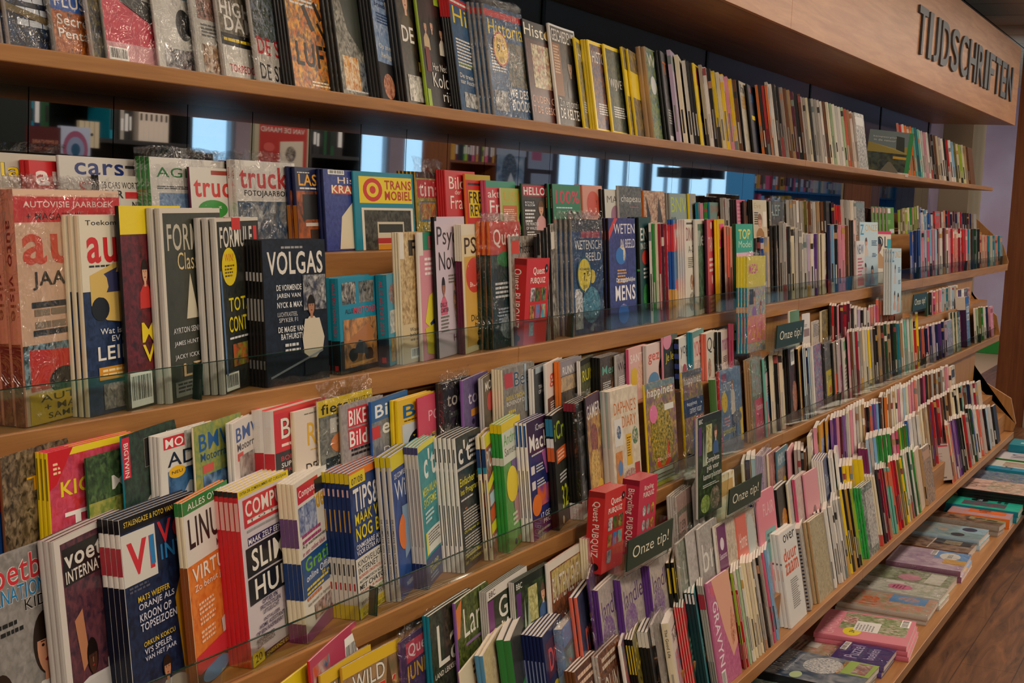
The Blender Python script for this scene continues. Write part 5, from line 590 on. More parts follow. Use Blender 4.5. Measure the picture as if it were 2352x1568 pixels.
D('lanw', ph('8a8f80', '6a705f', 'a5a898'), 'silver', ('T', 'Lan', .2, .62, .7, .2, 'ccc8bc', -.01), ('E', .55, .3, .3, .2, '6a7062'), ('E', .55, .3, .26, .17, '8f9486'), wrap=1)
D('palel', ph('c0b8b4', 'b5acaa', '9a9490'), 'silver', ('EP', .6, .15, .3, .15, ('5a6a4a', '8a8a78', '3a4a34')))
D('br', ph('9a9490', '85807c', 'b0aaa4'), 'silver', ('T', 'br', .1, .6, .7, .25, 'd8d4cc', -.01), ('EP', .6, .3, .2, .18, ('3c4034', '6a6a5c', '2c3028')))
D('seasons', ph('b5a594', 'a08f7c', 'c9bca8'), 'white', ('R', .1, .55, .55, .98, '6a2c5c'), ('E', .32, .8, .1, .06, 'd8c8d0'), ('T', 'Seasons', .14, .66, .36, .06, 'd8c8d0'), ('EP', .5, .25, .4, .2, ('6a5040', '8a6a54', '4a3a2c')))
D('home', ph('a89888', '8f8070', 'bdb0a0'), 'coral', ('R', 0, .45, .55, 1, 'cf6a58'), ('T', 'Home', .1, .66, .4, .16, 'ecd8cc', .0), ('E', .75, .72, .2, .24, 'b5b8b4'), ('P', .2, 0, 1, .42, ('6a5a40', '3c3428', 'a5906a')))
D('pinkt', 'd8808c', 'pink', ('T', 'FLAIR', .3, .76, .6, .12, 'e6b8bc', .01), ('R', .3, .3, .9, .62, '6fa09c'), ('L', .4, .55, .35, 2, '2c5050', .03))
D('cook', ph('262220', '1c1918', '3a3028'), 'black', ('EP', .5, .6, .25, .15, ('b5622c', '7a3a20', 'd0902c')), ('R', .85, .3, 1, .8, 'd0a02c'), s=(('R', 0, 0, 1, .42, 'd8d2c8'),))
D('pastel', ph('a5b8b0', '8fa59c', 'c9b8b0'), 'cream')
D('pastelp', ph('c9b0a8', 'd8c4bc', 'b59a94'), 'rose')
D('whiteblue', ph('3a4468', '2a3450', '4a5478'), 'white', ('T', 'Rec', .2, .66, .6, .16, 'b5bccc', .0), ('E', .6, .2, .2, .1, 'c8602c'))
D('whgreen', 'd0ccc4', 'white', ('EP', .5, .6, .3, .2, ('6a9a58', 'd0ccc4', '3c6a3a')))
D('whlilac', 'd0ccd0', 'white', ('T', 'OHSN', .15, .65, .75, .2, '8a7aa8', .02))
D('yelbook', ph('b5643c', '8a4a34', '5a5a8a'), 'yellow', ('R', 0, .7, .3, 1, 'dcc01c'), ('P', .1, 0, 1, .3, ('2c2420', '1a1614', '4a3a30')), pages='d8d0b8')
D('marbook', ph('8a8478', '6a6a60', '4a3a3c'), '7a2c58', ('T', 'DOEHET', .1, .78, .85, .12, 'c9c4bc', .0), ('T', 'VAKANTIE', .1, .62, .85, .12, 'c9c4bc', .0), ('T', 'BOEK', .1, .46, .85, .12, 'c9c4bc', .0))
D('ouma', ph('4a2a20', '3a2018', '6a3c28'), 'brown', ('L', .1, .92, .8, 2, 'd8b8a0', .03), ('T', 'OUMA', .2, .55, .78, .28, 'dccabc', -.015), wrap=0)
D('oumb', ph('8a5030', 'a5643a', '4a2c1c'), 'silver', ('L', .15, .92, .8, 2, 'ecd8c0', .03), ('T', 'OUMA', .15, .52, .8, .28, 'e6dccb', -.015), wrap=1)
D('oblue', ph('5a6a80', 'c8563a', '3a4a68'), 'white', ('E', .6, .5, .25, .3, 'd06040'), ('E', .6, .5, .15, .2, '4a5a78'))
D('flow2', ph('1e1e1a', '2a2a22', '8a7a20'), 'black', ('T', 'FLOW', .05, .7, .9, .2, 'c9b030', .0), s=(('R', .2, .7, .8, .95, 'c9b030'), ('R', .3, .15, .7, .35, '8a7a20')))
D('lifk', ph('202020', '181818', '303030'), '1a1a1a', s=(('R', 0, .86, 1, 1, 'd8d4cc'), ('R', .25, .05, .6, .45, '8a8880')))
D('ufk', ph('8a8280', '6a6260', 'a59c98'), 'black', ('T', 'Keiper', .15, .4, .7, .1, 'd8d4cc', .0), ('R', .1, 0, 1, .35, 'c8606a'), wrap=1, s=(('R', 0, .82, 1, 1, 'd8d4cc'),))
D('goodlife', 'ccc8c0', 'cream', ('R', .2, .87, .9, .885, '222'), ('T', 'The Good Life', .15, .76, .8, .1, '222', .0), ('P', .2, .3, .95, .66, ('4a8ab5', 'a5b5bc', 'c8503a'), 30), s=(('V', 'The Good Life', .3, .66, .4, .28, '333'), ('R', .35, .1, .65, .5, 'aaa498')))
D('redstr', ph('1f3a30', '2a5040', '162c24'), 'red', ('R', .1, .78, 1, .98, 'c8303a'), ('L', .3, .6, .4, 4, 'a8c8b8', .03), s=(('R', .35, 0, .65, 1, 'd8a8a0'),))
D('tealhp', '2f7f88', '14363c', ('T', 'HP', .2, .82, .6, .12, '123c44', .02), ('L', .3, .5, .5, 5, 'b5d8d8', .02), ('T', 'dew', .4, .1, .4, .08, 'b5d8d8', 0), s=(('R', .2, .9, .8, .99, 'ddd'),))
D('greyred', ph('9a958c', '8a857c', 'aaa59c'), 'grey', s=(('R', 0, .78, 1, .92, 'a83040'), ('R', .3, .03, .7, .3, '555')))
D('gravyn', ph('b0527c', 'a04a72', 'c06a90'), 'c06a94', ('G', ((.2, 1), (1, 1), (1, .3), (.75, .2), (.5, .5)), 'd8a088'), ('EP', .8, .5, .18, .2, ('c87a58', '8a4a34', 'd8a080')), ('R', .1, .86, .3, .95, 'c85a70'), ('V', 'GRAVYN', .1, .2, .24, .6, 'e6d8e0'), ('B', .1, 0, .2, .16))
D('redspine', ph('3a2422', '2c1a1a', '4a302c'), 'b02028', s=(('R', 0, .93, 1, 1, 'd8d4cc'), ('R', .35, .55, .65, .88, 'd8a8a0'), ('R', .35, .1, .65, .3, 'd8a8a0')))
D('whthick', 'd8d4cf', 'white', ('T', 'over', .2, .88, .7, .08, '333', .01), ('T', 'duur', .1, .68, .8, .14, 'd0562a', .03), ('T', 'zaam', .1, .54, .8, .12, 'd0562a', .03), ('L', .3, .46, .5, 14, '8a8680', .012), s=(('E', .5, .68, .25, .012, '666'), ('R', .4, .5, .6, .62, 'd8a890')))
D('spiral', 'b5b0a8', 'grey', ('P', .2, .2, 1, .9, ('9a9690', '7a7670', 'c9c4bc')), s=tuple(('R', .35, .03+.045*q, .75, .05+.045*q, '2c3048') for q in range(21)))
D('tanp', ph('a5946f', '8a7a5a', 'b5a888'), 'tan', wrap=1)
D('greyp', ph('8a8780', '5a5854', 'a5a29a'), 'grey', wrap=1)
D('greens', ph('b5b8ac', '5a6a50', '2c2c28'), '2fa54a', ('P', .3, .1, 1, .9, ('a8a49c', '5a4a44', 'c9c4bc')))
D('redwh', 'd2c8c4', 'cream', ('T', 'VIB', .2, .78, .6, .1, 'c85a60', .01), ('R', 0, 0, 1, .14, 'd0504a'), ('L', .3, .6, .5, 12, 'c88a88', .03), s=(('R', 0, 0, 1, .16, 'd0504a'),))
D('tealcor', ph('7fae9e', '6f9c8c', '8fbcac'), 'mint', ('R', 0, .72, 1, 1, 'd8744f'), s=(('R', 0, .72, 1, .95, 'd8744f'),))
D('boxed', 'd8cfc8', 'd2c8c0', ('R', 0, 0, 1, 1, '6aa5b0'), ('EP', .5, .6, .3, .2, ('c9a090', 'ddd0c8', '8a6a60')), s=(('R', .02, .95, .98, 1, 'd0506a'), ('R', .35, .86, .55, .92, 'd8a82c'), ('L', .15, .75, .6, 12, 'a59a98', .02), ('R', .1, .04, .2, .1, '444'), ('R', .5, .06, .8, .1, '777')), pages='e8dcd4')
D('crypto', ph('3a4a68', '26324c', '7a98b8'), '3c1c44', ('R', 0, .86, 1, 1, '1f5a9a'), ('R', .15, .68, .92, .8, 'c9ccd0'), ('T', 'CRYPTO', .2, .7, .68, .08, '223'), ('R', .15, .52, .92, .64, 'c9ccd0'), ('T', 'GEMS', .2, .54, .6, .08, '223'), s=(('R', 0, .74, 1, 1, 'd8cabc'), ('R', .2, .3, .45, .65, '8a5a80')), pages='e8dcd0')
D('ici', ph('c9c8b4', '4a6a3c', '2c3828'), 'cream', ('R', 0, .85, 1, 1, '2c3a2c'), ('T', 'ICI', .2, .66, .6, .14, '3a4a2c', .03))
D('modelclub', ph('d0709a', 'e0c840', '5aa5b0', sc=60), 'teal', ('R', 0, .68, 1, 1, 'dccb3a'), ('T', 'MEGA', .1, .82, .5, .1, 'd05090', .03), ('R', .12, .5, .35, .66, '22202a'), ('F', .4, .56, .06, SK, '5a3a2c', '9a6ab0'), ('F', .75, .46, .05, SK, '8a3a2c', 'd05a80'), ('P', 0, .1, 1, .38, ('d04a90', 'e08ab0', 'd8a03a')), wrap=1, s=(('R', 0, .68, 1, 1, 'dccb3a'), ('R', 0, .42, 1, .48, 'c9a080')))
# ------------------------------------------------------------------ rows: foot line of the spines, lean, phrase
ROWS = dict(A=(1.70, ZA, 10, 'on the top shelf', 'top shelf'), B=(1.735, -.153, 6, 'on the upper step under the mirror', 'upper step'), C=(1.522, ZT3, 5, 'on the first tier ledge', 'first tier'),
  D=(1.44, -.567, 5, 'on the second tier back step', 'second back step'), E=(1.350, ZT4, 7, 'on the second tier ledge', 'second tier'),
  F=(1.243, -1.08, 7, 'on the third tier top step', 'third top step'), G=(1.160, -1.18, 10, 'on the third tier middle step', 'third middle step'), H=(1.104, ZT5, 12, 'on the third tier ledge', 'third tier'))
WS = dict(A=1.0, B=.96, C=.97, D=.87, E=.86, F=.9, G=.9, H=.9)
# (design, px, py, sx, n, words[, width]) measured on the top left corner of the front cover; py None: measured at the foot
IT = dict(
A=[('air', 25, None, 0, 2, 'dark blue airliner magazine in clear wrap'), ('penta', 131, None, 117, 1, 'orange brown PLUS UK aircraft magazine in wrap'), ('sliver', 218, None, 207, 1, 'thin wrapped magazine beside the pink jet cover'), ('pinkjet', 250, None, 244, 1, 'pink magazine with grey jet fighter'),
 ('modeller', 369, None, 364, 1, 'pale grey magazine with black propeller plane'), ('tomodels', 460, None, 444, 1, 'grey TO YOUR MODELS magazine with kit photos'), ('hightdame', 520, None, 511, 1, 'brown HIGH-T DAME magazine in clear wrap'), ('deslag', 598, None, 590, 1, 'wrapped DE SLAG magazine with soldier photo and red letters'),
 ('luft', 679, None, 654, 4, 'fiery orange LUFT magazine with falling bombs'), ('soldier', 790, None, 764, 3, 'grey magazine showing a crouching soldier in black and white'), ('tempel', 880, None, 855, 4, 'pale blue knights templar history magazine'), ('debev', 938, None, 915, 3, 'dark DE BEV IN 13 magazine with two portraits'), ('kolor', 986, None, 979, 1, 'black Kolor rijk painting magazine with lime edge'),
 ('historia', 1062, None, 1042, 4, 'blue history magazine with yellow His letters'), ('historia2', 1138, None, 1096, 4, 'wrapped blue history magazine with round 9,95 sticker', .23), ('hist3', 1201, 44, 1196, 1, 'dark red history magazine with painting OUDEN GR'), ('gesch', 1261, 54, 1255, 1, 'white framed GESCHIEDENIS magazine on Celts'),
 ('ng1', 1322, 87, 1317, 1, 'yellow framed magazine with teal cover, first of the yellow ones'), ('ng2', 1350, 92, 1334, 3, 'yellow framed magazine with dark blue cover'), ('ng3', 1387, 102, 1382, 1, 'yellow framed magazine with grey cloudy cover'), ('yband', 1431, 109, 1424, 1, 'magazine with broad yellow band round it, the left one'), ('yband', 1444, 114, 1438, 1, 'magazine with broad yellow band round it, the right one'),
 ('wi', 1482, 109, 1462, 2, 'thick tan edged magazine with blue green cover'), ('ta', 1518, 118, 1505, 2, 'charcoal magazine with orange Ta letters'),
 ('yellowhead', 1594, 146, 1588, 1, 'yellow magazine with black round head'), ('hv', 1697, 186, 1690, 1, 'cream and brown hv magazine'), ('dive', 1717, 194, 1711, 1, 'black dive magazine with blue letters')],
B=[('classic', -22, 350, -30, 1, 'grey magazine with yellow outlined letters, far left', .30), ('autored', 68, 369, 50, 2, 'small red magazine with white auto letters'), ('cars', 137, 357, 132, 1, 'white magazine with navy script and red STR letters', .26), ('letters', 228, 403, 215, 2, 'white 25 CARS WORTH magazine behind the wrapped pack', .15), ('agri', 343, 361, 315, 3, 'white magazine with green AGRI letters and green spine', .26),
 ('truckblue', 436, 384, 431, 1, 'white truck magazine with green round badge'), ('truckbook', 541, 368, 523, 2, 'wrapped white FOTOJAARBOEK truck annual', .24), ('lastkraft', 678, 384, 653, 2, 'navy magazine with orange truck'), ('histokraft', 742, 389, 726, 2, 'blue magazine with white cab truck'), ('trans', 811, 393, 806, 1, 'teal and yellow magazine with red ring and tram', .27),
 ('tina', 955, 395, 915, 5, 'wrapped red and green tina magazine'), ('bild', 1022, 391, 1002, 4, 'red women magazine with white Frau letters'), ('freie', 1069, 400, 1064, 1, 'red and yellow REVUE magazine'), ('aktuell', 1116, 415, 1103, 2, 'rose magazine with teal top and Frau letters'), ('jsmi', 1150, 432, 1146, 1, 'lime and orange magazine with dark haired woman'),
 ('hello', 1198, 422, 1194, 1, 'ROYALS IN BLOOM magazine with woman in pink', .22), ('honderd', 1268, 423, 1246, 2, 'green magazine with pink 100%'), ('wendy', 1338, 425, 1320, 4, 'peach LENTE magazine with orange circle'), ('max', 1388, 435, 1375, 2, 'cream MAX magazine with mauve oval'), ('chapeau', 1420, 427, 1411, 1, 'charcoal chapeau magazine'), ('trees', 1478, 438, 1466, 2, 'brown magazine with bare trees'),
 ('bnv', 1538, 444, 1521, 3, 'grey green magazine with lime BNV letters'), ('yelgrey', 1583, 445, 1578, 1, 'yellow spined grey magazine'), ('dawn', 1630, 465, 1625, 1, 'orange and grey green magazine with red hair'), ('pinkcov', 1691, 459, 1676, 3, 'pink text magazine with black spine'), ('face1', 1708, 462, 1704, 1, 'dark magazine filled by a face'), ('ever', 1728, 459, 1717, 3, 'cream magazine with woman portrait'), ('lef', 1770, 462, 1764, 1, 'dark wrapped magazine with pale LEF letters'),
 ('greenlab', 2036, 476, 1999, 5, 'bright green magazine with white square label')],
C=[('autovisie', 35, 437, -25, 3, 'wrapped red and salmon JAARBOEK pack with red car', .30), ('autocar', 184, 496, 148, 3, 'cream and navy magazine with yellow car'), ('gpspiral', 277, 474, 270, 1, 'yellow topped racing magazine with black comb spine'), ('formcls', 370, 480, 338, 2, 'olive Classics racing magazine with white border', .23), ('formule1', 497, 503, 451, 3, 'dark FORMULE magazine with yellow WIN! disc', .22),
 ('volgas', 601, 553, 563, 5, 'navy VOLGAS magazine with man in beige sweater'), ('motoren', 777, 642, 741, 2, 'thick teal ALLE MOTOREN book with motorcycles', .19), ('autos', 889, 633, 867, 1, 'thick teal car book beside the motorcycle book', .15),
 ('filo1', 918, 535, 902, 3, 'golden brown FI magazine'), ('filo2', 963, 535, 950, 1, 'pink FL magazine with swirling blue art'), ('psych', 999, 499, 990, 1, 'lilac Now magazine with curly haired woman'), ('psy2', 1060, 517, 1046, 3, 'cream and ochre PSY magazine with red disc'), ('quest', 1125, 510, 1090, 3, 'wrapped red and dark green magazine with Q'), ('questh', 1173, 544, 1167, 1, 'grey Historie magazine with orange square'),
 ('wetensch', 1313, 505, 1268, 4, 'wrapped blue science magazine with yellow 7,95 sticker'), ('weten2', 1397, 502, 1373, 3, 'purple blue science magazine with skull'), ('einde', 1468, 500, 1441, 3, 'dark teal EN magazine with red disc'), ('redblue2', 1547, 505, 1534, 2, 'red white and blue magazine with yellow foot'), ('dims', 1574, 505, 1555, 4, 'white magazine with dark red DINOS letters', .15), ('treesw', 1597, 504, 1592, 1, 'white framed magazine with misty green trees'), ('tar', 1624, 504, 1615, 1, 'crimson TAROT magazine'), ('kpop', 1651, 505, 1641, 2, 'yellow and pink pop magazine'), ('topmodel', 1690, 515, 1682, 3, 'mint green TOP Model magazine'),
 ('plaintwo', 1783, 519, 1764, 2, 'wrapped pinkish magazine'), ('perfume', 1891, 537, 1877, 2, 'cream magazine with blue bottle'), ('skpink', 1960, 506, 1950, 2, 'wrapped salmon magazine with dark SK letters'), ('newwh', 1967, 554, 1963, 1, 'white leaflet like magazine with blue NEW', .17), ('girls', 1994, 511, 1989, 1, 'pale blue magazine with girls', .2, 12), ('vol', 2026, 532, 2021, 1, 'cream and crimson magazine with woman in hat', .2, 24)],
D=[('redblue', -38, 1078, -45, 1, 'red blue and white magazine at the left edge'), ('rock', 5, 1053, 0, 1, 'brown rock face magazine with yellow TO'), ('kick', 111, 1042, 88, 3, 'red TT SPECIAL magazine with yellow spine', .24), ('moand', 200, 1053, 196, 1, 'green MO& magazine with road'), ('bigtwin', 282, 1003, 279, 1, 'dark green biker magazine with big black B', .27), ('adve', 369, 1005, 347, 3, 'white ADVE magazine with blue motorcycle photo'), ('bmw1', 446, 983, 442, 1, 'yellow green Motorrader magazine, the left one'), ('bmw2', 538, 974, 524, 2, 'white Motorrader magazine with WELT heading'),
 ('bromf', 629, 947, 585, 2, 'red magazine with white Brom letters', .24), ('ride', 676, 948, 664, 1, 'beige magazine with yellow RIDE letters'), ('fiets', 731, 923, 727, 1, 'yellow TOURPAKKET 2023 wrapped cycling magazine', .25), ('bikebild', 784, 933, 778, 1, 'grey brown BIKE magazine with red boxes'), ('bikeex', 853, 924, 848, 1, 'blue and grey ex magazine', .23), ('bicy', 915, 922, 894, 2, 'yellow TOUR DE FRANCE SPECIAL magazine', .21), ('poc', 959, 916, 956, 1, 'raspberry magazine with yellow cyclist'),
 ('toer1', 1017, 883, 1002, 2, 'black toer magazine in clear wrap', .2), ('toer2', 1064, 875, 1057, 1, 'purple toer magazine', .23), ('moun', 1110, 870, 1100, 2, 'dark MOUN magazine with red disc'), ('beet', 1154, 851, 1130, 4, 'grey fishing magazine with outlined Beet letters', .25), ('tiktak', 1226, 848, 1214, 2, 'black TIK-TAK magazine'), ('go', 1256, 838, 1248, 1, 'white magazine with red go letters'), ('running', 1287, 832, 1273, 2, 'brown RUNNING magazine with orange spine'), ('run', 1333, 830, 1325, 2, 'dark magazine with yellow RUN letters'), ('mens', 1378, 823, 1358, 3, "brown magazine with mint Men's letters"), ('womens', 1415, 818, 1410, 1, 'grey Wome magazine'),
 ('sant', 1444, 803, 1437, 2, 'pink magazine with yellow oval and face'), ('gez', 1485, 795, 1476, 2, 'magazine with curly haired woman and blue patch'), ('jelait', 1523, 776, 1518, 1, 'black magazine with yellow script and pink drop'), ('yoga', 1559, 779, 1549, 2, 'white yoga magazine with blue dashed spine'), ('yo', 1590, 764, 1578, 2, 'mint edged magazine with red YO letters'), ('qu', 1622, 768, 1609, 2, 'cream magazine with big Q and coral spine'), ('ma', 1656, 763, 1640, 2, 'cream magazine with mauve ma letters'), ('hanl', 1684, 744, 1672, 2, 'dark magazine with black lettered cream top'),
 ('art1', 1814, 716, 1809, 1, 'cream magazine with green top behind the second sign', .15), ('wcard', 1844, 722, 1841, 1, 'white card like magazine with brown band', .12), ('gtext', 1866, 740, 1862, 1, 'grey text covered magazine'), ('golddark', 1887, 716, 1882, 1, 'dark gold patterned magazine'), ('pinkb', 1925, 704, 1922, 1, 'beige pink magazine with red rings')],
E=[('voetkids', -88, 1312, -95, 1, 'grey KIDS football magazine with two players', .24), ('voetint', 132, 1243, 106, 3, 'white framed football magazine with cheering players', .24), ('vi', 279, 1196, 240, 4, 'navy football magazine with player in yellow', .26), ('linux', 426, 1155, 412, 2, 'orange magazine ALLES OVER with green top', .22), ('comput', 551, 1131, 506, 5, 'SLIM HUIS magazine with red spine', .24), ('compidee', 682, 1112, 649, 4, 'white and blue Gratis online magazine', .22), ('tips', 804, 1089, 749, 6, 'navy TIPS magazine with MAAK WIN heading', .22),
 ('windows', 900, 1050, 867, 3, 'blue Wind magazine with orange disc', .19), ('ct1', 963, 1028, 935, 4, 'teal MESH-WLAN magazine', .18), ('ct2', 1048, 1008, 1001, 5, 'black Einfacher magazine with white spine', .2), ('pcw', 1116, 1002, 1094, 2, 'colourful PCW magazine', .16), ('android', 1153, 976, 1130, 3, 'green Android magazine with yellow disc', .2), ('mach', 1210, 973, 1184, 3, 'navy 17 GEW magazine with orange disc', .2), ('icre', 1270, 955, 1255, 2, 'black magazine with lime 32', .2), ('edge', 1324, 928, 1297, 4, 'black wrapped games magazine', .18), ('gamep', 1346, 914, 1342, 1, 'plum and gold games magazine', .18),
 ('daphne', 1400, 902, 1377, 2, 'pastel DIARY magazine with orange letters', .22), ('happ', 1480, 885, 1475, 1, 'flowery magazine with woman in orange', .27), ('happ2', 1566, 857, 1561, 1, 'flowery magazine in wrap with navy band', .2), ('greenbook', 1644, 873, 1629, 1, 'small thick book with green spine', .1), ('lente', 1651, 854, 1643, 1, 'wrapped blue LENTE magazine with woman', .25), ('flairw', 1722, 829, 1708, 3, 'wrapped Win magazine with rose label'), ('flow', 1755, 825, 1750, 1, 'mint and pink FLO magazine'),
 ('floral', 1810, 800, 1797, 2, 'black magazine with barcode and red flowers', .17), ('pinkflo', 1833, 802, 1828, 1, 'pink flowered magazine'), ('clash', 1867, 795, 1862, 1, 'bright patterned magazine'), ('janbag', 1893, 790, 1887, 2, 'wrapped magazine with yellow label'), ('janred', 1913, 788, 1909, 1, 'wrapped magazine with orange label'), ('pinkwh', 1924, 784, 1920, 1, 'wrapped white and magenta magazine'), ('greenwh', 1936, 780, 1932, 1, 'cream magazine with green round spots'),
 ('ici', 2197, 717, 2177, 3, 'cream and dark green ICI magazine', .12), ('crypto', 2217, 685, 2195, 1, 'tall thick purple puzzle book with blue top', .14)],
F=[('superm', 655, 1566, 650, 1, 'yellow magazine at the bottom edge', .22), ('kinder', 717, 1516, 712, 1, 'crimson reading pack card with barcode', .26), ('wild', 738, 1551, 733, 1, 'WILD FREEK magazine, the left copy'), ('wild', 786, 1535, 780, 1, 'WILD FREEK magazine with lynx, the right copy', .22), ('questjr', 920, 1476, 916, 1, 'wrapped purple and orange children magazine', .2), ('lan1', 987, 1416, 973, 2, 'dark green country magazine with teal spine', .24), ('lan2', 1048, 1386, 1041, 1, 'green country magazine with girl in yellow'), ('garden1', 1120, 1360, 1103, 4, 'gardening magazine with man in straw hat', .26),
 ('complete', 1181, 1339, 1169, 3, 'Complete gids plants magazine behind', .22), ('buiten', 1258, 1296, 1252, 1, 'BUITENLEVEN magazine with apples', .26), ('dv', 1348, 1239, 1331, 3, 'rosy magazine with pale DV letters'), ('uitleven', 1554, 1142, 1533, 4, 'wrapped UIT LEVEN magazine'), ('hobby', 1709, 1065, 1703, 1, 'cream Hobby magazine'), ('lilacf', 1753, 1048, 1736, 5, 'lilac wrapped magazine'), ('rust', 1765, 1044, 1760, 1, 'rust coloured magazine'), ('memphis', 1784, 1038, 1780, 1, 'brown magazine with slate blue top'), ('pinkb', 1811, 1035, 1807, 1, 'plain pink magazine with small dark figure'),
 ('brownp', 1851, 1038, 1846, 1, 'small brown magazine', .16), ('elle', 1884, 976, 1879, 1, 'orange topped white and blue magazine, the left one'), ('elle', 1899, 967, 1895, 1, 'orange topped white and blue magazine, the right one')],
G=[('donald', 1062, 1541, 1058, 1, 'cream comic with red letters', .2), ('shieldb', 1115, 1503, 1098, 2, 'beige comic book with blue shield', .26), ('shieldg', 1178, 1468, 1149, 2, 'black comic book with green shield', .26), ('donaldn', 1249, 1461, 1205, 6, 'navy pocket book with yellow 39 disc', .2), ('donaldp', 1293, 1446, 1275, 1, 'thick wrapped blue comic pack', .2), ('navyred', 1329, 1371, 1310, 2, 'navy magazine with coral mi letters', .18), ('purplep', 1357, 1325, 1352, 1, 'wrapped purple magazine', .15), ('landle', 1375, 1356, 1362, 2, 'purple spined Landle magazine, left one', .18), ('landle', 1426, 1333, 1411, 2, 'purple spined Landle magazine, middle one', .2), ('landle', 1492, 1300, 1474, 3, 'purple spined Landle magazine, right one', .2),
 ('flow2', 1550, 1290, 1530, 2, 'yellow spined olive magazine', .18), ('lanw', 1556, 1250, 1549, 1, 'wrapped grey green Lan magazine', .2), ('palel', 1577, 1229, 1573, 1, 'very pale magazine with dark foliage foot', .18), ('br', 1604, 1217, 1598, 1, 'grey br magazine with pear', .2), ('seasons', 1640, 1211, 1635, 1, 'cream Seasons magazine with plum box', .2), ('home', 1689, 1191, 1667, 5, 'coral Home magazine', .2), ('pinkt', 1737, 1139, 1730, 1, 'pink magazine with teal box', .2), ('cook', 1784, 1126, 1769, 2, 'black cook book with white foot', .2), ('pastel', 1810, 1112, 1805, 1, 'pale green pastel magazine'), ('pastelp', 1826, 1102, 1819, 2, 'rose spined pastel magazine'),
 ('pinkb', 1847, 1091, 1842, 1, 'pink and white magazine', .18), ('whiteblue', 1890, 1059, 1866, 5, 'white spined magazine with dark blue cover'), ('whgreen', 1914, 1051, 1903, 2, 'white magazine with green leaf'), ('whlilac', 1924, 1040, 1917, 1, 'thick white magazine with lilac letters'),
 ('yelbook', 1981, 1056, 1960, 2, 'yellow and sunset pocket book', .16), ('marbook', 1993, 1031, 1973, 3, 'maroon VAKANTIE BOEK puzzle book', .18)],
H=[('ouma', 1322, 1543, 1300, 3, 'brown OUMA magazine, unwrapped one', .18), ('oumb', 1374, 1508, 1361, 2, 'wrapped copper OUMA magazine', .2), ('oblue', 1431, 1479, 1418, 1, 'white spined magazine with coral ring', .18), ('flow2', 1456, 1466, 1440, 3, 'black and gold FLOW magazine', .18), ('lifk', 1490, 1450, 1468, 3, 'black magazine with white spine head', .18), ('ufk', 1502, 1433, 1495, 1, 'wrapped greyish magazine with pink foot', .18), ('goodlife', 1538, 1431, 1522, 1, 'thick white Good Life magazine'), ('redstr', 1573, 1392, 1552, 4, 'red and dark green magazine'), ('tealhp', 1597, 1360, 1576, 3, 'teal magazine with dark spine'), ('greyred', 1617, 1342, 1604, 3, 'grey magazine with red spine band'), ('gravyn', 1624, 1342, 1617, 1, 'pink magazine with portrait and white upright letters', .2),
 ('redspine', 1695, 1340, 1667, 3, 'bright red spined thin book', .16), ('whthick', 1789, 1230, 1764, 3, 'thick white book with orange letters', .2), ('spiral', 1838, 1215, 1812, 2, 'grey spiral bound calendar', .2), ('tanp', 1858, 1200, 1841, 2, 'tan wrapped magazine', .2), ('greyp', 1893, 1176, 1862, 4, 'grey wrapped magazine', .2), ('greens', 1976, 1122, 1959, 3, 'magazine with bright green spine', .2), ('redwh', 2009, 1094, 1983, 5, 'cream magazine with coral foot', .2), ('tealcor', 2042, 1074, 2031, 2, 'mint and coral spined magazine', .2), ('boxed', 2177, 1032, 2117, 1, 'very thick white boxed book with rose top', .2)])
DS['redblue2'] = dict(bg=ph('2a6a9a', '1f5a88'), sp='blue', els=(('R', 0, .68, 1, .96, 'c8303a'), ('T', 'W', .2, .7, .6, .2, 'dcd8d4', .03), ('R', 0, 0, 1, .3, 'd0a04a'), ('E', .5, .33, .3, .06, 'c84050')), s=(('R', 0, .68, 1, .95, 'c8303a'), ('R', 0, 0, 1, .3, 'd0a04a')), wrap=0, st=None, pages='e8ddd2')
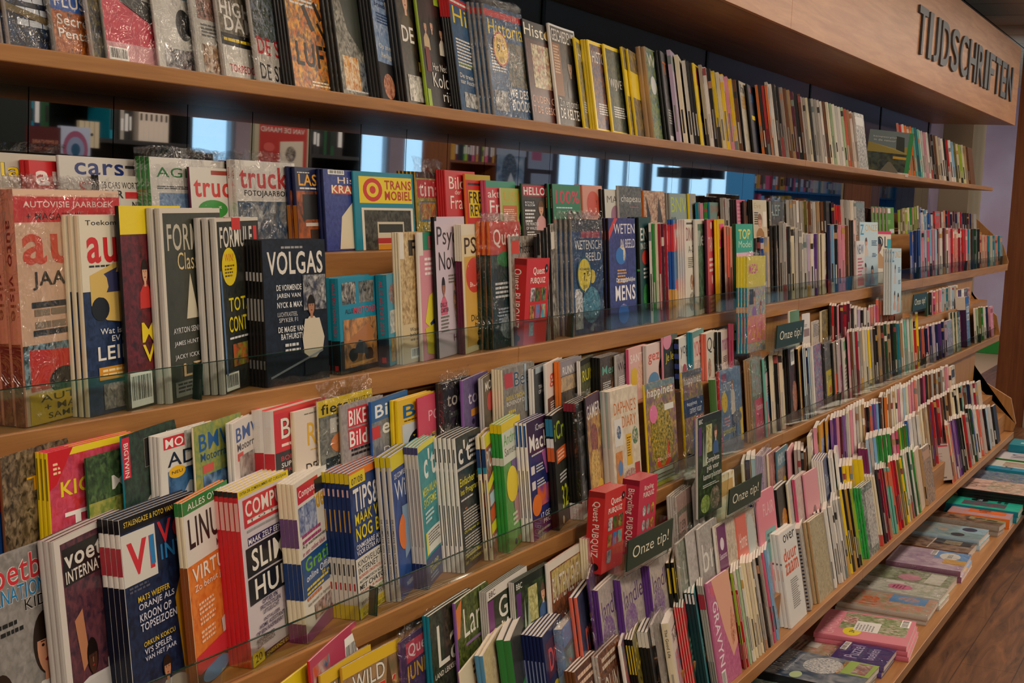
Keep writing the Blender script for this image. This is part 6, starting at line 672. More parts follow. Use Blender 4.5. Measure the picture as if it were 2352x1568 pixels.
# runs of closely packed spines: x0,y0,x1,y1,count,'colour words',phrase,(band colours)
RUNS = dict(
A=[(1541, 117, 1575, 141, 3, 'lilac cream silver', 'light trio after the charcoal Ta magazine'), (1576, 138, 1590, 146, 3, 'black charcoal black', 'dark trio before the yellow magazine'), (1612, 152, 1690, 186, 9, 'grey white black yellow cream yellow pink yellow brown', 'mixed run after the yellow head magazine'), (1740, 197, 1762, 196, 4, 'orange black red orange', 'orange and black run'), (1763, 190, 1838, 218, 10, 'silver white charcoal black grey brown tan maroon black brown', 'dark mixed run in the middle'), (1841, 223, 1900, 236, 10, 'silver grey cream charcoal silver grey silver white brown cream', 'greyish run'), (1902, 236, 1962, 258, 10, 'white palegreen white silver white palegreen coral tan white silver', 'pale run left of the tilted guide'),
 (2063, 284, 2110, 297, 9, 'salmon red white orange tan orange mint teal mint', 'colourful run by the guide'), (2112, 299, 2222, 338, 20, 'white silver pink white charcoal black brown cream silver white black red white sky olive cream lime cream tan brown', 'last run before the wall')],
B=[(1604, 467, 1624, 467, 3, 'teal pink green', 'thin trio before the red haired cover'), (1661, 456, 1672, 458, 2, 'grey silver', 'grey pair'), (1811, 459, 1842, 462, 5, 'silver grey silver white grey', 'light run by the wrapped magazine'), (1843, 463, 1890, 462, 6, 'grey olive brown silver tan brown', 'muted run under the blue shelf reflection'), (1897, 463, 1915, 466, 2, 'charcoal maroon', 'dark pair'), (1916, 470, 1930, 470, 3, 'red red red', 'red trio'), (1936, 460, 1966, 462, 5, 'silver grey silver white silver', 'silver run before the green magazine'),
 (2066, 482, 2110, 473, 9, 'lime olive beige lime cream green beige lime cream', 'green and beige run'), (2112, 476, 2142, 492, 5, 'blue white sky blue white', 'blue and white run'), (2147, 484, 2166, 486, 2, 'red white', 'red and white pair'), (2170, 484, 2236, 493, 13, 'salmon navy crimson navy maroon navy silver crimson navy charcoal maroon navy grey', 'navy and crimson run at the end', .14)],
C=[(1737, 548, 1762, 545, 4, 'charcoal black blue grey', 'dark low run behind the third sign'), (1233, 545, 1265, 517, 5, 'black black black black black', 'black run right of the red quiz box'), (1496, 512, 1532, 516, 6, 'white green cream crimson maroon crimson', 'thin run right of the EN magazine'), (1668, 521, 1681, 522, 3, 'salmon coral salmon', 'salmon trio'), (1796, 512, 1842, 530, 6, 'grey silver charcoal cream silver grey', 'grey run by the pinkish magazine'), (1844, 538, 1876, 537, 5, 'white silver lilac white purple', 'white and lilac run'), (1906, 517, 1948, 518, 6, 'navy sky black pink pink brown', 'mixed dark run'),
 (2095, 533, 2114, 528, 3, 'blue darkblue blue', 'blue run'), (2116, 529, 2152, 527, 7, 'silver pink paleblue rose sky pink paleblue', 'pink and pale blue run'), (2155, 526, 2178, 525, 4, 'maroon white maroon white', 'maroon and white run'), (2180, 525, 2222, 525, 6, 'pink red salmon crimson red pink', 'red run'), (2226, 526, 2250, 527, 4, 'teal charcoal darkgreen black', 'dark teal run'), (2254, 541, 2296, 541, 8, 'salmon beige salmon teal beige teal salmon teal', 'peach and teal run at the end', .15)],
D=[(1909, 703, 1921, 702, 3, 'charcoal red black', 'red and black trio'), (1936, 700, 1952, 698, 3, 'maroon crimson maroon', 'maroon trio'), (1953, 706, 1997, 714, 7, 'white charcoal white lilac black white silver', 'black and white run'), (1999, 705, 2017, 702, 4, 'pink salmon pink rose', 'pink run'), (2018, 690, 2033, 690, 3, 'coral salmon orange', 'orange red trio'), (2034, 697, 2056, 695, 5, 'salmon orange salmon coral salmon', 'salmon run'), (2129, 675, 2140, 673, 2, 'darkgreen charcoal', 'dark green pair'), (2141, 672, 2162, 666, 4, 'pink rose salmon pink', 'rose run right of the fourth sign'), (2163, 664, 2200, 657, 9, 'white paleblue silver teal silver white paleblue silver cream', 'white and teal run', .15), (2202, 674, 2222, 672, 4, 'purple white maroon charcoal', 'small dark run at the end', .11)],
E=[(1774, 818, 1796, 814, 3, 'cream black cream', 'cream and black trio'), (1846, 799, 1862, 797, 5, 'paleblue silver navy paleblue silver', 'blue striped run'), (1950, 764, 1969, 762, 4, 'pink brown silver crimson', 'pink and brown run'), (1972, 760, 2010, 756, 7, 'silver grey cream silver yellow grey charcoal', 'silver run'), (2014, 748, 2072, 742, 9, 'black tan charcoal darkgreen tan black darkgreen teal tan', 'dark run with tan edges'), (2074, 737, 2094, 731, 4, 'white mint white palegreen', 'white and mint run'), (2096, 722, 2108, 722, 2, 'cream yellow', 'cream pair'), (2104, 757, 2130, 754, 4, 'red navy coral navy', 'red and navy run'), (2132, 750, 2174, 738, 7, 'pink navy lilac navy purple navy lilac', 'lilac and navy run'), (2240, 709, 2274, 706, 7, 'white palegreen olive green white navy pink', 'green and white run at the end', .14)],
F=[(1600, 1121, 1642, 1100, 4, 'silver white grey cream', 'pale run behind the third sign'), (1723, 1057, 1735, 1053, 2, 'navy paleblue', 'navy pair'), (1830, 1033, 1846, 1034, 3, 'grey silver charcoal', 'grey trio'), (1862, 1001, 1876, 984, 2, 'cream pink', 'cream pair'), (1912, 963, 1948, 950, 6, 'violet purple pink maroon violet silver', 'violet run'), (1950, 945, 1985, 928, 6, 'cream pink white silver cream tan', 'cream run'), (1988, 938, 2003, 932, 3, 'maroon black coral', 'maroon trio'), (2005, 930, 2023, 925, 4, 'blue violet sky charcoal', 'blue violet run'), (2025, 914, 2037, 911, 2, 'brown orange', 'brown pair'), (2039, 905, 2070, 890, 7, 'cream tan white cream white pink white', 'whitish run'), (2072, 895, 2104, 874, 6, 'white paleblue cream pink pink salmon', 'pinkish run'), (2106, 873, 2130, 862, 5, 'silver grey maroon rose charcoal', 'maroon and grey run'), (2132, 862, 2164, 851, 7, 'tan brown silver brown silver brown grey', 'brown run'), (2167, 846, 2184, 842, 3, 'white pink cream', 'white trio at the end', .13)],
G=[(1933, 1072, 1957, 1068, 4, 'navy yellow yellow gold', 'yellow run'), (1995, 1010, 2012, 1004, 3, 'paleblue silver sky', 'pale blue trio'), (2014, 1003, 2044, 998, 4, 'green green green green', 'bright green run'), (2047, 1000, 2062, 990, 3, 'maroon pink rose', 'pink and maroon trio'), (2063, 986, 2082, 977, 5, 'olive lime green olive green', 'olive run'), (2084, 968, 2110, 954, 4, 'blue white silver white', 'white run with one blue'), (2112, 945, 2134, 930, 5, 'beige cream tan beige brown', 'beige run'), (2136, 928, 2156, 915, 4, 'purple red maroon red', 'red and purple run'), (2158, 917, 2186, 898, 6, 'pink brown charcoal tan brown cream', 'brown and pink run'), (2189, 894, 2206, 890, 4, 'cream black cream black', 'cream and black run'), (2208, 888, 2226, 884, 3, 'mint brown navy', 'navy trio'), (2227, 884, 2244, 880, 4, 'maroon silver crimson grey', 'last maroon and grey run', .14)],
H=[(1684, 1312, 1704, 1300, 4, 'lime white palegreen white', 'pale green run by red spines'), (1706, 1292, 1727, 1290, 4, 'cream cream cream cream', 'cream run'), (1729, 1288, 1761, 1262, 6, 'charcoal silver black grey rose sky', 'grey wrapped run'), (1897, 1168, 1910, 1165, 2, 'white silver', 'white pair'), (1912, 1152, 1930, 1144, 4, 'white silver white grey', 'white and silver run'), (1933, 1124, 1957, 1122, 5, 'yellow black gold black lime', 'yellow and black run'), (2014, 1079, 2030, 1076, 4, 'charcoal maroon crimson maroon', 'black and maroon run'), (2044, 1062, 2056, 1056, 3, 'coral red crimson', 'red trio left of the yellow run'), (2058, 1058, 2070, 1052, 3, 'gold olive yellow', 'gold trio'), (2072, 1045, 2096, 1034, 6, 'green white silver darkgreen white green', 'white and green run'), (2100, 1038, 2116, 1032, 2, 'beige tan', 'beige pair left of the boxed book'),
 (2172, 977, 2182, 972, 4, 'salmon coral cream salmon', 'salmon run right of the boxed book'), (2183, 966, 2195, 962, 4, 'violet purple violet purple', 'violet run'), (2197, 962, 2208, 958, 3, 'black charcoal black', 'black trio'), (2209, 954, 2222, 950, 3, 'cream red silver', 'cream and red trio'), (2223, 938, 2230, 938, 2, 'black darkgreen', 'black pair'), (2232, 942, 2262, 940, 5, 'blue white coral silver black', 'mixed run near the end'), (2264, 936, 2280, 934, 3, 'paleblue silver black', 'last trio', .13)])
ORD = 'first second third fourth fifth sixth seventh eighth ninth tenth eleventh twelfth thirteenth fourteenth fifteenth sixteenth seventeenth eighteenth nineteenth twentieth'.split()
def footx(px, Y, Z):
    a, b = .3, 16.0
    for _ in range(50):
        c = (a+b)/2
        if proj(np.array([c, Y, Z]))[0] < px: a = c
        else: b = c
    return a
_cache = {}
def cover_spec(key):
    return DS[key]

THICK = set('motoren autos spiral whthick cook marbook yelbook daphne donaldp greenbook crypto boxed goodlife whlilac autovisie donaldn bromf truckbook wi shieldb shieldg'.split())
XEND = dict(A=XE, B=XE, C=XE, D=XE4, E=XE4, F=XE5, G=XE5, H=XE5)
ALL = []
def place_row(rn):
    Yf, Zb, lean, phrase, short = ROWS[rn]; th = math.radians(lean); items = []; xe = XEND[rn]
    def locate(px, py):
        if py is None: return footx(px, Yf, Zb), None
        r = ray(px, py); t = (Yf-Zb*math.tan(th))/(r[1]-r[2]*math.tan(th)); P = r*t
        return P[0], (P[2]-Zb)/math.cos(th)
    for it in IT[rn]:
        key, px, py, sx, n, words = it[:6]; w = (it[6] if len(it) > 6 else .205)*WS[rn]
        X, h = locate(px, py); h = h or .285; h = max(.1, min(.34, h))
        R = math.sqrt(X*X+Yf*Yf+Zb*Zb); hy = math.hypot(X, Yf); cf, sf = X/hy, Yf/hy
        tt = (px-sx)*R/FPX/cf/n; cap = (.12 if n == 1 else .03) if key in THICK else .0085
        t = max(.003, min(tt, cap)); dx = max(0, (tt-t)*cf/sf) if tt > t else 0
        yaw = math.radians(it[7]) if len(it) > 7 else 0
        items.append(dict(X=X, h=h, w=w, t=t, dx=min(dx, .08), n=n, key=key, words=words, px=px, sx=sx, R=R, yaw=yaw))
    for rr in RUNS[rn]:
        x0, y0, x1, y1, n, cols, words = rr[:7]; w = (rr[7] if len(rr) > 7 else .2)*WS[rn]; cols = cols.split()
        for i in range(n):
            f = i/max(1, n-1); px = x0+(x1-x0)*f; py = y0+(y1-y0)*f+RND.uniform(-1.5, 1.5)
            X, h = locate(px, py); R = math.sqrt(X*X+Yf*Yf+Zb*Zb); sp = (x1-x0)/max(1, n-1)
            t = max(.003, min(.75*sp*R/FPX, .0125))
            items.append(dict(X=X, h=max(.1, min(.32, h)), w=w, t=t, dx=0, n=1, run=(cols, words, i, n), key='run', words=words, px=px, sx=px-sp, R=R, yaw=0))
    items.sort(key=lambda d: d['X'])
    items = [d for d in items if d['X'] < xe-.04]
    for d in items: d['D'] = d['n']*d['t']+.0012
    for i in range(len(items)-1, -1, -1):
        a = items[i]; k = .015
        a['w'] = min(a['w'], xe-.006-a['X'])
        for b in items[i+1:]:
            dx = b['X']-a['X']
            if dx >= a['w']: break
            dx = max(dx, .002); dq = max(.004, dx-(b['n']-1)*b['dx'])
            k = max(k, b['D']/dq if b['n'] > 1 else b['D']/dx, ((min(a['X']+a['w'], b['X']+b['w'])-b['X'])*b['k']+b['D'])/max(min(a['w'], dx+b['w']), .01))
        a['k'] = min(k, .36, .97*Yf/max(a['X'], .1)+.02)
    for i, d in enumerate(items):
        nx = items[i+1]['sx'] if i+1 < len(items) else d['px']+20
        hp = d['h']/d['R']*FPX; d['th'] = th; d['rn'] = rn
        for k in range(d['n']):
            vis = max(1.5, min(nx-d['px'], 140)) if k == 0 else (d['px']-d['sx'])/d['n']
            if k == 0 and 'run' in d: vis = max(nx-d['px'], 2)
            if k == 0 and 'run' not in d: vis += 6
            ALL.append([vis*hp, d, k])
def xform(d, k):
    Yf, Zb = ROWS[d['rn']][:2]; th = d['th']; psi = math.atan(d['k'])-0; Yf += d['w']*math.sin(d['yaw']); psi = -d['yaw'] if d['yaw'] else psi; off = k*d['t']/math.cos(th)+k*.0002
    return (d['X']-off*math.sin(psi)-k*d['dx'], Yf+off*math.cos(psi), Zb+math.sin(th)*d['t']+.0004), (-th, 0, psi)
GRP = dict(A='magazines on the top shelf', B='magazines on the upper step', C='magazines on the first tier ledge', D='magazines on the second tier back step', E='magazines on the second tier ledge', F='magazines on the third tier top step', G='magazines on the third tier middle step', H='magazines on the third tier ledge')
CN = {'darkblue': 'dark blue', 'darkgreen': 'dark green', 'palegreen': 'pale green', 'paleblue': 'pale blue'}
def make(d):
    w, h, t = max(d['w'], .03), d['h'], d['t']
    if 'run' in d:
        cols, words, i, N = d['run']; c = cols[i % len(cols)]; alt = RND.choice(['e0d8cc', '3a3532', 'b58a6a', '7a8a8a', 'c9a05a', 'a04a4a', c, c])
        u = RND.random(); se = [('R', .25, .12, .75, .12+RND.uniform(.2, .4), RND.choice(['8a8680', '3c3936', 'c9c2b8']))]
        if u < .4: a = RND.uniform(.7, .9); se.append(('R', 0, a, 1, a+.09, alt))
        elif u < .6: se.append(('R', 0, 0, 1, RND.uniform(.1, .3), alt))
        me, pm = magazine('magazine', w, h, t, ph(c, alt, RND.choice(['c9b0a0', '4a4440', c])), c, [('R', .08, .78, .9, .93, alt)], spine_els=se, detail=False)
        d['me'] = (me, None, None, None)
    else:
        s = DS[d['key']]; thick = t > .018
        me, pm = magazine('magazine', w, h, t, s['bg'], s['sp'], s['els'], bend=.0 if thick else RND.uniform(.0005, .0025), spine_els=s['s'], pages=s['pages'])
        wm = wrap_mesh(w, h, t, flap=.022 if s['wrap'] == 1 else .035, seed=int(d['X']*1000)) if s['wrap'] else None
        d['me'] = (me, pm, wm, sticker_mesh(w, h, *s['st']) if s['st'] else None)
for rn in 'ABCDEFGH': place_row(rn)
ALL.sort(key=lambda a: -a[0]); KEEP = ALL[:285]; REST = ALL[285:]
seen = set()
for sc, d, k in KEEP:
    if 'me' not in d: make(d)
    me, pm, wm, sm = d['me']; rn = d['rn']; phrase, short = ROWS[rn][3:5]
    nm = 'book' if d['t'] > .018 else 'magazine'
    o = bpy.data.objects.new(nm, me); C.objects.link(o); o.location, o.rotation_euler = xform(d, k)
    for q, qn in ((pm, 'page_block'), (wm if k == 0 or (d['key'] in DS and DS[d['key']]['wrap'] == 1) else None, 'plastic_wrap'), (sm if k == 0 else None, 'price_sticker')):
        if q: p = bpy.data.objects.new(qn, q); C.objects.link(p); p.parent = o
    if 'run' in d: c = d['run'][0][d['run'][2] % len(d['run'][0])]; lb = '%s spine, %s in the %s, %s' % (CN.get(c, c), ORD[d['run'][2]], d['words'], short)
    elif k == 0: lb = '%s %s' % (d['words'], phrase)
    else: lb = 'copy standing directly behind the %s' % d['words']
    if len(lb.split()) > 16: print('LONG', lb)
    if k == 0 and lb in seen: print('DUP', lb)
    seen.add(lb); tag(o, lb, nm, GRP[rn])
# everything past the most visible ones: one object of countless thin spines
mb = MB(); VV = []; n0 = 0; dat = {q: [] for q in ('ca', 'cb', 'cc', 'nz')}
mb.v = []; 
for sc, d, k in REST:
    if 'me' not in d: make(d)
    loc, rot = xform(d, k); Mx = Matrix.LocRotScale(Vector(loc), __import__('mathutils').Euler(rot), None)
    for q in d['me'][:2]:
        if q is None: continue
        b = len(mb.v); co_ = np.empty(len(q.vertices)*3, dtype=np.float32); q.vertices.foreach_get('co', co_); co_ = co_.reshape(-1, 3)
        A_ = np.array(Mx)[:3]; co_ = co_@A_[:, :3].T+A_[:, 3]; mb.v += [tuple(map(float, p)) for p in co_]
        mb.f += [tuple(i+b for i in p.vertices) for p in q.polygons]
        for nm_ in dat:
            ar = np.empty(len(q.polygons)*4, dtype=np.float32); q.attributes[nm_].data.foreach_get('color', ar); dat[nm_].append(ar.reshape(-1, 4)[:, :3])
mb.a, mb.b, mb.c, mb.n = [[tuple(map(float, r)) for r in np.concatenate(dat[q])] for q in ('ca', 'cb', 'cc', 'nz')]
o = mb.build('packed_magazines'); tag(o, 'packed thin magazine spines filling the far right ends of all shelf rows', 'magazines'); o['kind'] = 'stuff'
# ------------------------------------------------------------------ tilted guide on the top shelf
def mag_obj(key, w, h, t, loc, rot, label, group=None, cat='magazine', n=1, step=(0, 0, 0), bend=.001, nm=None, wrapit=None):
    s = DS[key]; me, pm = magazine('magazine', w, h, t, s['bg'], s['sp'], s['els'], bend=bend, spine_els=s['s'], pages=s['pages']); out = []; flat = rot[0] < -1.4
    wm = wrap_mesh(w, h, t, .02, int(abs(loc[0])*977)) if (s['wrap'] if wrapit is None else wrapit) else None
    if wm and flat: wm.materials[0] = M['plasticb']
    for k in range(n):
        o = bpy.data.objects.new(nm or cat.replace(' ', '_'), me); C.objects.link(o); o.location = Vector(loc)+Vector(step)*k; o.rotation_euler = rot
        p = bpy.data.objects.new('page_block', pm); C.objects.link(p); p.parent = o
        if wm and k == 0: p = bpy.data.objects.new('plastic_wrap', wm); C.objects.link(p); p.parent = o
        tag(o, label if k == 0 else 'copy lying directly under the '+label.split(',')[0] if rot[0] < -1.4 else (label if k == 0 else 'copy standing behind the '+label.split(',')[0]), cat, group)
        out.append(o)
    return out
D('guide', ph('3c4a44', '5a5a30', '1c2422', sc=14), 'silver', ('R', 0, .5, 1, 1, '6f8084'), ('G', ((0, .5), (0, .72), (.6, .62), (1, .7), (1, .5)), '9a8a3c'), ('T', 'kampeerplekken', .1, .83, .7, .045, 'cfd2cc', 0), ('T', 'in de natuur', .12, .76, .5, .045, 'cfd2cc', 0), ('G', ((.62, .9), (.8, .88), (.86, .4), (.66, .4)), '26302a'), ('R', .6, .38, .95, .44, 'c9a02c'), ('G', ((.3, 0), (.5, .3), (.56, .3), (.85, 0)), '6f6a5c'), ('R', .9, 0, 1, 1, '2f8a4a'), ('R', .45, -0.0, 1, .08, 'd8d4cc'), ('B', .55, .01, .3, .06), wrap=0)
gx = footx(1984, 1.86, ZA); mag_obj('guide', .235, .235, .022, (gx, 1.86, ZA+.003), (0, math.radians(4), math.radians(-72)), 'green edged camping guide turned outward, sticking out over the top shelf edge', None, 'book')
# ------------------------------------------------------------------ acrylic holders with green signs
def quad_sign(label, tl, tr, bl, ys, yb, side_top, lab2):
    P, Q, B_ = atY(*tl, ys), atY(*tr, ys), atY(*bl, ys); x0, x1, z1, z0 = (P[0]+B_[0])/2, Q[0], P[2], B_[2]
    h = empty('acrylic_holder', (x0, ys, z0)); tag(h, label, 'holder', 'acrylic holders on the tier lips'); W = x1-x0; Dp = yb-ys-.001; H = z1-z0
    def pl(nm, *b, mat='glass'): return MB().paint('888').box(*b).build(nm, mat, h)
    pl('base_plate', -.0, .004, -.012, W, Dp-.003, -.009); pl('side_plate', -.003, .0, -.012, 0, Dp, side_top); pl('side_plate', W, .0, -.012, W+.003, Dp, side_top)
    pl('front_plate', 0, 0, -.012, W, .003, H*.9); pl('back_plate', 0, Dp-.003, -.012, W, Dp, side_top+.02)
    for e in ((-.0034, -.0004, -.0128, W+.0034, .0, -.0116), (-.0034, -.0004, -.012, -.0026, .0, side_top)): pl('plate_edge', *e, mat='edge')
    sg = MB(); sg.paint('1e3527').box(0, -.006, 0, W, -.002, H); a = Art(sg, lambda u, v, k: (u*W, -.0062-k*.0001, v*H)); a.draw([('T', 'Onze tip!', .1, .22, .8, .5, 'e6dfc6', -.004)])
    so = sg.build('sign_plate', 'print', h); so['label'] = 'dark green sign reading Onze tip!'
    return x0, x1, z0, z1
D('quizq', 'c62a2a', 'c2282a', ('T', 'Quest', .3, .8, .5, .1, 'ece4da', .03), ('T', 'PUBQUIZ', .2, .7, .65, .08, 'ece4da', .04), ('E', .88, .88, .07, .05, '161214'), ('T', '4', .86, .86, .04, .04, 'eee'), *[('P', .22+.24*(q % 3), .5-.2*(q//3), .42+.24*(q % 3), .66-.2*(q//3), (('8a8a88', '222', 'ddd'), ('3a7a2c', 'a0302a', '20401c'), ('1f4a5a', 'a0a030', '123'), ('8a4a1c', '201410', 'c09050'), ('2a5a90', 'd0507a', '3a80b0'), ('d8b82c', '7a3a6a', '3aa0b0'), ('6a8a9a', '4a4a58', '9ab0b8'))[q % 7]) for q in range(7)], s=(('R', 0, .93, 1, 1, '8a1c20'), ('V', 'Quest PUBQUIZ', .25, .2, .5, .68, 'ece4da'), ('E', .5, .08, .34, .05, '161214')), pages='c2282a')
D('quizb', 'c42f4c', 'b82840', ('T', 'Bicycling', .3, .82, .5, .08, 'ece4da', .03), ('T', 'PUBQUIZ', .25, .73, .6, .08, 'ece4da', .04), *[('EP', .35+.23*(q % 3), .56-.2*(q//3), .09, .075, (('8a8a88', '222', 'ddd'), ('c0b0a0', '3a2a2c', '888'), ('d8b82c', '222', 'a05030'))[q % 3]) for q in range(6)], s=(('R', 0, .93, 1, 1, '8a1c30'), ('V', 'Bicycling PUBQUIZ', .25, .1, .5, .78, 'ece4da')), pages='b82840')
def standing(key, tl, yp, zb, w, t, lab, cat, grp=None, n=1, wrapit=0, dx=0, lean=4):
    P = atY(*tl, yp); return mag_obj(key, w, max(.1, P[2]-zb), t, (P[0], yp, zb), (math.radians(-lean), 0, .0), lab, grp, cat, n, (-dx, t+.0003, 0), wrapit=wrapit)
H1 = quad_sign('holder with green sign on the second tier lip carrying two red quiz boxes', (1436, 1243), (1541, 1200), (1437, 1311), 1.20, 1.329, .075, '')
standing('quizq', (1391, 1132), 1.245, H1[2]-.008, .125, .042, 'red quiz box with white Quest letters in the first holder', 'quiz box', lean=0)
standing('quizb', (1470, 1104), 1.245, H1[2]-.008, .118, .045, 'raspberry red quiz box with Bicycling letters in the first holder', 'quiz box', lean=0)
H2 = quad_sign('holder with green sign on the second tier lip carrying a plant guide', (1670, 1125), (1745.6, 1093.5), (1670, 1181), 1.20, 1.329, .12, '')
standing('complete', (1618, 962), 1.255, H2[2]-.008, .2, .007, 'Complete gids magazine standing in the second holder', 'magazine')
H3 = quad_sign('holder with green sign on the first tier lip carrying yellow and pink magazines', (1780, 748), (1844, 731), (1781, 800), 1.36, 1.499, .06, '')
standing('modelclub', (1731, 590), 1.405, H3[2]-.008, .2, .006, 'wrapped yellow and pink MEGA magazine in the third holder', 'magazine', 'magazines in the third holder', n=4, wrapit=1, dx=.012)
H4 = quad_sign('holder with green sign near the far end of the first tier', (2094.4, 677), (2127, 669), (2095, 714.5), 1.36, 1.499, .09, '')
standing('girls', (2060, 572), 1.405, H4[2]-.008, .2, .007, 'pale blue girls magazine in the fourth holder', 'magazine', 'magazines in the fourth holder', n=4, dx=.018)
for o in C.objects:
    if o.get('category') == 'quiz box': o.name = 'quiz_box'
# the red quiz box standing among the magazines of the first tier
P = atY(1200, 594, 1.515); mag_obj('quizq', .13, P[2]-ZT3-.002, .05, (P[0]+.02, 1.512, ZT3+.001), (0, 0, .02), 'red Quest quiz box standing on the first tier ledge among magazines', None, 'quiz box')
# ------------------------------------------------------------------ magazines lying on the base shelf
D('naar', ph('34485c', '2a3a4c', '8a8c90', sc=8), '22252a', ('T', 'NAAR DE UNIWAAR', .04, .84, .9, .12, 'c9c8c4', .02), ('T', 'Op weg de wetenschap', .2, .76, .7, .05, 'b5b8bc', 0), ('E', .14, .66, .12, .06, 'a8b88a'), ('EP', .62, .5, .3, .2, ('9a9ca0', '5a6068', 'c9c6c2')), ('R', .5, .0, 1, .3, '8aa050'), ('T', 'HISTORICA VOORMENSEN', .45, .3, .5, .04, 'c08a3a'), ('P', .55, .05, .95, .2, ('5a5a6a', 'b5a898', '8a4a3c')))
D('flowers', ph('c9b8a8', '8a9a60', 'b57a6a', sc=30), 'silver', ('L', .1, .85, .7, 3, '5a5a48', .04), ('R', .5, .5, .75, .7, 'd0ccc4'), wrap=1)
D('puzzle', '3a2f70', '5a4a90', ('T', 'Puzzel', .15, .55, .7, .25, 'b5aed0', .01), ('T', 'boeken', .2, .25, .6, .2, 'b5aed0', .01), ('B', .5, .85, .45, .12), wrap=1)
D('pinkgarden', 'd07f8c', 'c86a7c', ('T', 'GARDEN', .05, .8, .75, .14, 'e0a8ac', -.015), ('P', .3, .05, .95, .78, ('8a9a6c', 'c9b5ac', '6a7a4c'), 25), ('E', .25, .62, .16, .1, 'dcc83a'), ('T', '204', .2, .59, .1, .06, '333'), ('R', .3, .35, .68, .62, 'dcd8d4'), ('L', .33, .58, .3, 6, '8a8a88', .018), ('P', .55, .62, .8, .78, ('c98a80', 'dcc8c0', '8a5a50')), ('B', .68, .05, .28, .1))
D('mygarden', ph('c0b5a8', '8a9a70', 'c9806a', sc=26), 'silver', ('T', 'MY GARDEN', .05, .85, .7, .1, '5a6a58', 0), ('T', '108', .15, .6, .5, .18, 'd06a34', .03), ('R', .55, .1, 1, .5, '5a90c0'), ('EP', .8, .3, .15, .12, ('d08a6a', 'c9a890', '5a90c0')), wrap=1)
D('tuin', ph('b5b8a8', '8f9a80', 'd0ccc4', sc=26), 'silver', ('T', 'TUIN', .05, .82, .5, .13, '4a4a38', .02), ('E', .5, .5, .22, .14, 'd07a9a'), ('L', .36, .56, .3, 4, '7a2a50', .02), ('R', .75, .5, .95, .7, 'd8d4cc'), wrap=1)
D('tuin2', ph('9aa088', 'b5b8a8', '6a7a50', sc=22), 'silver', ('E', .35, .5, .24, .14, 'c890a0'), ('R', .1, .1, .9, .3, 'c9c8bc'), wrap=1)
D('lavend', ph('b59ab0', 'a088a0', 'c9b8c4', sc=9), '8a5a78', ('R', .55, 0, 1, .45, '6f9ccc'), ('E', .72, .25, .2, .14, 'dcd8d0'), ('R', .3, 0, .56, .3, 'c9a05a'), ('B', .7, .44, .28, .08), ('T', 'LIBELLE', .62, .22, .2, .06, '5a5a60', 0), wrap=1)
D('horses', ph('9a7a64', 'c0a890', '5a4034', sc=10), 'brown', ('R', .5, .05, .95, .6, '3a302e'), ('P', .55, .2, .9, .45, ('c9b890', '3a302e', '8a7a60')), ('R', .0, .6, 1, .62, 'd8c8b8'), wrap=1)
D('lightblue', ph('9ab8b8', 'c0a8a0', '7fa0a8', sc=9), 'paleblue', ('E', .25, .35, .14, .1, '2c3040'), ('R', .5, 0, 1, .4, '9fc0d0'), ('E', .75, .25, .16, .11, '2c3a5c'), ('EP', .5, .6, .12, .08, ('d08a5a', 'c9a890', '9ab8b8')), wrap=1)
D('armbrown', ph('8a6a54', 'b58a6c', '3a3432', sc=8), 'grey', ('R', .6, 0, 1, .5, 'a5a070'), ('E', .8, .35, .12, .08, '3c3828'), ('R', .65, .1, .85, .25, '4a4a30'), wrap=1)
D('orangel', ph('b08a9a', 'a0a0c0', 'c9805a', sc=30), 'orange', ('R', .35, .1, .8, .7, 'd8641c'), ('T', '15x', .42, .4, .12, .12, '5a1c10', .03), ('T', 'GRATIS', .58, .35, .18, .2, '5a1c10', .02), ('R', .8, 0, 1, .4, '9ab0c0'))
D('tealpk', ph('1fa58c', '189a80', '2ab59c', sc=12), 'teal', ('P', .15, .2, .55, .8, ('5a4a50', '8a4a3c', '3a5a70')), ('E', .7, .6, .14, .12, '161c1c'), ('T', 'libelle', .62, .56, .16, .07, 'cde', .01), ('E', .88, .45, .12, .1, '161c1c'), ('L', .6, .3, .3, 2, '0c4a40', .05))
D('blackedge', ph('c0988a', '8a6a5c', 'd8b5a8', sc=16), '161616', ('T', 'TUIN', .2, .75, .4, .14, '4a3a30', .0), ('P', .1, .1, .9, .6, ('b58a7a', '6a7a5c', 'd0b8a8'), 18))
D('whitegr', ph('b5b8bc', '8a9a80', '5a70a0', sc=20), 'white', ('L', .1, .85, .7, 2, '4a5a78', .05), wrap=1)
D('bluewh', 'd0cdc4', 'teal', ('R', 0, 0, .3, 1, '1f8ab0'), ('R', 0, 0, 1, .22, '2a8ab8'), ('T', 'Lire', .1, .6, .4, .2, '2c2c38', .01), ('P', .4, .3, .9, .8, ('c0c0b0', '8a8a70', 'b58a7a')))
D('lino', 'd0c8cc', 'green', ('T', 'LINO', .1, .5, .5, .28, '4a3a58', .02), ('E', .6, .2, .12, .08, '8aa0c8'), ('R', .7, .3, .95, .7, 'c9a8b0'))
D('tealbk', '2a8a9a', 'teal', ('R', .3, .2, .5, .8, 'a8d0d0'), pages='2a8a9a')
D('leafpat', ph('c9c8bc', '5a8a60', '3a5a70', sc=45), 'white')
s7 = lambda a, b: (1500+a/2.76, 1000+b/2.76)
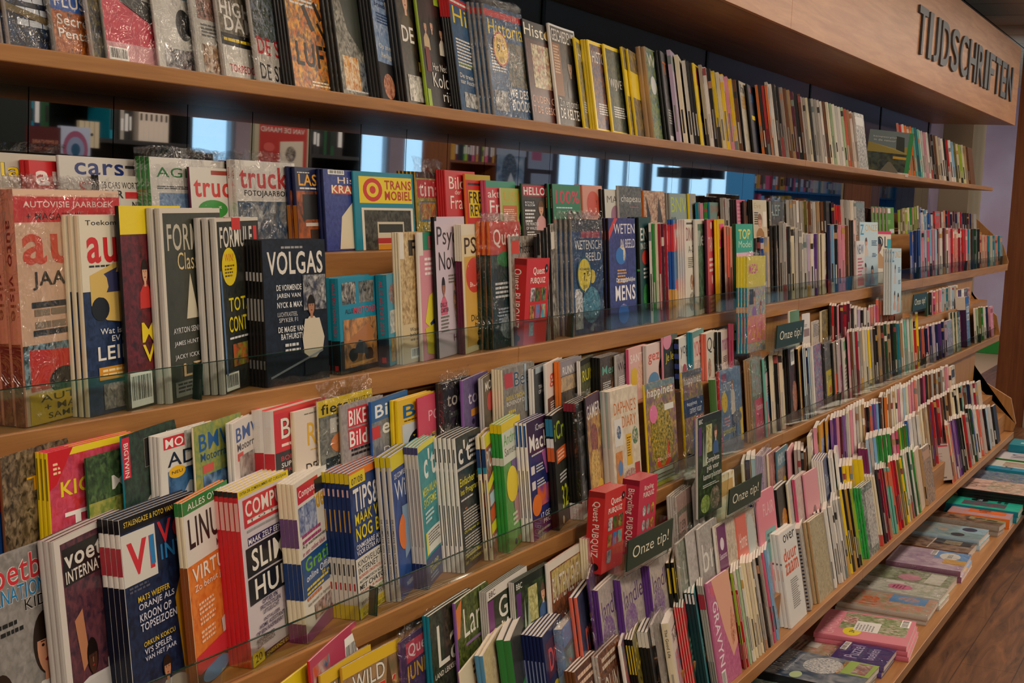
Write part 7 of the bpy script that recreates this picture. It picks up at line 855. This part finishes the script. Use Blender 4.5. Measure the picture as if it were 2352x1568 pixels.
FL = [('leafpat', (560, 1590), (625, 1520), (900, 1590), .03, 1, 'white leaf patterned magazine at the bottom frame edge'), ('naar', (675, 1490), (850, 1345), (1430, 1470), .055, 3, 'slate blue NAAR DE UNIWAAR magazine'), ('flowers', (790, 1370), (930, 1255), (1280, 1330), .02, 1, 'pastel flower magazine in shiny wrap'), ('puzzle', (1125, 1400), (1205, 1312), (1500, 1385), .04, 2, 'purple puzzle pack in shiny wrap'),
 ('pinkgarden', (1018, 1245), (1115, 1095), (1650, 1205), .052, 3, 'pink GARDEN bookazine'), ('mygarden', (1165, 1050), (1250, 960), (1770, 1080), .036, 2, 'wrapped garden magazine with orange 108'), ('tuin', (1258, 945), (1335, 880), (1850, 990), .040, 2, 'wrapped TUIN magazine with pink oval'), ('tuin2', (1345, 880), (1425, 812), (1935, 890), .030, 1, 'pale green wrapped magazine with faded pink oval'),
 ('lavend', (1475, 790), (1565, 690), (2005, 770), .048, 2, 'lavender magazine with blue label'), ('horses', (1570, 680), (1640, 620), (2060, 680), .03, 1, 'brown wrapped magazine with dark card'), ('lightblue', (1632, 600), (1710, 535), (2130, 600), .045, 2, 'pale blue wrapped magazine with dark ovals'), ('armbrown', (1745, 505), (1795, 475), (2240, 545), .05, 2, 'brown wrapped magazine with olive card'),
 ('orangel', (1865, 480), (1905, 435), (2262, 505), .045, 1, 'lilac magazine with orange 15x label'), ('tealpk', (1855, 425), (1910, 368), (2340, 440), .055, 2, 'bright teal pack with black ovals'), ('blackedge', (1920, 325), (1990, 262), (2420, 345), .1, 6, 'peach toned magazine with black spine'), ('whitegr', (1960, 268), (2035, 205), (2450, 275), .07, 2, 'grey white wrapped magazine'),
 ('bluewh', (2105, 200), (2165, 150), (2560, 215), .085, 2, 'white magazine with teal left band'), ('lino', (2170, 140), (2235, 62), (2600, 110), .085, 2, 'white magazine with dark plum letters'), ('tealbk', (2255, 55), (2290, 18), (2600, 60), .13, 3, 'teal paperback lying near the shelf end')]
GF = 'magazines lying on the base shelf'
for i, (key, A_, C_, D_, ht, n, lab) in enumerate(FL):
    zt = ZB+ht; a, c, e = (atZ(*s7(*q), zt) for q in (A_, C_, D_)); e1 = c-a; w = min(np.linalg.norm(e1), .34); e1 /= np.linalg.norm(e1); e2 = e-c; hh = min(np.linalg.norm(e2), .34); ang = math.atan2(e1[1], e1[0])
    ang = max(-.12, min(.12, ang)); e2 = np.array([math.sin(ang), -math.cos(ang), 0]); t = ht/n-.0005
    if key == 'puzzle': w, hh = .2, .17
    fl = a+e2*hh; mag_obj(key, w, hh, t, (fl[0], fl[1], zt), (-math.pi/2, 0, ang), lab+' on the base shelf', GF, 'magazine', n, (.004*(i % 3-1), -.005*(1-i % 2*2), -t-.0005), bend=0)
# ------------------------------------------------------------------ shop furniture across the aisle, seen in the mirror
def rp(px, py, Y): r = ray(px, py); P = r*((2*YW-Y)/r[1]); return P[0], P[2]
M['blackwood'] = new_mat('black_wood', .5, lin('17181a'))[0]; M['bluewood'] = new_mat('blue_lacquer', .4, lin('2a78b0'))[0]; M['brownwood'] = M['post']
def facing_box(name, x0, x1, z0, z1, Y, dep, bgc, els, label, cat, grp=None):   # its art faces +Y, towards the rack
    W, H = x1-x0, z1-z0; mb = MB()
    mb.paint(*bgc) if isinstance(bgc, tuple) else mb.paint(bgc)
    mb.box(0, 0, 0, W, dep, H); a = Art(mb, lambda u, v, k: (u*W, -.0004-k*.0003, v*H)); a.draw(els)
    o = mb.build(name); o.location = (x1, Y, z0); o.rotation_euler = (0, 0, math.pi); return tag(o, label, cat, grp)
def bookcase(label, x0, x1, Y, dep, zs, top, mat, shade='black'):
    b = empty('bookcase', (x0, Y-dep, ZF)); tag(b, label, 'bookcase', 'bookcases across the aisle'); W = x1-x0; H = top-ZF
    def q(nm, *c): return MB().paint('888').box(*c).build(nm, mat, b)
    q('side_panel', 0, 0, 0, .025, dep, H); q('side_panel', W-.025, 0, 0, W, dep, H); q('back_panel', .026, 0, 0, W-.026, .015, H); q('top_panel', .0255, .0155, H-.025, W-.0255, dep, H)
    for z in zs: q('shelf_board', .0255, .0155, z-ZF-.022, W-.0255, dep, z-ZF)
    return b
def books(x0, x1, z, Y, hmax, cols, where, grp, seed, thick=.03):
    r = random.Random(seed); x = x0; i = 0
    while x < x1-thick*.6:
        t = r.uniform(.6, 1.3)*thick; h = hmax*r.uniform(.78, 1); c = r.choice(cols)
        if x+t > x1: break
        facing_box('book', x, x+t-.001, z+.0005, z+h, Y-.012, .15, c, (('R', .15, .2, .85, .2+r.uniform(.2, .5), r.choice(['ddd', '222', c])),), '%s book, number %d from the near end %s' % (CN.get(c, c) if c in PAL else 'pale', i+1, where), 'book', grp)
        x += t; i += 1
YB = -1.0
x0, _ = rp(52, 250, YB); x1, _ = rp(432, 300, YB)
_, zsh = rp(300, 322, YB); bookcase('black bookcase across the aisle behind the camera with white spined set', x0, x1, YB, .28, [zsh, zsh-.32, zsh-.7, zsh+.30], zsh+.62, 'blackwood')
def rbox(name, p0, p1, Y, dep, bgc, els, label, cat, grp=None, zfix=None):
    a, zt = rp(*p0, Y); b, zb = rp(*p1, Y); 
    if zfix is not None: zb = zfix
    return facing_box(name, a, b, zb, zt, Y, dep, bgc, els, label, cat, grp)
xa, _ = rp(245, 300, YB); xb, _ = rp(306, 300, YB); books(xa, xb, zsh, YB, .25, ['charcoal', 'grey', 'teal', 'black', 'white'], 'of the black bookcase shelf', 'books in the black bookcase', 3, .03)
for i in range(6):
    w_ = (rp(380, 300, YB)[0]-rp(311, 300, YB)[0])/6; xq = rp(311, 300, YB)[0]+i*w_
    facing_box('book', xq, xq+w_-.001, zsh+.0005, zsh+.24, YB-.01, .2, 'd0c4b8', (('R', .3, .45, .7, .6, '222'), ('R', .3, .8, .7, .88, '222')), 'white volume, number %d from the near end of the cream set' % (i+1), 'book', 'cream book set')
z2 = zsh-.32
rbox('poster_card', (55, 287), (128, 355), YB+.05, .02, '4a1c1e', (('T', 'ELEMENTAIRE', .1, .38, .8, .13, 'c98a70', 0), ('T', 'DEELTJES', .25, .12, .6, .13, 'c98a70', 0)), 'dark red card reading ELEMENTAIRE DEELTJES at the black bookcase', 'card')
rbox('target_card', (128, 288), (196, 358), YB+.05, .02, 'a5b0c8', (('E', .5, .2, .42, .66, '8a4a68'), ('E', .5, .2, .3, .45, '7a88a8'), ('E', .5, .2, .15, .22, '1f4a6a')), 'pale blue card with round target rings at the black bookcase', 'card')
xa, _ = rp(58, 250, YB); xb, _ = rp(112, 250, YB); books(xa, xb, zsh, YB, .3, ['navy', 'orange', 'darkblue', 'darkgreen', 'teal'], 'of the blue and orange books', 'blue and orange books', 5, .035)
rbox('book_set', (172, 276), (216, 340), YB+.045, .02, 'c0b498', (('R', .24, 0, .26, 1, '333'), ('R', .5, 0, .52, 1, '333'), ('R', .75, 0, .77, 1, '333'), ('E', .38, .5, .07, .06, '222'), ('E', .62, .5, .07, .06, '222')), 'cream boxed book set leaning at the black bookcase', 'book')
# red shop poster on a stand
st = rbox('poster_stand', (576, 262), (698, 400), YB, .03, 'a09a84', (('R', .04, .0, .92, 1, 'a02c28'), ('T', 'WINKELIER', .15, .86, .65, .09, 'd8c8c0', .0), ('T', 'VAN DE MAAND', .1, .72, .8, .09, 'd8c8c0', .01), ('G', ((.12, .1), (.12, .6), (.55, .56), (.55, .1)), 'c0b5a5'), ('EP', .35, .35, .1, .14, ('4a3a34', 'c0b5a5', '2a2422')), ('E', .75, .45, .1, .08, 'b8504a')), 'red poster reading WINKELIER VAN DE MAAND on a stand across the aisle', 'poster')
leg = MB().paint('444').box(.05, .005, -(st.location.z-ZF), .09, .025, 0).box(.5, .005, -(st.location.z-ZF), .54, .025, 0).build('stand_leg', 'metal', st)
x0, _ = rp(703, 300, YB); x1, _ = rp(822, 330, YB); bookcase('black bookcase across the aisle just past the red poster', x0, x1, YB, .28, [zsh, zsh-.35, zsh-.75], zsh+.62, 'blackwood'); books(x0+.05, x0+.4, zsh, YB, .3, ['darkgreen', 'charcoal', 'olive', 'black'], 'in the case past the poster', 'books past the poster', 8, .05)
YC = -2.0
x0, _ = rp(1024, 370, YC); x1, _ = rp(1134, 380, YC); _, zs2 = rp(1080, 370, YC); bookcase('brown bookcase across the shop with green and pink books', x0, x1, YC, .28, [zs2, zs2-.4, zs2-.8], zs2+.5, 'post'); books(x0+.03, x1-.03, zs2, YC, .33, ['green', 'rose', 'lime', 'maroon', 'black', 'charcoal', 'gold'], 'of the brown bookcase', 'books in the brown bookcase', 11, .045)
rbox('bird_poster', (1134, 330), (1198, 430), YC, .02, (('5a7898'), '3a5070', 'a8b8cc', 5, .8), (('R', 0, .75, 1, 1, '9aa8c0'), ('EP', .55, .4, .25, .4, ('2a3a50', '8a98a8', '1c2838')), ('G', ((.3, 0), (.5, .35), (.65, 0)), 'c0ccd8')), 'blue poster of a dark bird shape on the shop wall', 'poster')
rbox('notice_board', (1200, 335), (1270, 440), YC, .02, '3a281c', (('R', .15, .5, .9, .95, '8a98b0'), ('R', .5, .7, .8, .9, 'a05a78'), ('R', .2, .1, .8, .4, '8a98b0')), 'dark notice board with pale sheets on the shop wall', 'board')
for px in (1560, 1612): rbox('wicker_basket', (px, 385), (px+48, 412), -2.6, .35, ('3a2c22', '5a4430', '1c1612', 30, 1), (), 'dark wicker basket hanging at the window, %s of two' % ('left' if px < 1600 else 'right'), 'basket', 'hanging baskets')
YD = -.25
x0, _ = rp(1724, 440, YD); x1, _ = rp(2052, 470, YD); _, zb1 = rp(1850, 437, YD); _, zb2 = rp(1990, 455, YD)
zz = (zb1+zb2)/2; bookcase('long blue bookcase at the far end of the aisle', x0, x1, YD, .3, [zz, zz-.32, zz-.66, zz-1.0], zz+.4, 'bluewood')
BC = ['crimson', 'orange', 'teal', 'darkgreen', 'lilac', 'rose', 'sky', 'cream', 'gold', 'navy', 'brown', 'silver']
books(x0+.05, x1-.1, zz, YD, .28, BC, 'on the upper blue shelf', 'books on the upper blue shelf', 21, .09); books(x0+.05, x0+2.5, zz-.32, YD, .27, BC, 'on the lower blue shelf', 'books on the lower blue shelf', 22, .09)
